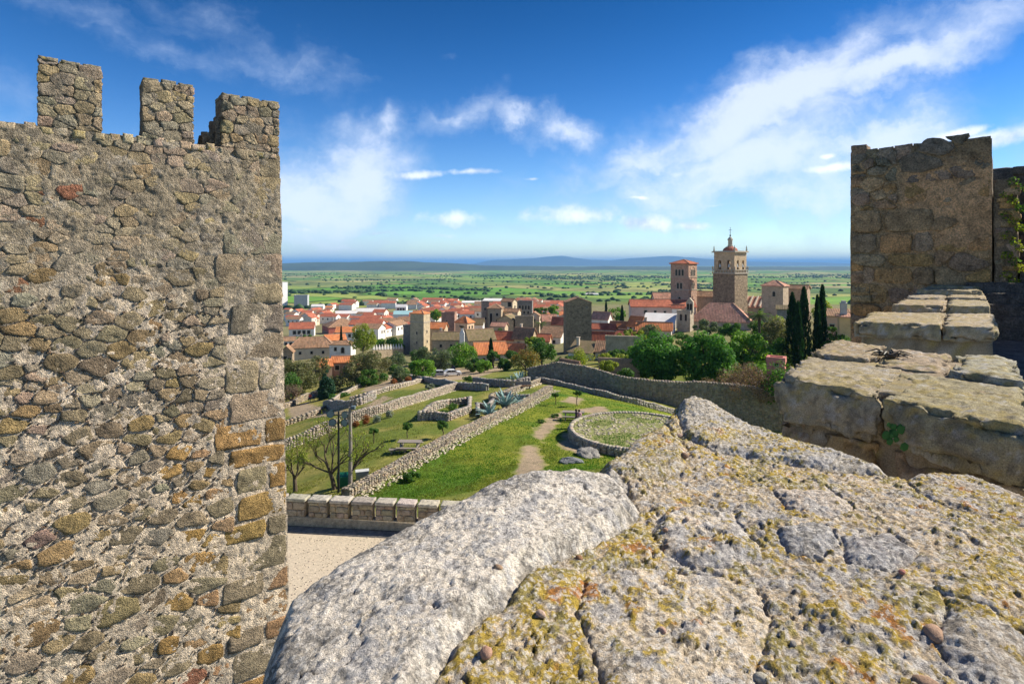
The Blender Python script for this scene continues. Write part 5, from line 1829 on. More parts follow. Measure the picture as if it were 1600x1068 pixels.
def win_mesh(w, h, arch=False, deep=0.05):
    key = (round(w, 2), round(h, 2), arch)
    if key in WIN: return WIN[key]
    mb = MB()
    t = max(0.10, w * 0.16)
    if not arch:
        mb.box(-w / 2 - t, -w / 2, -.07, .05, -h / 2 - t, h / 2 + t, 0); mb.box(w / 2, w / 2 + t, -.07, .05, -h / 2 - t, h / 2 + t, 0)
        mb.box(-w / 2, w / 2, -.07, .05, h / 2, h / 2 + t, 0); mb.box(-w / 2, w / 2, -.10, .05, -h / 2 - t, -h / 2, 0)
        mb.add([(-w / 2, -.02, -h / 2), (w / 2, -.02, -h / 2), (w / 2, -.02, h / 2), (-w / 2, -.02, h / 2)], [(0, 1, 2, 3)], 1)
    else:
        r = w / 2; n = 8
        arc = [(r * math.cos(math.pi * k / n), h / 2 - r + r * math.sin(math.pi * k / n)) for k in range(n + 1)]
        arc2 = [((r + t) * math.cos(math.pi * k / n), h / 2 - r + (r + t) * math.sin(math.pi * k / n)) for k in range(n + 1)]
        inn = [(r, -h / 2)] + arc + [(-r, -h / 2)]
        out = [(r + t, -h / 2)] + arc2 + [(-r - t, -h / 2)]
        m = len(inn)
        mb.add([(x, -.02, z) for x, z in inn], [tuple(range(m))[::-1]], 1)
        vs = [(x, -.08, z) for x, z in inn] + [(x, -.08, z) for x, z in out] + [(x, .05, z) for x, z in out] + [(x, .0, z) for x, z in inn]
        fs = []
        for k in range(m - 1):
            fs += [(k, m + k, m + k + 1, k + 1), (m + k, 2 * m + k, 2 * m + k + 1, m + k + 1), (3 * m + k, k, k + 1, 3 * m + k + 1)]
        mb.add(vs, fs, 0)
        mb.box(-r - t, r + t, -.12, .05, -h / 2 - t, -h / 2, 0)
    WIN[key] = mb.mesh('window', [M['frame'], M['glass']])
    return WIN[key]


OCC = []
FACE = {'f': (0, 0), 'r': (1, math.pi / 2), 'b': (2, math.pi), 'l': (3, -math.pi / 2)}


def put_win(parent, w, d, face, u, z, ww, hh, arch=False, name='window', batter=0.0):
    rot = FACE[face][1]
    L_ = w if face in 'fb' else d
    off = (d if face in 'fb' else w) / 2
    x, y = (u - .5) * L_, -off - .01
    c, s = math.cos(rot), math.sin(rot)
    return obj(name, win_mesh(ww, hh, arch), parent, (x * c - y * s, x * s + y * c, z), rot)


def bld(name, label, xL, xR, yE, yB, Y, rel=0, dr=0.8, roof='gx', rise=6, wall=(0.6, 0.55, 0.48), rm='roof_red', wins=(), wm='plaster', cat='house', over=0.35, group=None, chim=0, down=6.0, th=0.22):
    """a building whose front spans xL..xR of the photograph at depth Y, eaves at yE, foot at yB, turned rel degrees from facing the camera"""
    OCC.append((xL, xR, yE, yB, Y))
    pc = (xL + xR) / 2
    al = math.atan((pc - HX) / F)
    re = math.radians(rel)
    tot = (xR - xL) * Y * math.cos(al) / F
    w = tot / (math.cos(re) + dr * abs(math.sin(re))); d = dr * w
    zB, zE = (HY - yB) / F * Y, (HY - yE) / F * Y
    h = zE - zB; r = rise / F * Y
    t = thing(name, label, cat, ((pc - HX) / F * Y, Y, zB), -al + re, group)
    mb = MB()
    x, y = w / 2, d / 2
    if roof == 'gx':
        mb.add([(-x, -y, -down), (x, -y, -down), (x, y, -down), (-x, y, -down), (-x, -y, h), (x, -y, h), (x, y, h), (-x, y, h), (-x, 0, h + r * .97), (x, 0, h + r * .97)],
               [(0, 1, 5, 4), (1, 2, 6, 9, 5), (2, 3, 7, 6), (3, 0, 4, 8, 7), (4, 5, 9, 8), (6, 7, 8, 9)])
    elif roof == 'gy':
        mb.add([(-x, -y, -down), (x, -y, -down), (x, y, -down), (-x, y, -down), (-x, -y, h), (x, -y, h), (x, y, h), (-x, y, h), (0, -y, h + r * .97), (0, y, h + r * .97)],
               [(0, 1, 5, 8, 4), (1, 2, 6, 5), (2, 3, 7, 9, 6), (3, 0, 4, 7), (4, 8, 9, 7), (5, 6, 9, 8)])
    elif roof == 'shed':
        mb.add([(-x, -y, -down), (x, -y, -down), (x, y, -down), (-x, y, -down), (-x, -y, h), (x, -y, h), (x, y, h + r * .97), (-x, y, h + r * .97)],
               [(0, 1, 5, 4), (1, 2, 6, 5), (2, 3, 7, 6), (3, 0, 4, 7), (4, 5, 6, 7)])
    else:
        mb.box(-x, x, -y, y, -down, h)
    wo_ = mb.build('wall', M[wm], t, color=wall)
    X, Yy = x + over, y + over
    if roof != 'flat':
        hh = h + .06
        if roof == 'gx':
            k = over / max(y, .1) * r
            polys = [[(-X, -Yy, hh - k), (X, -Yy, hh - k), (X, 0, hh + r), (-X, 0, hh + r)], [(X, Yy, hh - k), (-X, Yy, hh - k), (-X, 0, hh + r), (X, 0, hh + r)]]
        elif roof == 'gy':
            k = over / max(x, .1) * r
            polys = [[(-X, Yy, hh - k), (-X, -Yy, hh - k), (0, -Yy, hh + r), (0, Yy, hh + r)], [(X, -Yy, hh - k), (X, Yy, hh - k), (0, Yy, hh + r), (0, -Yy, hh + r)]]
        elif roof == 'shed':
            k = over / max(d, .1) * r
            polys = [[(-X, -Yy, hh - k), (X, -Yy, hh - k), (X, Yy, hh + r + k), (-X, Yy, hh + r + k)]]
        else:
            if w > d:
                e = x - y
                polys = [[(-X, -Yy, hh), (X, -Yy, hh), (e + .001, 0, hh + r), (-e - .001, 0, hh + r)], [(X, Yy, hh), (-X, Yy, hh), (-e - .001, 0, hh + r), (e + .001, 0, hh + r)], [(X, -Yy, hh), (X, Yy, hh), (e + .001, 0, hh + r)], [(-X, Yy, hh), (-X, -Yy, hh), (-e - .001, 0, hh + r)]]
            else:
                e = y - x
                polys = [[(-X, -Yy, hh), (X, -Yy, hh), (0, -e - .001, hh + r)], [(X, Yy, hh), (-X, Yy, hh), (0, e + .001, hh + r)], [(X, -Yy, hh), (X, Yy, hh), (0, e + .001, hh + r), (0, -e - .001, hh + r)], [(-X, Yy, hh), (-X, -Yy, hh), (0, -e - .001, hh + r), (0, e + .001, hh + r)]]
        ro = roof_solid(polys, th).build('roof', M[rm], t)
        if r > 0.4 and roof in ('gx', 'gy', 'hip'):
            rb = MB()                                   # ridge tiles
            if roof == 'gx': rb.tube([(-X, 0, hh + r + .02), (X, 0, hh + r + .02)], .13, 6)
            elif roof == 'gy': rb.tube([(0, -Yy, hh + r + .02), (0, Yy, hh + r + .02)], .13, 6)
            else:
                for p in polys:
                    top_ = max(p, key=lambda q: q[2])
                for (sx, sy) in ((1, 1), (1, -1), (-1, 1), (-1, -1)):
                    ex, ey = (max(0, x - y) * sx, 0) if w > d else (0, max(0, y - x) * sy)
                    rb.tube([(sx * X, sy * Yy, hh + .02), (ex, ey, hh + r + .02)], .12, 6)
            rb.build('ridge_tiles', M['ridge'], ro)
        for k in range(chim):
            cb = MB()
            cx_ = (-.25 + .5 * k) * w
            cb.box(cx_ - .35, cx_ + .35, -.3 + d * .1, .3 + d * .1, h, h + r + 1.1); cb.box(cx_ - .45, cx_ + .45, -.4 + d * .1, .4 + d * .1, h + r + 1.1, h + r + 1.25)
            cb.build('chimney', M['plaster'], ro, color=(0.55, 0.48, 0.40))
    else:
        rb = MB()
        for (a0, a1, b0, b1) in ((-x - .1, x + .1, -y - .1, -y + .3), (-x - .1, x + .1, y - .3, y + .1), (-x - .1, -x + .3, -y + .3, y - .3), (x - .3, x + .1, -y + .3, y - .3)):
            rb.box(a0, a1, b0, b1, h - .3, h + .5)
        rb.build('parapet', M[wm], t, color=tuple(c * .9 for c in wall))
    for wn in wins:
        face, u, fz, ww, hh_ = wn[:5]
        put_win(t, w, d, face, u, fz * h, ww, hh_, len(wn) > 5 and wn[5])
    t['_dim'] = (w, d, h, r)
    return t


M['rubble_tower'] = stone_mat('tower_rubble', 'object', sc=0.22, var=0.55, bump=0.9, dist=0.2, speck=0.7)
M['ridge'] = plain_mat('ridge_tiles', (0.50, 0.30, 0.20), var=0.2)
ST = 'masonry'
TAN, BRN, DRK, CRM, WHT, PNK, GRY = (0.50, 0.40, 0.28), (0.36, 0.28, 0.20), (0.27, 0.23, 0.18), (0.66, 0.56, 0.42), (0.80, 0.78, 0.74), (0.62, 0.42, 0.34), (0.46, 0.43, 0.40)


def row(face, n, fz, ww, hh, a=0.12, b=0.88, arch=False):
    return [(face, a + (b - a) * (k + .5) / n, fz, ww, hh, arch) for k in range(n)]


# --- left half
bld('house', 'white house with bright pink-red roof and four dark windows beside the tower', 452, 493, 512, 529, 400, rel=-6, dr=.6, roof='gx', rise=9, wall=WHT, rm='roof_red', wins=row('f', 4, .66, 1.9, 2.4) + row('f', 3, .2, 1.5, 2.2))
bld('apartment_building', 'long red-walled apartment block with a tan roof and white ground floor', 503, 566, 508, 523, 430, rel=14, dr=.9, roof='hip', rise=11, wall=(0.42, 0.13, 0.10), rm='roof_brown', cat='building', wins=row('f', 8, .28, 1.5, 2.2) + row('l', 5, .3, 1.4, 2), chim=2)
bld('house', 'long beige house with low old tiled roof left of the yellow-green tree', 452, 524, 541, 556, 212, rel=-4, dr=.45, roof='hip', rise=15, wall=CRM, rm='roof_brown', wins=row('f', 3, .5, .8, 1.0), chim=1)
bld('house', 'white annex with small tiled roof and a rounded niche below the red apartment block', 515, 556, 537, 552, 205, rel=-22, dr=.6, roof='hip', rise=5, wall=WHT, rm='roof_brown', wins=[('f', .28, .55, .9, 1.2), ('f', .62, .45, 1.1, 2.0, True), ('r', .5, .6, .9, 1.1)])
bld('house', 'house with orange tiled roof behind the beige house', 505, 541, 529, 545, 236, rel=12, dr=.8, roof='gx', rise=7, wall=CRM, rm='roof_orange')
bld('house', 'brown stone house at the edge of the castle tower', 438, 460, 548, 566, 190, rel=-10, dr=1.0, roof='gy', rise=9, wall=BRN, rm='roof_brown', wm=ST, wins=[('f', .4, .45, 1.2, 1.4), ('f', .75, .3, 1.2, 1.4)])
bld('house', 'small white house above the brown stone house', 440, 461, 531, 541, 300, rel=0, dr=.8, roof='gx', rise=5, wall=WHT, rm='roof_brown', wins=row('f', 2, .5, 1.2, 1.4))
bld('house', 'dark walled house with bright orange roof among the left trees', 518, 552, 563, 583, 150, rel=-10, dr=.8, roof='gx', rise=7, wall=(0.30, 0.20, 0.16), rm='roof_orange', wins=[('f', .3, .55, 1.1, 1.2), ('f', .7, .35, .8, 2.0)])
bld('shed', 'low shed with orange roof half hidden by the left trees', 494, 519, 570, 582, 146, rel=8, dr=.7, roof='shed', rise=7, wall=(0.35, 0.24, 0.18), rm='roof_orange', cat='shed')
bld('house', 'orange roofed house glimpsed through the green tree on the left', 548, 574, 566, 580, 158, rel=0, dr=.8, roof='gx', rise=6, wall=CRM, rm='roof_orange')

t = bld('stone_tower', 'slim square stone tower with red tiled cap and moulded band', 641, 672, 489, 556, 200, rel=-34, dr=.72, roof='hip', rise=4, wall=(0.52, 0.43, 0.29), rm='roof_orange', wm=ST, cat='tower', over=.15,
        wins=[('f', .5, .55, .5, .9), ('f', .5, .33, .4, .8), ('r', .5, .58, .5, .9), ('r', .55, .35, .5, .9)])
w, d, h, r = t['_dim']
mb = MB(); mb.box(-w / 2 - .15, w / 2 + .15, -d / 2 - .15, d / 2 + .15, h * .79, h * .815)
mb.build('string_course', M['frame'], t)
bld('stone_wall_block', 'dark stone annex leaning on the slim stone tower', 630, 645, 509, 556, 203, rel=-20, dr=.6, roof='flat', wall=(0.30, 0.27, 0.24), wm=ST, cat='building')
# crenellated garden wall with white pinnacles
cw = tag(thing('pinnacled_wall', 'garden wall crowned with a row of small white pinnacles', 'wall', tuple(P(605, 552, 192))), kind='thing')
ca_, cb_ = P(582, 551, 190), P(630, 549, 197)
L = Vector(cw.location); dv = (cb_ - ca_)
mb = MB(); ang = math.atan2(dv.y, dv.x)
mb.box(0, dv.length, -.2, .2, -4, 1.0)
mb.build('wall', M['masonry'], cw, ca_ - L, ang, color=TAN)
pm = MB(); pm.box(-.32, .32, -.3, .3, 0, .7); pm.lathe([(.36, .7), (.30, .95), (.12, 1.3), (.22, 1.45), (.02, 1.75)], 6)
pm = pm.mesh('pinnacle', [M['white']])
for k in range(11):
    p = ca_ + dv * ((k + .4) / 11) - L
    obj('pinnacle', pm, cw, (p.x, p.y, p.z + 1.0), ang)

# --- centre left
bld('brick_tower', 'squat brown tower with flat top behind the stork nest', 690, 714, 489, 518, 232, rel=-12, dr=.9, roof='flat', wall=(0.40, 0.25, 0.19), wm=ST, cat='tower', wins=[('f', .4, .6, .5, .8)])
bld('house', 'beige house with bright orange hipped roof beside the squat brown tower', 711, 741, 503, 521, 222, rel=-36, dr=.8, roof='hip', rise=9, wall=(0.66, 0.48, 0.33), rm='roof_orange', wins=[('r', .3, .6, .7, 1.0), ('r', .7, .6, .7, 1.0)])
bld('house', 'house with orange roof right against the slim stone tower', 668, 700, 511, 527, 212, rel=-16, dr=.8, roof='gx', rise=8, wall=TAN, rm='roof_orange', wm=ST, wins=[('f', .7, .4, .8, 1.0)])
bld('house', 'grey stone house with mossy roof below the squat brown tower', 676, 722, 528, 548, 194, rel=-8, dr=.7, roof='gx', rise=10, wall=TAN, rm='roof_mossy', wm=ST, wins=row('f', 2, .5, .8, 1.0), chim=1)
bld('barn', 'large barn with long mossy brown roof', 724, 774, 528, 546, 186, rel=16, dr=.8, roof='gx', rise=14, wall=TAN, rm='roof_mossy', wm=ST, cat='barn')
sn = thing('stork_chimney', 'white chimney carrying a dark stork nest', 'chimney', tuple(P(722, 528, 180)))
mb = MB(); mb.box(-.75, .75, -.6, .6, -2.0, 1.5); mb.add([(-.75, -.6, 1.5), (.75, -.6, 1.5), (.75, .6, 1.5), (-.75, .6, 1.5), (-.3, -.3, 2.6), (.3, -.3, 2.6), (.3, .3, 2.6), (-.3, .3, 2.6)], [(0, 1, 5, 4), (1, 2, 6, 5), (2, 3, 7, 6), (3, 0, 4, 7), (4, 5, 6, 7)]); mb.box(-.32, .32, -.32, .32, 2.6, 3.2)
mb.build('shaft', M['white'], sn)
mb = MB(); mb.lathe([(.3, 3.2), (.8, 3.5), (.95, 3.9), (.85, 4.1), (.4, 4.05)], 10)
mb.build('nest', M['bark'], sn)
bld('house', 'house with dark red roof right of the mossy barn', 772, 806, 528, 542, 192, rel=-12, dr=.7, roof='gx', rise=11, wall=TAN, rm='roof_red', wm=ST)
bld('house', 'low house with vivid orange roof and grey walls above the car park', 738, 792, 549, 566, 158, rel=10, dr=.8, roof='gx', rise=15, wall=(0.50, 0.46, 0.45), rm='roof_orange', wins=row('f', 3, .5, .6, .6))
bld('house', 'second vivid orange roof stepping down behind the autumn tree', 785, 822, 547, 562, 165, rel=-14, dr=.8, roof='gx', rise=11, wall=TAN, rm='roof_orange', wm=ST)
bld('house', 'stone house with pale brown gabled roof and lit right wall', 800, 841, 527, 544, 190, rel=-28, dr=.75, roof='gx', rise=15, wall=(0.55, 0.45, 0.30), rm='roof_brown', wm=ST, wins=[('f', .35, .5, .9, 1.2), ('r', .5, .6, .6, .9)], chim=1)
bld('house', 'small house with pinkish roof below the palace', 767, 794, 508, 521, 216, rel=-20, dr=.7, roof='gx', rise=5, wall=TAN, rm='roof_pink')
bld('house', 'white and beige house left of the palace tower', 735, 757, 505, 524, 235, rel=-10, dr=.8, roof='gx', rise=8, wall=WHT, rm='roof_mossy')
# palace group
bld('palace_tower', 'tall narrow brown stone tower at the left end of the palace', 752, 764, 472, 513, 262, rel=10, dr=1.0, roof='flat', wall=(0.33, 0.25, 0.20), wm=ST, cat='tower', wins=[('f', .4, .75, .8, 1.1), ('f', .5, .4, .8, 1.2)])
bld('palace', 'brown stone palace block with dark slit window strip', 762, 787, 481, 512, 262, rel=-12, dr=.9, roof='hip', rise=6, wall=(0.42, 0.33, 0.23), rm='roof_brown', wm=ST, cat='palace', wins=[('f', .25, .45, 1.1, 5.5), ('f', .7, .7, 1.1, 1.3), ('f', .7, .35, 1.1, 1.3)])
bld('palace', 'tall beige wing of the palace with loggia opening under the roof', 783, 808, 470, 500, 275, rel=-30, dr=.7, roof='gx', rise=4, wall=(0.62, 0.52, 0.37), rm='roof_brown', wm=ST, cat='palace', wins=[('f', .75, .85, 2.0, 2.4), ('f', .3, .45, .9, 1.1), ('r', .5, .7, .9, 1.2)])
bld('palace', 'long sunlit wing of the palace with low tiled roof', 784, 814, 486, 503, 264, rel=-20, dr=.6, roof='gx', rise=4, wall=(0.64, 0.53, 0.37), rm='roof_brown', wm=ST, cat='palace', wins=[('f', .3, .6, .9, 1.1)])
bld('house', 'big gabled house with broad mossy roof in front of the palace', 777, 812, 498, 521, 250, rel=-24, dr=.9, roof='gy', rise=7, wall=(0.45, 0.36, 0.24), rm='roof_mossy', wm=ST)
bld('ruined_wall_block', 'high windowless dark stone wall right of the palace', 805, 834, 495, 517, 246, rel=-6, dr=.4, roof='flat', wall=(0.32, 0.27, 0.20), wm=ST, cat='building')
bld('ruined_palace', 'roofless dark grey ruin with gaping windows behind the palace', 807, 833, 471, 493, 300, rel=-8, dr=.5, roof='flat', wall=(0.24, 0.22, 0.20), wm=ST, cat='ruin', wins=row('f', 4, .6, 1.1, 2.0) + row('f', 3, .25, 1.1, 1.6))
bld('house', 'cream gabled house right of the high windowless wall', 827, 845, 492, 508, 255, rel=-10, dr=.8, roof='gy', rise=5, wall=CRM, rm='roof_brown', wins=[('f', .5, .5, .9, 1.1)])
bld('house', 'house with salmon roof left of the big square tower', 845, 870, 500, 512, 250, rel=12, dr=.7, roof='gx', rise=9, wall=TAN, rm='roof_pink')
bld('house', 'house with purple-brown roof touching the big square tower', 862, 884, 505, 521, 240, rel=-14, dr=.8, roof='gx', rise=10, wall=TAN, rm='roof_red')
bld('house', 'house with orange roof edge and white wall left of the big square tower', 843, 882, 524, 540, 205, rel=-18, dr=.6, roof='shed', rise=12, wall=WHT, rm='roof_brown', wins=row('f', 2, .5, .9, 1.0))
bld('house', 'low house with reddish tiles and weeds below the big square tower', 822, 862, 530, 546, 190, rel=-12, dr=.6, roof='gx', rise=9, wall=TAN, rm='roof_red', wm=ST)

# big square tower
t = bld('square_stone_tower', 'big square grey-brown stone tower with shallow gabled top in the town centre', 880, 924, 471, 548, 166, rel=8, dr=.8, roof='gy', rise=7, wall=(0.38, 0.31, 0.21), rm='roof_brown', wm='rubble_tower', cat='tower', over=.12, wins=[('f', .82, .9, .5, .35), ('l', .5, .5, .4, .9)])
bld('house', 'lean-to with dark mossy roof at the foot of the big square tower', 888, 934, 548, 563, 142, rel=-24, dr=.7, roof='shed', rise=13, wall=(0.62, 0.63, 0.66), rm='roof_mossy', wins=[('r', .5, .5, .7, .9)], chim=1)
bld('shed', 'stone shed with brown tiled roof right of the mossy lean-to', 930, 958, 547, 560, 140, rel=-10, dr=.7, roof='shed', rise=12, wall=(0.58, 0.55, 0.46), rm='roof_brown', cat='shed', wins=[('f', .5, .4, 1.2, 1.2)])
bld('house', 'low house with old mottled tile roof built on the alley wall', 868, 912, 577, 592, 92, rel=-42, dr=.75, roof='gx', rise=14, wall=(0.42, 0.34, 0.26), rm='roof_brown', wm=ST, chim=0)
bld('house', 'house with dark red roof right of the big square tower', 922, 966, 531, 546, 176, rel=-6, dr=.5, roof='gx', rise=13, wall=TAN, rm='roof_red', wm=ST)
bld('house', 'stone house with low roof behind the dark red roof', 921, 962, 512, 528, 198, rel=-6, dr=.5, roof='gx', rise=7, wall=GRY, rm='roof_red', wm=ST)
bld('house', 'white gabled house with pink roof right of the big square tower', 924, 957, 497, 510, 240, rel=-22, dr=.7, roof='gx', rise=10, wall=WHT, rm='roof_pink', wins=[('r', .5, .5, .9, 1.2)])
bld('house', 'orange roofed house between the white house and the long church nave', 952, 984, 511, 526, 205, rel=-14, dr=.7, roof='gx', rise=9, wall=TAN, rm='roof_orange')
bld('house', 'house with red gable roof left of the yellow-green bush', 962, 1000, 522, 538, 160, rel=-30, dr=.7, roof='gx', rise=7, wall=TAN, rm='roof_red', wm=ST)
bld('ruined_wall_block', 'broken stone enclosure wall with sloping buttress below the red roofs', 946, 1004, 528, 556, 128, rel=-4, dr=.12, roof='flat', wall=(0.42, 0.36, 0.27), wm=ST, cat='wall')
bld('garden_wall_block', 'low brown garden wall over the ivy beside the big trees', 935, 1000, 564, 588, 96, rel=-4, dr=.06, roof='flat', wall=(0.40, 0.31, 0.22), wm=ST, cat='wall')

# --- church of the two towers
bld('church_nave', 'long church wing with pinkish wall, red roof and four small dark windows', 981, 1086, 477, 500, 192, rel=9, dr=.42, roof='gx', rise=9, wall=(0.62, 0.47, 0.40), rm='roof_red', cat='church', wins=[('f', .22, .62, .9, 1.1), ('f', .37, .62, .8, 1.0), ('f', .52, .55, .7, 1.4), ('f', .66, .62, .8, .9)])
bld('house', 'gabled house with vivid orange roof in front of the church wing', 980, 1012, 507, 522, 172, rel=-34, dr=1.0, roof='gx', rise=13, wall=(0.55, 0.50, 0.47), rm='roof_orange', wins=[('f', .3, .5, .8, 1.6), ('f', .65, .5, .8, 1.6)])
bld('house', 'house with long salmon roof just above the big round tree', 994, 1050, 513, 528, 160, rel=-4, dr=.5, roof='gx', rise=10, wall=(0.62, 0.57, 0.50), rm='roof_orange', wins=[('f', .28, .3, 1.4, 1.6)], chim=1)
bld('church_annex', 'white sheet roofed annex between the orange roofs and the stone bell gable', 1006, 1056, 502, 514, 178, rel=-8, dr=.6, roof='shed', rise=11, wall=WHT, rm='roof_white', cat='annex')
bld('church_annex', 'small white gabled annex at the end of the church wing', 1050, 1068, 480, 502, 186, rel=0, dr=.6, roof='gx', rise=4, wall=WHT, rm='roof_red', cat='annex')
t = bld('stone_turret', 'stone church turret with arched openings and bell gable', 1058, 1084, 487, 516, 176, rel=-20, dr=.8, roof='flat', wall=(0.47, 0.40, 0.31), wm=ST, cat='turret', wins=[('f', .3, .72, .7, 2.0, True), ('f', .68, .72, .7, 2.0, True)])
w, d, h, r = t['_dim']
mb = MB(); mb.box(w * .1, w * .62, -.5, .5, h, h + 3.2); mb.add([(w * .1, -.5, h + 3.2), (w * .62, -.5, h + 3.2), (w * .62, .5, h + 3.2), (w * .1, .5, h + 3.2), (w * .36, -.5, h + 4.4), (w * .36, .5, h + 4.4)], [(0, 1, 4), (3, 5, 2), (1, 2, 5, 4), (0, 4, 5, 3)])
bgab = mb.build('bell_gable', M['masonry'], t, color=(0.50, 0.43, 0.33))
for u in (.25, .47):
    obj('bell_opening', win_mesh(.8, 1.9, True), bgab, (w * u, -.53, h + 1.7))
bld('church_apse', 'broad apse with sweeping pale pink tiled roof below the bell tower', 1078, 1176, 500, 514, 180, rel=-4, dr=.62, roof='hip', rise=27, wall=(0.45, 0.38, 0.30), rm='roof_pink', wm=ST, cat='church')
t = bld('church_main_roof', 'main nave of the church with ribbed tiled roof beside the bell tower', 1132, 1196, 478, 494, 206, rel=-12, dr=.5, roof='shed', rise=14, wall=(0.45, 0.38, 0.30), rm='roof_pink', wm=ST, cat='church')
w, d, h, r = t['_dim']
for k in range(7):
    mb = MB()
    xk = -w / 2 + w * (k + .5) / 7
    mb.tube([(xk, -d / 2, h + .25), (xk + .2, d / 2, h + r + .25)], .35, 6)
    mb.build('roof_rib', M['ridge2'] if 'ridge2' in M else M['frame'], t)
bld('church_side_roof', 'old church roof between the two church towers', 1082, 1120, 462, 482, 214, rel=0, dr=.6, roof='gx', rise=7, wall=(0.45, 0.38, 0.30), rm='roof_brown', wm=ST, cat='church')
bld('church_side_roof', 'low tiled church roof left of the brown belfry', 1018, 1056, 465, 482, 212, rel=14, dr=.6, roof='gx', rise=8, wall=(0.50, 0.42, 0.32), rm='roof_pink', wm=ST, cat='church')

# romanesque tower
t = bld('brown_belfry', 'reddish-brown church belfry with arched triple openings and red cap', 1048, 1089, 411.5, 474, 205, rel=-26, dr=.98, roof='hip', rise=6, wall=(0.46, 0.30, 0.22), rm='roof_red', wm=ST, cat='tower', over=.45)
w, d, h, r = t['_dim']
for (f0, f1) in ((.655, .668), (.345, .36), (.985, 1.0)):
    mb = MB(); mb.box(-w / 2 - .16, w / 2 + .16, -d / 2 - .16, d / 2 + .16, h * f0, h * f1); mb.build('string_course', M['frame'], t)
M['belfry_band'] = plain_mat('belfry_arch_stone', (0.52, 0.36, 0.27), var=.2)
for face in 'fr':
    for (fz, n, ww, hh_, ar) in ((.80, 3, .78, 2.2, 3.9), (.475, 2, .78, 2.1, 3.1)):
        a_ = obj('blind_arch', win_mesh(ar, ar * .92, True), t)
        # relieving arch: frame only
        L_ = w if face == 'f' else d; off = (d if face == 'f' else w) / 2; rot = FACE[face][1]
        c, s = math.cos(rot), math.sin(rot)
        x, y = 0, -off - .0
        key = ('ring', round(ar, 2))
        if key not in WIN:
            mbr = MB(); R_ = ar / 2; nn_ = 12
            pa_ = [((R_) * math.cos(math.pi * k / nn_), R_ * math.sin(math.pi * k / nn_)) for k in range(nn_ + 1)]
            pb_ = [((R_ + .35) * math.cos(math.pi * k / nn_), (R_ + .35) * math.sin(math.pi * k / nn_)) for k in range(nn_ + 1)]
            m_ = nn_ + 1
            mbr.add([(q[0], -.14, q[1]) for q in pa_] + [(q[0], -.14, q[1]) for q in pb_] + [(q[0], .05, q[1]) for q in pb_] + [(q[0], .05, q[1]) for q in pa_],
                    [f_ for k in range(nn_) for f_ in ((k, m_ + k, m_ + k + 1, k + 1), (m_ + k, 2 * m_ + k, 2 * m_ + k + 1, m_ + k + 1), (3 * m_ + k, k, k + 1, 3 * m_ + k + 1))])
            WIN[key] = mbr.mesh('blind_arch', [M['belfry_band']])
        a_.data = WIN[key]
        a_.location = (x * c - y * s, x * s + y * c, h * fz - .2); a_.rotation_euler = (0, 0, rot)
        for k in range(n):
            put_win(t, w, d, face, .5 + (k - (n - 1) / 2) * (1.2 / L_), h * fz - .35, ww, hh_, True)
put_win(t, w, d, 'f', .5, h * .12, 1.0, 1.6, True)

# bell tower

al = math.atan((1141 - HX) / F); Yb = 200.0
tot = 54 * Yb * math.cos(al) / F
w = tot / (math.cos(math.radians(31)) + math.sin(math.radians(31))); d = w
zB = (HY - 476) / F * Yb; zb2 = (HY - 425) / F * Yb - zB; zt2 = (HY - 394.5) / F * Yb - zB
t = thing('bell_tower', 'tall church bell tower with pinnacles, small red dome and lantern', 'tower', ((1141 - HX) / F * Yb, Yb, zB), -al - math.radians(31))
mb = MB(); mb.box(-w / 2, w / 2, -d / 2, d / 2, -5, zb2 - .4); mb.build('shaft', M['rubble_tower'] if 'rubble_tower' in M else M['masonry'], t, color=(0.40, 0.31, 0.215))
# belfry stage: four corner piers and middle piers leave real openings
wi = w - .5
bs = MB()
ow, oh = 1.25, 3.3
oz0, oz1 = zb2 + .9, zb2 + .9 + oh
for side_ in range(4):
    rot = side_ * math.pi / 2
    c, s = math.cos(rot), math.sin(rot)
    us = [-wi * .22, wi * .22]
    edges = [-wi / 2] + [e for u in us for e in (u - ow / 2, u + ow / 2)] + [wi / 2 - .5]

    def bxl(x0, x1, z0, z1, y0=-wi / 2, y1=-wi / 2 + .5):
        pts = [(x, y, z_) for z_ in (z0, z1) for (x, y) in ((x0, y0), (x1, y0), (x1, y1), (x0, y1))]
        bs.add([(x * c - y * s, x * s + y * c, z_) for x, y, z_ in pts], [(3, 2, 1, 0), (4, 5, 6, 7), (0, 1, 5, 4), (1, 2, 6, 5), (2, 3, 7, 6), (3, 0, 4, 7)])
    bxl(edges[0], edges[1], zb2 - .4, zt2); bxl(edges[2], edges[3], zb2 - .4, zt2); bxl(edges[4], edges[5], zb2 - .4, zt2)
    for u in us:
        bxl(u - ow / 2, u + ow / 2, zb2 - .4, oz0)
        # arch head built of steps round a half circle
        for q in range(6):
            x0 = u - ow / 2 + ow * q / 6; x1 = x0 + ow / 6
            xm = (x0 + x1) / 2 - u
            bxl(x0, x1, oz1 - ow / 2 + math.sqrt(max(0, (ow / 2) ** 2 - xm * xm)), zt2)
bs.build('belfry', M['masonry'], t, color=(0.52, 0.40, 0.27))
mb = MB(); mb.box(-wi / 2 + .6, wi / 2 - .6, -wi / 2 + .6, wi / 2 - .6, zb2 - .4, zb2 + .6); mb.build('bell_floor', M['masonry'], t, color=(.2, .17, .13))
mb = MB(); mb.box(-w / 2 - .25, w / 2 + .25, -d / 2 - .25, d / 2 + .25, zb2 - .55, zb2 - .15)
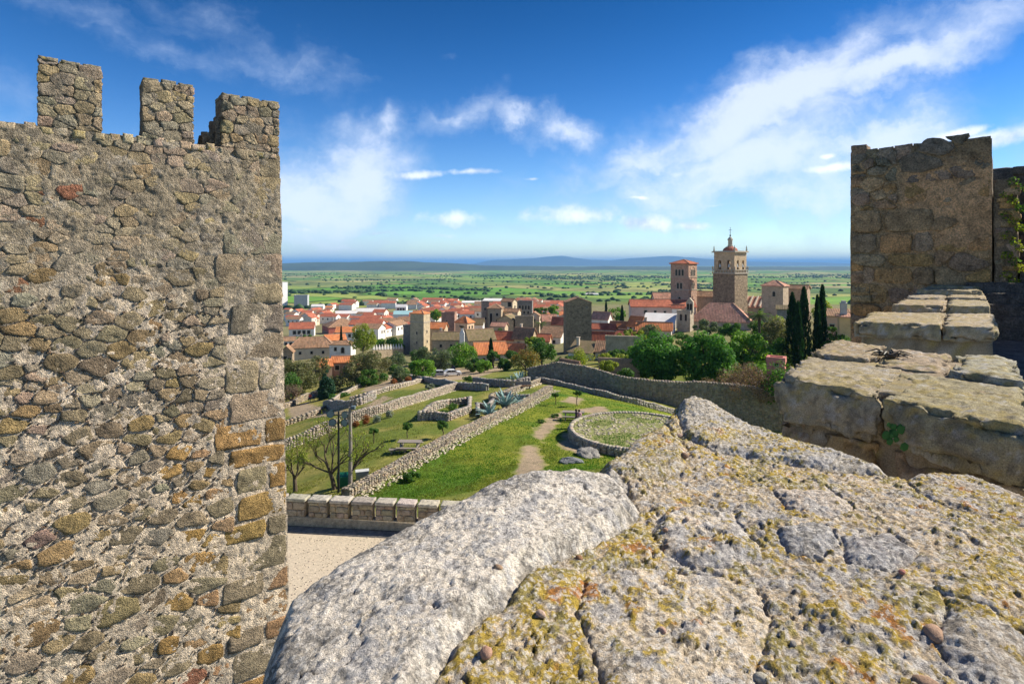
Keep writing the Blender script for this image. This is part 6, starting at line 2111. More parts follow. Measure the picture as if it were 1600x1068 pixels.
for side_ in range(4):
    rot = side_ * math.pi / 2; c, s = math.cos(rot), math.sin(rot)
    for k in range(9):
        x, y = -w / 2 + w * k / 8, -d / 2 - .05
        X_, Y_ = x * c - y * s, x * s + y * c
        mb.box(X_ - .11, X_ + .11, Y_ - .11, Y_ + .11, zb2 - .15, zb2 + .75)
    x0, x1, y = -w / 2 - .1, w / 2 + .1, -d / 2 - .05
    pts = [(x, yy, z_) for z_ in (zb2 + .75, zb2 + .95) for (x, yy) in ((x0, y - .14), (x1, y - .14), (x1, y + .14), (x0, y + .14))]
    mb.add([(x * c - yy * s, x * s + yy * c, z_ + side_ * .003) for x, yy, z_ in pts], [(3, 2, 1, 0), (4, 5, 6, 7), (0, 1, 5, 4), (1, 2, 6, 5), (2, 3, 7, 6), (3, 0, 4, 7)])
mb.build('balustrade', M['frame'], t)
mb = MB(); mb.box(-w / 2 - .35, w / 2 + .35, -d / 2 - .35, d / 2 + .35, zt2, zt2 + .35); mb.box(-w / 2 - .1, w / 2 + .1, -d / 2 - .1, d / 2 + .1, zt2 + .35, zt2 + .55); mb.build('cornice', M['frame'], t)
for (sx, sy) in ((1, 1), (1, -1), (-1, 1), (-1, -1)):
    mb = MB(); mb.lathe([(.3, 0), (.3, .5), (.18, .6), (.24, .9), (.05, 1.9)], 6); mb.build('pinnacle', M['frame'], t, (sx * w * .47, sy * d * .47, zt2 + .5))
    mb = MB(); mb.lathe([(.28, 0), (.2, .5), (.3, .8), (.08, 1.2)], 6); mb.build('urn', M['frame'], t, (sx * (w / 2 + .05), sy * (d / 2 + .05), zb2 + .9))
mb = MB()
prof = [(w * .31 * math.cos(a), zt2 + .5 + 1.75 * math.sin(a)) for a in [k * math.pi / 2 / 7 for k in range(7)]]
mb.lathe([(w * .32, zt2 + .4)] + prof, 16); dm_ = mb.build('dome', plain_mat('dome_tiles', (0.34, 0.13, 0.09), var=.3, sc=2.5, bump=.4), t, smooth=False)
mb = MB(); zl = zt2 + .5 + 1.6
mb.lathe([(.95, zl), (.95, zl + .4), (.75, zl + .5), (.75, zl + 2.2), (1.0, zl + 2.3), (.9, zl + 2.6), (.5, zl + 3.2), (.12, zl + 3.5)], 8)
lan = mb.build('lantern', M['frame'], t)
mb = MB(); mb.lathe([(.02, zl + 3.5), (.28, zl + 3.75), (.28, zl + 4.05), (.02, zl + 4.3)], 8); mb.tube([(0, 0, zl + 4.2), (0, 0, zl + 6.8)], .07, 6); mb.box(-.55, .55, -.06, .06, zl + 5.7, zl + 5.85)
mb.lathe([(.02, zl + 4.8), (.2, zl + 5.0), (.02, zl + 5.2)], 8)
mb.build('weather_vane', M['iron'], t)
for (bx_, by_) in ((wi * .22, -wi / 2 + .35), (-wi * .22, -wi / 2 + .35), (wi / 2 - .35, -wi * .22), (wi / 2 - .35, wi * .22)):
    mb = MB(); mb.lathe([(.5, 0), (.42, .3), (.3, .8), (.2, 1.1), (.05, 1.2)], 10)
    mb.build('bell', plain_mat('bell_bronze', (0.55, 0.53, 0.48), rough=.45, metallic=.5), t, (bx_, by_, oz0 + .9))

# house towers to the right
bld('house_tower', 'square stone house tower with pyramid roof and one arched window', 1190, 1232, 446, 494, 185, rel=-17, dr=.85, roof='hip', rise=8, wall=(0.46, 0.36, 0.26), rm='roof_pink', wm=ST, cat='tower', wins=[('f', .58, .74, .9, 1.6, True)])
bld('stone_house', 'brown stone house behind the cypresses, joined to the square house tower', 1231, 1266, 450, 486, 198, rel=-14, dr=.7, roof='gx', rise=5, wall=(0.44, 0.32, 0.23), rm='roof_brown', wm=ST)
bld('ruined_wall_block', 'dark broken wall sloping down below the square house tower', 1214, 1244, 482, 498, 160, rel=0, dr=.3, roof='shed', rise=4, wall=(0.25, 0.24, 0.22), rm='roof_mossy', wm=ST, cat='wall')
bld('house', 'pink house with dark window right of the cypresses', 1288, 1330, 492, 522, 120, rel=10, dr=.7, roof='shed', rise=8, wall=(0.58, 0.36, 0.27), rm='roof_brown', wins=[('f', .2, .4, .9, 1.2)])
t = bld('house', 'ochre walled house with big square chimney beside the turret', 1308, 1344, 494, 534, 102, rel=8, dr=.8, roof='hip', rise=4, wall=(0.66, 0.44, 0.24), rm='roof_pink')
w, d, h, r = t['_dim']
mb = MB(); mb.box(-w * .40, -w * .10, -.6, .5, h, h + 2.2); mb.box(-w * .43, -w * .07, -.7, .6, h + 2.2, h + 2.4); mb.box(-w * .36, -w * .14, -.45, .35, h + 2.4, h + 2.8); mb.build('chimney', M['plaster'], t, color=(0.45, 0.43, 0.44))
bld('house', 'small red-pink house peeping between the bright tree and the parapet', 1198, 1228, 562, 572, 84, rel=-6, dr=.8, roof='flat', rise=4, wall=(0.60, 0.24, 0.20), rm='roof_red', wins=[('f', .55, .55, .5, .6)])

# --- middle-distance and industrial buildings
bld('silo', 'tall white grain silo at the edge of the tower', 436, 449.5, 441, 480, 880, rel=30, dr=1.0, roof='flat', wall=(0.74, 0.74, 0.76), cat='silo', wins=[])
bld('factory', 'grey windowless factory block below the green fields', 459.5, 483, 461, 488, 880, rel=-12, dr=.6, roof='flat', wall=(0.42, 0.44, 0.47), cat='factory', wins=row('f', 3, .3, 3.0, 4.0))
bld('warehouse', 'long white roofed warehouse across the left of the town', 524, 560, 489, 493, 640, rel=-4, dr=.35, roof='gx', rise=4, wall=WHT, rm='roof_white', cat='warehouse')
bld('warehouse', 'second long pale warehouse right of the white one', 556, 602, 486, 491, 660, rel=-6, dr=.35, roof='gx', rise=5, wall=WHT, rm='roof_white', cat='warehouse')
bld('sports_hall', 'hall with pale turquoise roof behind the slim stone tower', 615, 645, 490, 500, 520, rel=-6, dr=.5, roof='gx', rise=5, wall=WHT, rm='roof_teal', cat='hall')
bld('house', 'white house with two dark gable windows above the turquoise roof', 618, 637, 479, 486, 640, rel=-14, dr=.6, roof='gx', rise=4, wall=WHT, rm='roof_white', wins=row('f', 3, .5, 2.0, 2.2))
bld('warehouse', 'broad pinkish white warehouse roof on the far edge of the town', 722, 756, 472, 478, 900, rel=0, dr=.5, roof='gx', rise=2.5, wall=WHT, rm='roof_white', cat='warehouse')
bld('warehouse', 'long white factory shed with open front above the palace', 754, 806, 469, 476, 900, rel=-14, dr=.6, roof='gx', rise=3, wall=(0.72, 0.66, 0.6), rm='roof_white', cat='warehouse', wins=row('f', 3, .4, 4, 5))
bld('warehouse', 'white shed row far left of the big square tower', 846, 884, 472, 477, 860, rel=-6, dr=.4, roof='gx', rise=3, wall=WHT, rm='roof_pink', cat='warehouse')
bld('white_building', 'white building cluster under the factory block', 486, 508, 478, 484, 800, rel=-16, dr=.6, roof='gx', rise=3, wall=WHT, rm='roof_white', cat='building')
for (a_, b_, c_, lab) in ((925, 946, 471, 'flat white greenhouse far right of the big square tower'), (950, 985, 466, 'second long white greenhouse in the far fields'), (915, 935, 459, 'pale quarry shed in the far fields')):
    bld('greenhouse', lab, a_, b_, c_, c_ + 2.5, 1300, rel=0, dr=.5, roof='gx', rise=1.2, wall=WHT, rm='roof_white', cat='greenhouse')
bld('house', 'white farmhouse alone in the green fields', 545, 554, 461.5, 464, 1500, rel=0, dr=.6, roof='gx', rise=1, wall=WHT, rm='roof_pink')

# rows of small houses in the lower town
protos = []
for k, (wall_, rm_) in enumerate([(WHT, 'roof_red'), (WHT, 'roof_brown'), (CRM, 'roof_red'), (WHT, 'roof_red'), ((.74, .66, .56), 'roof_red'), (WHT, 'roof_orange')]):
    w, d, h, r = [(11, 9, 6.5, 2.2), (14, 9, 7, 2.2), (10, 8, 6, 2), (18, 9, 7, 2.2), (12, 10, 9, 2.4), (9, 8, 5, 2)][k]
    x, y = w / 2, d / 2
    wmb = MB()
    wmb.add([(-x, -y, -5), (x, -y, -5), (x, y, -5), (-x, y, -5), (-x, -y, h), (x, -y, h), (x, y, h), (-x, y, h), (-x, 0, h + r * .97), (x, 0, h + r * .97)],
            [(0, 1, 5, 4), (1, 2, 6, 9, 5), (2, 3, 7, 6), (3, 0, 4, 8, 7), (4, 5, 9, 8), (6, 7, 8, 9)])
    X, Yy, kk = x + .4, y + .4, .4 / y * r
    rmb = roof_solid([[(-X, -Yy, h + .06 - kk), (X, -Yy, h + .06 - kk), (X, 0, h + .06 + r), (-X, 0, h + .06 + r)], [(X, Yy, h + .06 - kk), (-X, Yy, h + .06 - kk), (-X, 0, h + .06 + r), (X, 0, h + .06 + r)]])
    protos.append((wmb.mesh('wall', [M['plaster']]), rmb.mesh('roof', [M[rm_]]), wall_, w, d, h))
rf = random.Random(21)
spots = []
LABF = ['white house with red tiled roof among the crowded roofs of the lower town', 'wide white house with weathered brown roof in the lower town rows', 'small cream house with red roof among the crowded roofs of the lower town',
        'long white terrace house with red tiled roof in the lower town', 'tall beige block with red roof in the lower town', 'tiny white cottage with orange roof in the lower town']
tries_ = 0
while len(spots) < 230 and tries_ < 5000:
    tries_ += 1
    px = rf.uniform(450, 890); lo = np.interp(px, [450, 560, 700, 890], [488, 476, 473, 473]); hi = np.interp(px, [450, 560, 640, 700, 780, 890], [527, 535, 520, 503, 500, 506])
    py = rf.uniform(lo, hi) ** 1.0
    if any(a - 6 < px < b + 6 and c - 3 < py < d + (10 if Yo < 600 else 7) for a, b, c, d, Yo in OCC if 350 < Yo < 950):
        continue
    g = G(px, py)
    if g.y > 1050 or any((g.x - a) ** 2 + (g.y - b) ** 2 < (11.0 + (g.y - 350) * .005) ** 2 for a, b in spots):
        continue
    spots.append((g.x, g.y))
    k = rf.choice([0, 0, 1, 1, 2, 3, 3, 4, 5]) if py > 484 else rf.choice([0, 1, 2, 3, 3])
    wm_, rm_, wc, w, d, h = protos[k]
    t = thing('town_house', LABF[k], 'house', (g.x, g.y, g.z), math.radians(rf.choice([-12, -8, 4, 80, -15, 75]) + rf.uniform(-5, 5)), 'lower town: ' + LABF[k].split(' in ')[0].split(' among ')[0])
    s_ = rf.uniform(.85, 1.15)
    t.scale = (s_, s_, s_ * rf.uniform(.85, 1.1))
    obj('wall', wm_, t, color=wc); obj('roof', rm_, t)
    if g.y < 640:
        for u in ((.25, .75) if w < 13 else (.2, .5, .8)):
            put_win(t, w, d, 'f', u, h * .65, 1.2, 1.5)
            if rf.random() < .6: put_win(t, w, d, 'r', u, h * .65, 1.2, 1.5)

# ------------------------------------------------------------------ vegetation
def leaf_cloud(centers, radii, n, size, rs, cols, flat=0.0, upbias=0.3, elong=1.0):
    """n leaf quads spread over clumps; returns verts, faces, colours"""
    centers = np.asarray(centers, float); radii = np.asarray(radii, float)
    p = radii ** 2; p = p / p.sum()
    k = rs.choice(len(centers), n, p=p)
    d = rs.normal(size=(n, 3)); d /= np.linalg.norm(d, axis=1)[:, None]
    q = rs.uniform(0.35, 1.0, n) ** 0.45
    pos = centers[k] + d * (radii[k] * q)[:, None] * np.array([1, 1, 0.85])
    nrm = d + rs.normal(size=(n, 3)) * 0.7 + np.array([0, 0, upbias])
    nrm /= np.linalg.norm(nrm, axis=1)[:, None]
    t = np.cross(nrm, rs.normal(size=(n, 3))); t /= np.maximum(np.linalg.norm(t, axis=1), 1e-6)[:, None]
    b = np.cross(nrm, t)
    s = size * rs.uniform(.6, 1.4, n)
    a_ = t * (s * .5 * elong)[:, None]; c_ = b * (s * .32)[:, None]
    V = np.stack([pos - a_, pos + c_, pos + a_, pos - c_], 1).reshape(-1, 3)
    Fc = np.arange(4 * n).reshape(-1, 4)
    cols = np.asarray(cols, float)
    ck = rs.randint(0, len(cols), len(centers))
    col = cols[ck[k]] * rs.uniform(.72, 1.3, n)[:, None]
    alt = rs.uniform(0, 1, n) < .3
    col[alt] = cols[rs.randint(0, len(cols), alt.sum())] * rs.uniform(.8, 1.2, alt.sum())[:, None]
    return V, Fc, np.repeat(np.clip(col, .002, 1), 4, axis=0)


GRN = {'dark': [(0.055, 0.175, 0.03), (0.08, 0.23, 0.035), (0.12, 0.28, 0.045)], 'bright': [(0.13, 0.28, 0.03), (0.19, 0.35, 0.035), (0.10, 0.23, 0.03)],
       'olive': [(0.14, 0.19, 0.10), (0.10, 0.15, 0.075), (0.17, 0.22, 0.13)], 'yellow': [(0.24, 0.31, 0.035), (0.19, 0.28, 0.03), (0.30, 0.34, 0.05)], 'mid': [(0.07, 0.17, 0.03), (0.10, 0.21, 0.035), (0.055, 0.13, 0.025)],
       'autumn': [(0.25, 0.21, 0.05), (0.20, 0.20, 0.05), (0.28, 0.17, 0.05), (0.14, 0.17, 0.05)], 'brown': [(0.20, 0.14, 0.11), (0.16, 0.11, 0.09), (0.24, 0.19, 0.13)], 'greyol': [(0.16, 0.175, 0.075), (0.125, 0.15, 0.06), (0.20, 0.19, 0.10)],
       'cyp': [(0.012, 0.045, 0.018), (0.018, 0.058, 0.02), (0.01, 0.035, 0.014)], 'fir': [(0.03, 0.09, 0.05), (0.025, 0.075, 0.04)], 'red': [(0.30, 0.09, 0.03), (0.25, 0.13, 0.04)], 'silver': [(0.22, 0.26, 0.22), (0.17, 0.21, 0.18)], 'palm': [(0.07, 0.13, 0.045)]}
seed_ = [100]


def tree(name, label, xL, xR, yT, yB, Y, kind, n=2600, leaf=0.35, cat='tree', clumps=26, trunk=0.22, conical=False, ground=None, group=None, fill=1.0, lift=0.22, spread=.30):
    """crown spans xL..xR, yT..yB of the photograph at depth Y; trunk reaches the ground"""
    seed_[0] += 1
    rs = np.random.RandomState(seed_[0])
    pc = (xL + xR) / 2
    X = (pc - HX) / F * Y
    rx = (xR - xL) / 2 / F * Y * 1.1
    zt, zb = (HY - yT) / F * Y, (HY - yB) / F * Y
    gz = H1(X, Y) if ground is None else ground
    gz = min(gz, zb - .05)
    t = thing(name, label, cat, (X, Y, gz), group=group)
    hc = (zt - zb)
    cz = (zt + zb) / 2 - gz
    cs, rr_ = [], []
    for k in range(clumps):
        u = rs.normal(size=3); u /= np.linalg.norm(u)
        q = rs.uniform(.2, 1.0) ** .42
        r = min(rx, hc / 2) * rs.uniform(spread * .85, spread * 1.6)
        c = u * q * np.array([max(rx - r * .55, .05), max(rx - r * .55, .05) * .9, max(hc / 2 - r * .5, .05)])
        if conical:
            f = 1 - (c[2] / (hc / 2) + 1) / 2
            c[:2] *= .25 + 1.1 * f; r *= .35 + .8 * f
        cs.append(c + np.array([0, 0, cz])); rr_.append(r)
    V, Fc, C = leaf_cloud(cs, rr_, int(n * fill * 1.6), leaf * 1.12, rs, GRN[kind])
    V[:, 2] = np.maximum(V[:, 2], .02)
    tag(obj('crown', mesh_from('crown', V, Fc, [M['leaf']], False, col=C), t), kind=None)
    mb = MB()
    hT = cz - hc * .1
    mb.tube([(0, 0, -.4), (rs.uniform(-.1, .1), rs.uniform(-.1, .1), hT * .5), (0, 0, hT)], [trunk, trunk * .8, trunk * .55], 7)
    for k in range(min(7, clumps)):
        c = cs[k]
        mb.tube([(0, 0, hT * rs.uniform(.5, .95)), tuple(np.array([0, 0, hT]) * .4 + np.array(c) * .6), tuple(c)], [trunk * .45, trunk * .28, trunk * .1], 5)
    mb.build('trunk', M['bark'], t)
    return t


def cypress(label, px, yT, yB, wpx, Y, group=None, name='cypress_tree'):
    seed_[0] += 1
    rs = np.random.RandomState(seed_[0])
    X = (px - HX) / F * Y; zt, zb = (HY - yT) / F * Y, (HY - yB) / F * Y
    gz = min(H1(X, Y), zb)
    t = thing(name, label, 'tree', (X, Y, gz), group=group)
    h = zt - gz; r = wpx / 2 / F * Y
    n = 5200
    f = rs.uniform(0, 1, n) ** .85
    prof = np.minimum(1, (f + .02) * 7) ** .6 * np.clip(1 - f, 0, 1) ** .5
    prof = np.maximum(prof, .05)
    a = rs.uniform(0, 6.283, n)
    lob = 1 + .26 * np.sin(a * 4 + f * 9 + seed_[0]) + .2 * np.sin(a * 7 - f * 21) + .25 * (rs.uniform(0, 1, n) ** 6)
    q = rs.uniform(.5, 1.0, n) ** .5
    pos = np.c_[np.cos(a) * r * prof * lob * q, np.sin(a) * r * prof * lob * q, .2 + f * (h - .2)]
    up = np.c_[np.cos(a) * .25, np.sin(a) * .25, np.ones(n)] + rs.normal(size=(n, 3)) * .15
    up /= np.linalg.norm(up, axis=1)[:, None]
    side_ = np.cross(up, rs.normal(size=(n, 3))); side_ /= np.linalg.norm(side_, axis=1)[:, None]
    s = rs.uniform(.25, .6, n)
    A, B = up * s[:, None], side_ * (s * .16)[:, None]
    V = np.stack([pos - A * .5, pos + B, pos + A * .7, pos - B], 1).reshape(-1, 3)
    c = np.array(GRN['cyp'])[rs.randint(0, 3, n)] * rs.uniform(.7, 1.5, n)[:, None]
    obj('crown', mesh_from('crown', V, np.arange(4 * n).reshape(-1, 4), [M['leaf']], False, col=np.repeat(c, 4, axis=0)), t)
    mb = MB(); mb.tube([(0, 0, -.4), (0, 0, h * .8)], [.2, .05], 6); mb.build('trunk', M['bark'], t)
    return t


def palm(label, px, yC, yB, Y, rpx, n=26):
    seed_[0] += 1
    r = random.Random(seed_[0])
    X = (px - HX) / F * Y
    zc = (HY - yC) / F * Y; gz = min(H1(X, Y), (HY - yB) / F * Y)
    t = thing('palm_tree', label, 'tree', (X, Y, gz))
    mb = MB(); mb.tube([(0, 0, -.5), (.1, 0, (zc - gz) * .6), (0, 0, zc - gz)], [.38, .30, .34], 8); mb.build('trunk', M['bark'], t)
    R = rpx / F * Y
    fm = []
    for v in range(3):
        vs, fs, cc = [], [], []
        L = R * (1.15 - .12 * v)
        pts = [Vector((L * s * .92, 0, L * (.55 - .2 * v) * s - L * (.75 - .1 * v) * s * s)) for s in [k / 12 for k in range(13)]]
        for k in range(12):
            p = pts[k]
            for sg in (-1, 1):
                ll = L * .30 * math.sin(math.pi * (k + 1.2) / 14)
                tip = p + Vector((ll * .55, sg * ll * .75, -ll * .25))
                o = len(vs)
                wv_ = Vector((L * .035, 0, 0))
                vs += [p - wv_, p + wv_, tip]; fs.append((o, o + 1, o + 2)); cc += [(0.08, 0.145, 0.05)] * 2 + [(0.13, 0.19, 0.07)]
            o = len(vs)
            vs += [pts[k] + Vector((0, .05, 0)), pts[k] - Vector((0, .05, 0)), pts[k + 1] - Vector((0, .03, 0)), pts[k + 1] + Vector((0, .03, 0))]
            fs.append((o, o + 1, o + 2, o + 3)); cc += [(0.16, 0.17, 0.07)] * 4
        fm.append(mesh_from('frond', np.array([tuple(v_) for v_ in vs]), fs, [M['leaf']], False, col=np.array(cc)))
    for k in range(n):
        o = obj('frond', fm[k % 3], t, (0, 0, zc - gz))
        o.rotation_euler = (r.uniform(-.2, .2), r.uniform(-.75, .45), k * 2.399 + r.uniform(-.2, .2))
    return t


# right-hand side
tree('broadleaf_tree', 'big dense dark green round tree, left one of the pair above the alley wall', 986, 1062, 511, 604, 94, 'dark', 9500, .34, clumps=60, trunk=.4, spread=.26)
tree('broadleaf_tree', 'big dense dark green round tree, right one of the pair above the alley wall', 1066, 1140, 509, 608, 91, 'dark', 9500, .34, clumps=60, trunk=.4, spread=.26)
tree('broadleaf_tree', 'bright light green tree right of the big dark pair', 1132, 1206, 514, 592, 100, 'bright', 5200, .36, clumps=40, spread=.27)
tree('bare_shrub', 'brownish leafless shrub in front of the bright green tree', 1098, 1214, 566, 634, 83, 'brown', 7000, .17, cat='shrub', clumps=44, trunk=.1, spread=.3, fill=1.2)
tree('oak_tree', 'grey-green evergreen oak between the palm and the cypresses', 1188, 1240, 494, 566, 122, 'greyol', 4200, .34, clumps=34)
tree('broadleaf_tree', 'yellow-green tree behind the cypresses', 1206, 1246, 484, 530, 136, 'yellow', 2200, .36, clumps=20)
tree('broadleaf_tree', 'sunny yellow-green tree behind the rightmost cypress', 1268, 1302, 470, 500, 150, 'yellow', 1600, .4, clumps=18)
tree('hedge_shrub', 'dark clipped hedge below the pink house', 1290, 1324, 508, 534, 108, 'mid', 1800, .3, cat='hedge', clumps=18)
tree('olive_tree', 'grey-green olive tree in front of the church apse', 1085, 1124, 498, 522, 142, 'olive', 1900, .32, clumps=18)
tree('broadleaf_tree', 'dark bush below the church apse', 1122, 1168, 502, 530, 138, 'mid', 1800, .34, clumps=18)
tree('laurel_bush', 'yellow-green domed bush left of the big dark trees', 966, 1010, 513, 534, 138, 'yellow', 2200, .3, cat='bush', clumps=22)
tree('broadleaf_tree', 'green tree edging the left of the big dark pair', 972, 1000, 536, 592, 100, 'bright', 1700, .3, clumps=18)
tree('ivy_bush', 'light green ivy mound on the alley garden wall', 934, 967, 563, 582, 88, 'yellow', 1700, .22, cat='bush', clumps=16, spread=.4)
tree('ivy_bush', 'dark green bush hanging over the alley wall', 964, 988, 573, 600, 86, 'mid', 1500, .22, cat='bush', clumps=16, spread=.4)
tree('garden_shrub', 'green garden strip above the brown garden wall', 936, 1000, 552, 566, 108, 'yellow', 1500, .25, cat='shrub', clumps=22, spread=.5)
tree('garden_shrub', 'loose shrub on the lean-to roof below the big square tower', 890, 928, 545, 574, 104, 'yellow', 1200, .25, cat='shrub', clumps=16, spread=.4)
for (px, yT, yB, wd, lab) in ((1238, 458, 560, 21, 'leftmost dark cypress in the clump beside the parapet'), (1256, 449, 558, 23, 'broadest dark cypress in the middle of the clump'),
                              (1247, 472, 560, 15, 'short dark cypress between the leftmost and the broadest'), (1277, 462, 548, 13, 'left one of the two slim cypresses standing apart'), (1285, 446, 548, 16, 'tallest slim cypress, furthest right of them all')):
    cypress(lab, px, yT, yB, wd, 98 + (px % 7))
palm('spreading palm tree in front of the church apse', 1186, 493, 530, 128, 22, 34)
palm('palm tree between the palace houses and the big square tower', 845, 507, 530, 215, 13, 22)
# centre
tree('autumn_tree', 'thin tree with yellowing leaves at the alley gate', 797, 846, 538, 592, 97, 'autumn', 2000, .24, clumps=26, fill=.9, spread=.26)
tree('broadleaf_tree', 'lush green tree below the big square tower', 826, 868, 526, 566, 128, 'mid', 2600, .34, clumps=24)
tree('broadleaf_tree', 'light green bushes over the white wall left of the big square tower', 815, 850, 524, 545, 140, 'yellow', 1500, .34, clumps=16)
cypress('small pointed cypress in the garden of the orange roofed house', 767, 529, 568, 8, 142)
tree('garden_shrub', 'round green shrub at the foot of the small pointed cypress', 762, 780, 545, 566, 138, 'mid', 1000, .28, cat='shrub', clumps=10)
cypress('thin distant cypress behind the white annex', 533, 509, 534, 4.5, 226)
tree('broadleaf_tree', 'bright green tree above the car park', 698, 744, 535, 578, 148, 'bright', 2600, .36, clumps=26)
tree('broadleaf_tree', 'low green bush right of the parked cars', 724, 755, 558, 580, 132, 'mid', 1500, .3, clumps=16)
tree('olive_tree', 'silvery olive tree behind the parked cars', 668, 708, 541, 582, 138, 'olive', 2400, .3, clumps=24)
tree('olive_tree', 'silvery olive tree under the slim stone tower', 648, 676, 538, 566, 156, 'olive', 1500, .3, clumps=16)
tree('round_tree', 'compact round green tree beside the path', 641, 681, 556, 592, 118, 'bright', 3000, .28, clumps=30, spread=.24)
tree('olive_tree', 'olive tree left of the slim stone tower', 596, 640, 549, 580, 150, 'olive', 2400, .3, clumps=24)
tree('olive_tree', 'small olive tree beside the winding path', 612, 640, 572, 602, 114, 'olive', 1500, .24, clumps=16)
tree('broadleaf_tree', 'tall light yellow-green tree in front of the lower town', 549, 586, 505, 556, 178, 'yellow', 3000, .38, clumps=26)
tree('broadleaf_tree', 'row of green tree crowns behind the pinnacled wall', 578, 632, 524, 554, 200, 'bright', 2600, .4, clumps=24)
tree('broadleaf_tree', 'dark green tree beside the dark stone annex', 612, 638, 528, 560, 206, 'dark', 1500, .4, clumps=16)
tree('broadleaf_tree', 'big loose green tree by the winding path on the left', 536, 610, 546, 612, 122, 'greyol', 5200, .3, clumps=50, spread=.22, trunk=.3)
tree('broadleaf_tree', 'light green undergrowth beside the winding path on the left', 556, 604, 575, 604, 118, 'mid', 2000, .28, clumps=22)
tree('broadleaf_tree', 'dark olive tree nearest the castle tower edge', 436, 492, 556, 622, 128, 'greyol', 4600, .3, clumps=44, spread=.22)
tree('broadleaf_tree', 'rounded dull green tree left of the orange roofed shed', 474, 512, 548, 600, 138, 'greyol', 2800, .3, clumps=28, spread=.24)
tree('bare_shrub', 'brown leafless thicket beside the castle tower edge', 436, 474, 596, 640, 112, 'brown', 2600, .18, cat='shrub', clumps=26, spread=.3)
tree('fir_tree', 'dark bluish fir beside the person in red', 494, 526, 574, 636, 110, 'fir', 4200, .26, clumps=44, conical=True, spread=.34)
tree('garden_shrub', 'dark green shrubs below the fir', 512, 548, 612, 640, 104, 'mid', 1600, .24, cat='shrub', clumps=16)
tree('broadleaf_tree', 'green trees inside the lower town by the slim stone tower', 672, 692, 480, 500, 330, 'bright', 1200, .6, clumps=14)
tree('broadleaf_tree', 'round green tree left of the palm by the big square tower', 856, 874, 476, 494, 330, 'bright', 1200, .6, clumps=14)
tree('broadleaf_tree', 'green trees behind the high windowless wall', 834, 858, 478, 496, 320, 'mid', 1300, .6, clumps=14)
tree('broadleaf_tree', 'green row of trees right of the big square tower', 944, 982, 480, 502, 300, 'bright', 1700, .6, clumps=20)
cypress('dark cypress left of the church wing', 972, 477, 505, 6, 250)
cypress('distant dark cypress right of the big square tower', 947, 469, 490, 5, 330)
tree('broadleaf_tree', 'trees before the white house with the pink-red roof', 455, 490, 520, 534, 360, 'mid', 1500, .6, clumps=16)
tree('garden_shrub', 'small green tree below the palace', 768, 790, 512, 524, 205, 'mid', 900, .35, clumps=10, cat='shrub')

rx_ = random.Random(31)
EXTRA = [(1046, 1076, 560, 604, 104, 'mid'), (1120, 1165, 560, 612, 94, 'mid'), (1160, 1215, 560, 618, 92, 'bright'), (1080, 1120, 575, 612, 92, 'mid'), (1205, 1245, 525, 580, 104, 'mid'), (1150, 1200, 520, 560, 124, 'greyol'), (1286, 1330, 520, 560, 100, 'mid'),
         (1040, 1090, 520, 540, 132, 'mid'), (1000, 1030, 505, 530, 150, 'olive'), (950, 985, 545, 562, 122, 'mid'), (860, 900, 556, 578, 112, 'mid'), (778, 800, 560, 580, 128, 'mid'), (742, 770, 560, 584, 128, 'bright'), (608, 640, 570, 592, 130, 'mid'), (640, 668, 545, 566, 165, 'mid'),
         (436, 470, 575, 625, 122, 'mid'), (508, 540, 585, 622, 118, 'greyol'), (560, 590, 548, 575, 150, 'mid'), (700, 728, 548, 570, 158, 'olive'), (790, 815, 545, 566, 150, 'mid'), (920, 945, 535, 552, 150, 'yellow'), (1170, 1200, 500, 528, 140, 'mid'), (1190, 1256, 560, 645, 79, 'mid')]
BELT = ['leafy green thicket filling the gap behind the big dark pair', 'green thicket below the bright light green tree', 'bright thicket beside the leafless shrub', 'low green thicket at the foot of the right big dark tree', 'dark undergrowth at the foot of the cypresses', 'dull green thicket between the bright tree and the palm', 'undergrowth below the ochre walled house',
        'green bushes between the church apse and the big dark pair', 'olive bush in front of the salmon roof', 'green bushes inside the broken stone enclosure', 'green bushes on the slope below the mossy lean-to', 'green bushes beside the autumn tree', 'bright bushes left of the autumn tree', 'green bushes below the left olive tree', 'green bushes at the foot of the slim stone tower',
        'green thicket in front of the brown stone house', 'dull thicket between the fir and the orange roofed shed', 'green bushes below the white annex', 'olive bushes behind the bright green tree', 'green bushes in front of the stone house with lit right wall', 'yellow-green bush over the stone shed', 'green bushes below the spreading palm', 'dark thicket between cypresses and the red-pink house']
for (a, b, c, d, Y_, k_), lab in zip(EXTRA, BELT):
    tree('thicket', lab, a, b, c, d, Y_, k_, 1700, .3, cat='bushes', clumps=20, trunk=.1, spread=.36)

# garden
def topiary(label, px, yT, yB, yG, wpx):
    g = G(px, yG)
    Y = g.y
    tree('topiary_tree', label, px - wpx / 2, px + wpx / 2, yT, yB, Y, 'mid', 900, .10, clumps=14, trunk=.05, ground=g.z, spread=.4)


topiary('small clipped tree left of the ruined enclosure', 637, 660, 672, 684, 17)
topiary('small clipped tree in front of the ruined enclosure', 691, 658, 671, 684, 19)
topiary('small thin clipped tree behind the flood light poles', 584, 667, 677, 692, 17)
topiary('small clipped tree on the lawn beyond the picnic table', 902, 609, 618, 634, 13)
topiary('small bare clipped tree at the end of the diagonal wall', 868, 613, 620, 632, 11)


def shrub(label, px, py, wpx, hpx, kind, name='garden_shrub', n=700, leaf=.09):
    g = G(px, py)
    tree(name, label, px - wpx / 2, px + wpx / 2, py - hpx, py, g.y, kind, n, leaf, cat='shrub', clumps=12, trunk=.03, ground=g.z - .05, spread=.5)


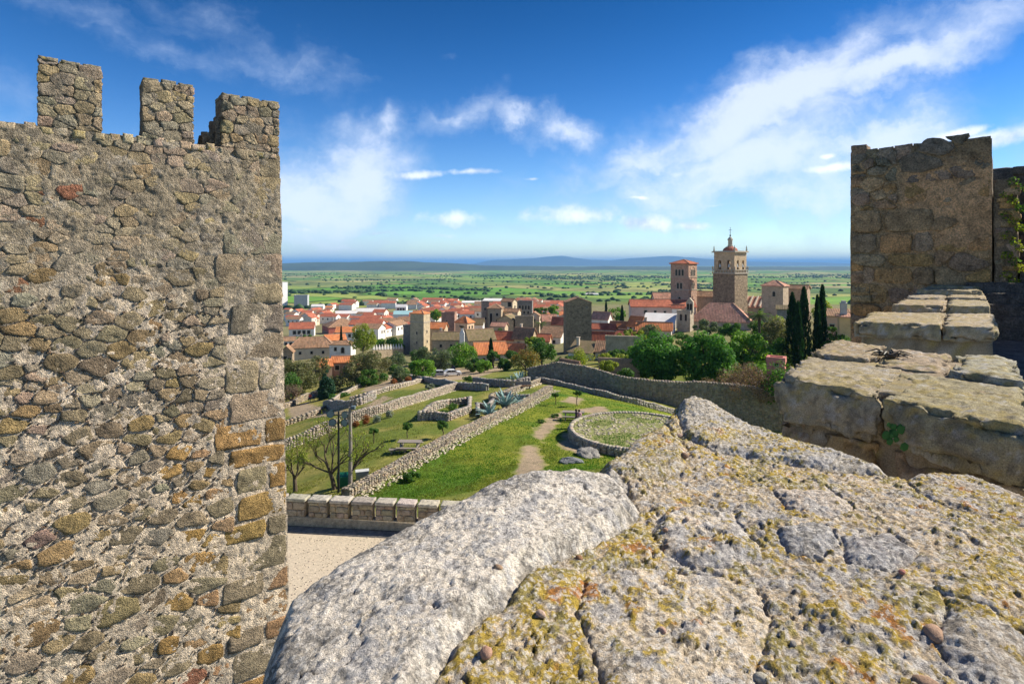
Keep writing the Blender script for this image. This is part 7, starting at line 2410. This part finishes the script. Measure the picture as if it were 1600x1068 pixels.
shrub('low dark green bush on the bright lawn beside the diagonal wall', 643, 751, 27, 14, 'mid', leaf=.12)
shrub('silver-grey shrub beside the red-leaved one', 587, 660, 18, 13, 'silver')
shrub('second silver-grey shrub further up the terrace wall', 609, 652, 13, 11, 'silver')
shrub('red-leaved shrub below the terrace wall', 571, 662, 12, 15, 'red')
shrub('smaller orange-leaved shrub near the flood light', 556, 667, 10, 11, 'red')
shrub('reddish shrub beside the round green tree', 637, 597, 10, 12, 'red', leaf=.14)
shrub('dull red shrub on the winding path', 616, 600, 9, 9, 'red', leaf=.14)
shrub('silver-grey ball shrub on the upper terrace', 672, 608, 14, 9, 'silver', leaf=.14)
shrub('weeds growing inside the ruined enclosure', 690, 650, 40, 10, 'mid', name='weed_clump', n=1400)
shrub('tall weeds on the corner of the ruined enclosure', 706, 641, 18, 12, 'mid', name='weed_clump')
shrub('bush beside the car park bank', 732, 596, 16, 10, 'mid', leaf=.15)
shrub('tuft of weeds at the crossing of the two terrace walls', 868, 652, 14, 6, 'mid', name='weed_clump', n=400)
shrub('weeds on the lawn beside the picnic bench', 845, 660, 16, 5, 'mid', name='weed_clump', n=400)


def agave(label, px, py, wpx, seed, n=22, col=(0.20, 0.30, 0.30)):
    r = random.Random(seed)
    g = G(px, py)
    t = thing('agave_plant', label, 'agave', (g.x, g.y, g.z + .15))
    R = wpx / 2 / F * g.y
    L = R * 1.05; w_ = L * .075
    vs, fs = [], []
    for k in range(7):
        s = k / 6
        x = L * s * .8; z_ = L * (.75 * s - .28 * s * s)
        ww = w_ * (1 - s) ** .6 * (1 + .6 * s)
        vs += [(x, -ww, z_ + ww * .45), (x, 0, z_ - ww * .25), (x, ww, z_ + ww * .45)]
        if k:
            o = (k - 1) * 3
            fs += [(o, o + 1, o + 4, o + 3), (o + 1, o + 2, o + 5, o + 4)]
    lm = mesh_from('leaf', np.array(vs), fs, [M['agave']], True)
    for k in range(n):
        o = obj('leaf', lm, t, (r.uniform(-.1, .1) * R, r.uniform(-.1, .1) * R, 0))
        s = r.uniform(.75, 1.1)
        o.scale = (s, s, s)
        o.rotation_euler = (0, r.uniform(-.75, .42), k * 2.399)
    return t


M['agave'] = plain_mat('agave_leaf', (0.22, 0.34, 0.33), sc=3, var=.35, rough=.55)
agave('large blue-green agave spilling over the diagonal wall', 790, 641, 66, 1, 30)
agave('blue-green agave lower in the sunken bed', 764, 652, 56, 2, 26)
agave('small agave at the right end of the sunken bed', 812, 632, 36, 6, 18)
agave('pale agave below the autumn tree', 812, 600, 44, 3, 22)
agave('second pale agave at the grey curving wall', 800, 597, 24, 4, 16)


def bare_tree(label, path_base, tips, Y, seed, leaves=900, col='yellow'):
    r = random.Random(seed); rs = np.random.RandomState(seed)
    b = P(*path_base, Y)
    b.z = H1(b.x, b.y)
    t = thing('bare_tree', label, 'tree', tuple(b))
    mb = MB(); cs = []
    fork = P(*tips[0], Y) - b
    mb.tube([(0, 0, -.3), tuple(fork * .5), tuple(fork)], [.17, .14, .11], 7)

    def grow(p, d, L, rad, lev):
        q = p + d * L
        m_ = p + d * L * .5 + Vector((r.uniform(-.1, .1), r.uniform(-.1, .1), r.uniform(-.05, .1))) * L
        mb.tube([p, m_, q], [rad, rad * .75, rad * .5], 5, cap=False)
        cs.append(q)
        if lev > 0:
            for _ in range(3):
                nd = (d + Vector((r.uniform(-.8, .8), r.uniform(-.8, .8), r.uniform(-.2, .7)))).normalized()
                grow(p + (q - p) * r.uniform(.45, 1.0), nd, L * r.uniform(.5, .75), rad * .5, lev - 1)
    for tp in tips[1:]:
        e = P(*tp, Y + r.uniform(-.8, .8)) - b
        v_ = e - fork
        grow(fork * r.uniform(.75, 1.0), v_.normalized(), v_.length * .62, .07, 3)
    mb.build('trunk', M['bark'], t)
    V, Fc, C = leaf_cloud([tuple(c) for c in cs], [.22] * len(cs), leaves, .10, rs, GRN[col])
    obj('crown', mesh_from('crown', V, Fc, [M['leaf']], False, col=C), t)


bare_tree('sparse budding tree with bare spreading branches beside the lamp post', (524, 776), [(516, 738), (478, 690), (500, 665), (522, 660), (545, 700), (560, 690), (470, 720)], 37.5, 5, 1700)
bare_tree('second sparse tree with bare twigs at the castle tower edge', (462, 776), [(460, 745), (450, 700), (470, 690), (485, 715), (445, 720)], 39.0, 6, 1300)
bare_tree('thin leaning tree with bare branches right of the flood light poles', (548, 770), [(548, 735), (575, 690), (590, 680), (570, 715), (560, 700)], 37.8, 9, 500)

# distant woods of the plain: far-off trees that read as one mass
rsf = np.random.RandomState(77)
cand = 26000
fy_ = np.exp(rsf.uniform(math.log(820), math.log(4800), cand)); fu_ = rsf.uniform(380, 1420, cand)
fx_ = (fu_ - HX) / F * fy_
wd_ = fbm(fx_ / 620, fy_ / 380, octaves=5, seed=88, gain=.58) + .25 * (fbm(fx_ / 60, fy_ / 60, octaves=2, seed=89) - .5)
line = np.abs(fbm(fx_ / 330, fy_ / 330, octaves=2, seed=90) - .5) < .012
okf = (wd_ + .07 * smooth01(fy_, 1500, 3000) > .665) | line & (rsf.uniform(0, 1, cand) < .5) | (rsf.uniform(0, 1, cand) < .005)
fx_, fy_ = fx_[okf], fy_[okf]
fz_ = H(fx_, fy_)
ico = bmesh.new(); bmesh.ops.create_icosphere(ico, subdivisions=1, radius=1.0)
iv = np.array([v.co[:] for v in ico.verts]); if_ = np.array([[v.index for v in f.verts] for f in ico.faces]); ico.free()
n = len(fx_)
s = rsf.uniform(2.5, 6.0, n)
jit = 1 + rsf.uniform(-.3, .3, (n, len(iv)))
V = iv[None] * jit[:, :, None] * np.stack([s * rsf.uniform(.9, 1.7, n), s, s * .8], 1)[:, None] + np.stack([fx_, fy_, fz_ + s * .4], 1)[:, None]
Fc = (if_[None] + (np.arange(n) * len(iv))[:, None, None]).reshape(-1, 3)
C = np.repeat(np.array([[0.06, 0.12, 0.04]]) * rsf.uniform(.6, 1.5, n)[:, None], len(iv), axis=0)
tag(obj('distant_woods', mesh_from('distant_woods', V.reshape(-1, 3), Fc, [M['leaf']], False, col=C)), 'scattered dark oaks and hedges dotting the far plain', 'woods', kind='stuff')
print('distant trees', n)

# ------------------------------------------------------------------ street furniture, cars and people
def floodlight():
    g = P(529, 776, 36.5); g.z = H1(g.x, g.y)
    zt = (HY - 642) / F * 36.5 - g.z
    t = thing('floodlight_mast', 'dark mast with four round flood lights behind the courtyard parapet', 'lamp post', tuple(g))
    mb = MB(); mb.tube([(0, 0, -.3), (0, 0, zt * .5), (0, 0, zt)], [.085, .07, .055], 8); mb.build('mast', M['iron'], t)
    mb = MB(); mb.tube([(-.55, 0, zt - .25), (.45, 0, zt - .25)], .035, 6); mb.tube([(-.45, 0, zt - .72), (.45, 0, zt - .72)], .035, 6); mb.build('crossbar', M['iron'], t)
    lens = plain_mat('lamp_glass', (0.16, 0.22, 0.24), rough=.15, var=.2)
    teal = plain_mat('lamp_housing', (0.05, 0.16, 0.18), rough=.4)
    for (x, z_, ry) in ((-.48, zt - .15, .25), (.42, zt - .22, -.3), (-.36, zt - .70, .3), (.40, zt - .72, -.3)):
        mb = MB()
        prof = [(.05, .30), (.20, .24), (.24, .05), (.25, 0)]
        m_ = 14
        for (a0, b0), (a1, b1) in zip(prof[:-1], prof[1:]):
            vs = [(a0 * math.cos(q * 6.2832 / m_), b0, a0 * math.sin(q * 6.2832 / m_)) for q in range(m_)] + [(a1 * math.cos(q * 6.2832 / m_), b1, a1 * math.sin(q * 6.2832 / m_)) for q in range(m_)]
            mb.add(vs, [(q, (q + 1) % m_, m_ + (q + 1) % m_, m_ + q) for q in range(m_)], 0)
        h = mb.build('lamp_head', teal if x < 0 and z_ > zt - .3 else M['iron'], t, (x, -.12, z_), ry)
        mb = MB(); mb.add([(.22 * math.cos(q * 6.2832 / m_), -.005, .22 * math.sin(q * 6.2832 / m_)) for q in range(m_)], [tuple(range(m_))]); mb.build('lens', lens, h)


floodlight()
g = P(547, 772, 37.2); g.z = H1(g.x, g.y); zt = (HY - 636) / F * 37.2 - g.z
t = thing('wooden_pole', 'tall wooden pole with a small projector beside the flood light mast', 'pole', tuple(g))
mb = MB(); mb.tube([(0, 0, -.3), (.03, 0, zt * .5), (0, 0, zt)], [.15, .12, .10], 8); mb.build('shaft', M['wood'], t)
mb = MB(); mb.box(-.05, .30, -.05, .05, zt - .15, zt - .08); br = mb.build('bracket', M['iron'], t)
mb = MB(); mb.box(.12, .34, -.16, .1, zt - .08, zt + .10); mb.build('projector', plain_mat('projector_case', (0.12, 0.16, 0.19), rough=.4), br)


def picnic(label, px, py, rot, Lw=1.8):
    g = G(px, py)
    t = thing('picnic_table', label, 'picnic table', tuple(g), rot)
    mb = MB()
    for k in range(4): mb.box(-Lw / 2, Lw / 2, -.36 + k * .185, -.36 + k * .185 + .17, .72, .78)
    for k in range(4):
        b = MB(); b.box(-Lw / 2, Lw / 2, -.36 + k * .185, -.36 + k * .185 + .17, .72, .78); b.build('plank', M['wood'], t)
    for s in (-1, 1):
        b = MB(); b.box(-Lw / 2, Lw / 2, s * .78 - .14, s * .78 + .14, .42, .48); b.build('bench_seat', M['wood'], t)
    for x in (-Lw * .36, Lw * .36):
        for s in (-1, 1):
            b = MB(); b.tube([(x, s * .62, -.15), (x, s * .25, .72)], .06, 4); b.build('leg', M['wood'], t)
        b = MB(); b.box(x - .05, x + .05, -.9, .9, .34, .42); b.build('crossbeam', M['wood'], t)
    return t


picnic('grey wooden picnic table on the grass left of the diagonal wall', 640, 704, -.05)
picnic('long grey picnic table on the worn lawn by the round terrace', 896, 655, -.12, 2.1)
g = G(622, 708)
t = thing('bench', 'fallen timber bench beside the left picnic table', 'bench', tuple(g), .12)
for k in range(2):
    b = MB(); b.box(-.7, .7, -.25 + k * .26, -.02 + k * .26, .28, .36); b.build('seat_plank', M['wood'], t)
for x in (-.5, .5):
    b = MB(); b.box(x - .06, x + .06, -.22, .22, -.1, .28); b.build('leg', M['wood'], t)
g = G(812, 613)
g = G(818, 608)
t = thing('bench', 'brown bench at the upper end of the lawn by the alley gate', 'bench', tuple(g), .1)
b = MB(); b.box(-1.0, 1.0, -.25, .25, .40, .50); b.build('seat', plain_mat('brown_timber', (0.16, 0.09, 0.05)), t)
b = MB(); b.box(-1.0, 1.0, .22, .32, .52, 1.0); b.build('backrest', M['wood'], t)
for x in (-.8, .8):
    b = MB(); b.box(x - .07, x + .07, -.22, .22, -.1, .40); b.build('leg', M['wood'], t)

g = P(545, 768, 38.5); g.z = H1(g.x, g.y)
t = thing('utility_cabinet', 'white topped grey utility box behind the parapet', 'box', (P(566, 757, 38.8).x, 38.8, H1(P(566, 757, 38.8).x, 38.8)), .3)
mb = MB(); t.scale = (.75, .75, .75); mb.box(-.55, .55, -.3, .3, -.3, .75); mb.build('cabinet', plain_mat('cabinet_grey', (0.34, 0.36, 0.36), rough=.5), t)
mb = MB(); mb.box(-.6, .6, -.35, .35, .75, .82); mb.build('lid', plain_mat('cabinet_lid', (.5, .52, .52)), t)
t = thing('green_bin', 'green waste bin at the foot of the wooden pole', 'bin', (P(536, 768, 37.9).x, 37.9, H1(P(536, 768, 37.9).x, 37.9)), .2)
t.scale = (.7, .7, .7)
gm = plain_mat('green_plastic', (0.02, 0.16, 0.09), rough=.4)
mb = MB(); mb.add([(-.45, -.32, 0), (.45, -.32, 0), (.45, .32, 0), (-.45, .32, 0), (-.58, -.42, .95), (.58, -.42, .95), (.58, .42, .95), (-.58, .42, .95)], [(3, 2, 1, 0), (4, 5, 6, 7), (0, 1, 5, 4), (1, 2, 6, 5), (2, 3, 7, 6), (3, 0, 4, 7)]); mb.build('body', gm, t)
mb = MB(); mb.add([(-.6, -.45, .96), (.6, -.45, .96), (.6, .45, 1.1), (-.6, .45, 1.1), (-.55, -.4, 1.04), (.55, -.4, 1.04), (.55, .4, 1.2), (-.55, .4, 1.2)], [(3, 2, 1, 0), (4, 5, 6, 7), (0, 1, 5, 4), (1, 2, 6, 5), (2, 3, 7, 6), (3, 0, 4, 7)]); mb.build('lid', gm, t)
g = G(917, 662)
t = thing('bag', 'small pale bag on the edge of the round terrace', 'bag', (P(917, 660, 47.0).x, 47.0, -14.55))
mb = MB(); mb.lathe([(.22, 0), (.30, .12), (.26, .3), (.12, .42), (.06, .45)], 10); mb.build('sack', plain_mat('pale_cloth', (.5, .55, .6)), t)


def car(label, px, py, rot, paint, name='parked_car', van=False):
    g = G(px, py)
    t = thing(name, label, 'car', (g.x, g.y, g.z), rot)
    pm = plain_mat(name + '_paint', paint, rough=.3, var=.03)
    Lc, Wc = 4.1, 1.75
    prof = [(-2.05, .35), (-2.05, .75), (-1.95, .92), (-1.15, 1.0), (-.55, 1.42), (.95, 1.48), (1.75, 1.05), (2.02, .95), (2.05, .4)] if not van else [(-2.2, .35), (-2.2, .9), (-1.9, 1.1), (-1.35, 1.75), (2.1, 1.8), (2.2, 1.6), (2.2, .4)]
    lo = [(x, z_) for x, z_ in prof]
    n = len(lo)
    vs = []
    for s in (-1, 1):
        for (x, z_) in lo:
            k = 1.0 if z_ < 1.02 else .82
            vs.append((x, s * Wc / 2 * k, z_))
    fs = [tuple(range(n)), tuple(range(2 * n - 1, n - 1, -1))] + [(i, n + i, n + (i + 1) % n, (i + 1) % n) for i in range(n)]
    mb = MB(); mb.add(vs, fs); mb.build('body', pm, t)
    for s in (-1, 1):
        mb = MB()
        q = [(-1.0, 1.03), (-.5, 1.36), (.3, 1.40), (.3, 1.03)]; q2 = [(.38, 1.03), (.38, 1.40), (.92, 1.41), (1.45, 1.05)]
        if van: q = [(-1.6, 1.15), (-1.25, 1.62), (-.3, 1.65), (-.3, 1.15)]; q2 = [(-.2, 1.15), (-.2, 1.65), (1.9, 1.66), (1.9, 1.15)]
        for w_ in (q, q2):
            mb.add([(x, s * (Wc / 2 * (.84 if z_ > 1.2 else .99) + .012), z_) for x, z_ in w_], [(0, 1, 2, 3)])
        mb.build('side_window', M['glass'], t)
    mb = MB(); x0, z0, x1, z1 = (-1.17, 1.0, -.58, 1.40) if not van else (-1.87, 1.13, -1.38, 1.70)
    mb.add([(x0, -.68, z0 + .02), (x0, .68, z0 + .02), (x1, .62, z1 + .02), (x1, -.62, z1 + .02)], [(0, 1, 2, 3)]); mb.build('windscreen', M['glass'], t)
    tm = plain_mat('tyre_rubber', (.02, .02, .02)); rm_ = plain_mat('wheel_rim', (.4, .4, .42), rough=.4)
    for x in (-1.3, 1.3):
        for s in (-1, 1):
            mb = MB(); mb.tube([(x, s * (Wc / 2 - .17), .32), (x, s * (Wc / 2 + .02), .32)], .32, 14); wh = mb.build('wheel', tm, t)
            mb = MB(); mb.tube([(x, s * (Wc / 2 + .02), .32), (x, s * (Wc / 2 + .035), .32)], .19, 10); mb.build('rim', rm_, wh)
    for s in (-1, 1):
        mb = MB(); mb.box(-2.075, -2.0, s * .62 - .16, s * .62 + .16, .66, .80); mb.build('headlight', M['white'], t)


car('small white car parked at the end of the dirt track', 706, 587, math.radians(200), (.72, .73, .74))
car('dark van parked in the shade behind the white car', 697, 579, math.radians(190), (.02, .025, .04), name='parked_van', van=True)
car('silver car half hidden beside the white car', 688, 588, math.radians(195), (.45, .46, .48), name='parked_car')


def person(label, loc, face, shirt, legs, hair, arms=((-.05, .02), (.05, .02)), stride=.12, h=1.7, skirt=False, bag=None):
    """standing or walking figure grown from a skeleton"""
    k = h / 1.7
    J = {'pel': (0, 0, .95), 'wai': (0, 0, 1.1), 'che': (0, -.01, 1.30), 'sho': (0, 0, 1.42), 'nec': (0, -.01, 1.50), 'hea': (0, -.03, 1.60), 'top': (0, -.02, 1.685),
         'hl': (.10, 0, .90), 'kl': (.11, -stride, .50), 'al': (.11, stride * .4 - stride, .09), 'tl': (.12, -.14 - stride * .6, .035),
         'hr': (-.10, 0, .90), 'kr': (-.11, stride * .3, .50), 'ar': (-.11, stride, .09), 'tr': (-.12, stride - .14, .035),
         'sl': (.18, 0, 1.40), 'el': (.25, arms[0][0], 1.14), 'wl': (.24, arms[0][1] - .08, .90), 'fl': (.24, arms[0][1] - .10, .82),
         'sr': (-.18, 0, 1.40), 'er': (-.25, arms[1][0], 1.14), 'wr': (-.24, arms[1][1] - .08, .90), 'fr': (-.24, arms[1][1] - .10, .82)}
    if isinstance(arms[0], str):
        pass
    R_ = {'pel': .15, 'wai': .13, 'che': .15, 'sho': .11, 'nec': .055, 'hea': .095, 'top': .07, 'hl': .10, 'kl': .065, 'al': .045, 'tl': .04, 'hr': .10, 'kr': .065, 'ar': .045, 'tr': .04,
          'sl': .07, 'el': .047, 'wl': .034, 'fl': .03, 'sr': .07, 'er': .047, 'wr': .034, 'fr': .03}
    names = list(J)
    E = [('pel', 'wai'), ('wai', 'che'), ('che', 'sho'), ('sho', 'nec'), ('nec', 'hea'), ('hea', 'top'), ('pel', 'hl'), ('hl', 'kl'), ('kl', 'al'), ('al', 'tl'), ('pel', 'hr'), ('hr', 'kr'), ('kr', 'ar'), ('ar', 'tr'),
         ('che', 'sl'), ('sl', 'el'), ('el', 'wl'), ('wl', 'fl'), ('che', 'sr'), ('sr', 'er'), ('er', 'wr'), ('wr', 'fr')]
    me_ = bpy.data.meshes.new('body')
    me_.from_pydata([tuple(c * k for c in J[n_]) for n_ in names], [(names.index(a), names.index(b)) for a, b in E], [])
    o = bpy.data.objects.new('body', me_); COL.objects.link(o)
    md = o.modifiers.new('Skin', 'SKIN'); md.use_smooth_shade = True
    sv = me_.skin_vertices[0].data
    for i, n_ in enumerate(names):
        sv[i].radius = (R_[n_] * k, R_[n_] * k * (.72 if n_ in ('pel', 'wai', 'che', 'sho') else 1))
        sv[i].use_root = n_ == 'pel'
    o.modifiers.new('Sub', 'SUBSURF').levels = 1
    bpy.context.view_layer.update()
    dg = bpy.context.evaluated_depsgraph_get()
    m2 = bpy.data.meshes.new_from_object(o.evaluated_get(dg))
    bpy.data.objects.remove(o)
    m2.name = 'body'
    skin = plain_mat('skin', (.45, .27, .19), rough=.6, var=.05)
    for mt in (plain_mat('shirt', shirt, var=.1), plain_mat('trousers', legs, var=.1), skin, plain_mat('shoes', (.05, .045, .04))):
        m2.materials.append(mt)
    for p in m2.polygons:
        z_ = p.center.z / k; x = abs(p.center.x) / k
        p.material_index = 3 if z_ < .10 else 2 if (z_ > 1.47 or (x > .2 and z_ < (1.12 if not skirt else 1.3) and z_ > .6)) else 1 if z_ < .98 else 0
        p.use_smooth = True
    t = thing('person', label, 'person', loc, face)
    obj('body', m2, t)
    mb = MB()
    mb.lathe([(.05, 1.50), (.10, 1.54), (.112, 1.62), (.09, 1.70), (.03, 1.73)], 10, c=(0, .02, 0))
    hb_ = mb.build('hair', plain_mat('hair', hair, var=.2), t, smooth=True); hb_.scale = (k, k, k)
    if bag:
        mb = MB(); mb.lathe([(.10, 1.05), (.17, 1.10), (.18, 1.32), (.10, 1.42)], 8, c=(0, .17, 0)); mb.build('backpack', plain_mat('backpack_cloth', bag), t)
    return t


ground = lambda px, py: tuple(G(px, py))
person('person in a white and pink top standing by the picnic table', ground(905, 668), math.radians(150), (.70, .42, .42), (.03, .04, .07), (.05, .03, .02), h=1.66, arms=((-.1, -.05), (.05, -.15)))
person('person in dark clothes standing close beside the one in pink', ground(900.5, 668), math.radians(110), (.10, .06, .07), (.03, .035, .05), (.04, .03, .02), h=1.7)
al_ = P(1003, 627, 81.0)
person('person in black walking along the shaded alley', tuple(al_), math.radians(-60), (.02, .02, .025), (.02, .022, .03), (.03, .02, .02), stride=.18, h=1.75)
al_ = P(1022.5, 629, 80.5)
person('person in a pinkish top walking behind the one in black', tuple(al_), math.radians(-60), (.42, .22, .20), (.03, .03, .04), (.04, .03, .02), stride=.18, h=1.72)
person('person in a bright red top on the left path', ground(484, 628), math.radians(30), (.62, .05, .04), (.06, .08, .14), (.05, .03, .02), stride=.16, h=1.72)
person('person with dark blue top beside the one in red', ground(490, 627), math.radians(20), (.08, .12, .22), (.05, .06, .09), (.05, .03, .02), stride=.16, h=1.7, bag=(.25, .25, .4))
# dry twigs lying on the parapet
tw = thing('twig_tuft', 'dark dry tuft of twigs lying on the parapet coping', 'twigs', tuple(P(1388, 556, 4.28)))
for k in range(26):
    r_ = random.Random(k)
    a = r_.uniform(0, 6.28); L_ = r_.uniform(.04, .16)
    mb = MB(); mb.tube([(r_.uniform(-.05, .05), r_.uniform(-.05, .05), .0), (math.cos(a) * L_ * .5, math.sin(a) * L_ * .5, r_.uniform(.01, .05)), (math.cos(a) * L_, math.sin(a) * L_, r_.uniform(-.01, .03))], [.008, .006, .003], 4)
    mb.build('twig', M['iron'] if k % 2 else M['bark'], tw)
# plant rooted in the joint below
pl_ = thing('wall_weed', 'small green weed rooted in the parapet face', 'weed', tuple(P(1388, 672, 3.0)))
for k in range(14):
    r_ = random.Random(k + 50)
    mb = MB(); a = r_.uniform(0, 6.28); q = Vector((r_.uniform(-.05, .05), -.02 - r_.uniform(0, .04), r_.uniform(-.07, .05)))
    s = r_.uniform(.012, .026)
    mb.add([q + Vector((math.cos(a + i * 1.05) * s, -.004 * (i % 2), math.sin(a + i * 1.05) * s)) for i in range(6)], [tuple(range(6))])
    mb.build('leaf', plain_mat('weed_leaf', (.05, .15, .04)) if k == 0 else bpy.data.materials['weed_leaf'], pl_)
# ivy hanging on the wall beside the steps
iv_c = fr_s([(0.27 + 0.1 * math.sin(k * 2.1), 1.35 - k * 0.11, 0.04) for k in range(17)]) - np.array(side.location)
V_, F_, C_ = leaf_cloud(iv_c, [0.085] * 17, 900, 0.045, np.random.RandomState(9), GRN['yellow'] + GRN['mid'])
tag(obj('ivy', mesh_from('ivy', V_, F_, [M['leaf']], False, col=C_), side), kind='stuff')

# ------------------------------------------------------------------ haze
zmin = -135.0
hm = bpy.data.materials.new('haze_air')
hm.use_nodes = True
hm.node_tree.nodes.clear()
pv = node(hm.node_tree, 'ShaderNodeVolumePrincipled', {'Color': (0.24, 0.54, 1.0, 1), 'Density': 5.5e-5, 'Anisotropy': 0.0})
ho = node(hm.node_tree, 'ShaderNodeOutputMaterial', {'Volume': pv.outputs[0]})
hb = MB()
hb.box(-70000, 70000, -1500, 92000, -180.0, 345.0)
tag(hb.build('haze', hm), 'pale blue haze over the distant plain', 'haze', kind='stuff')
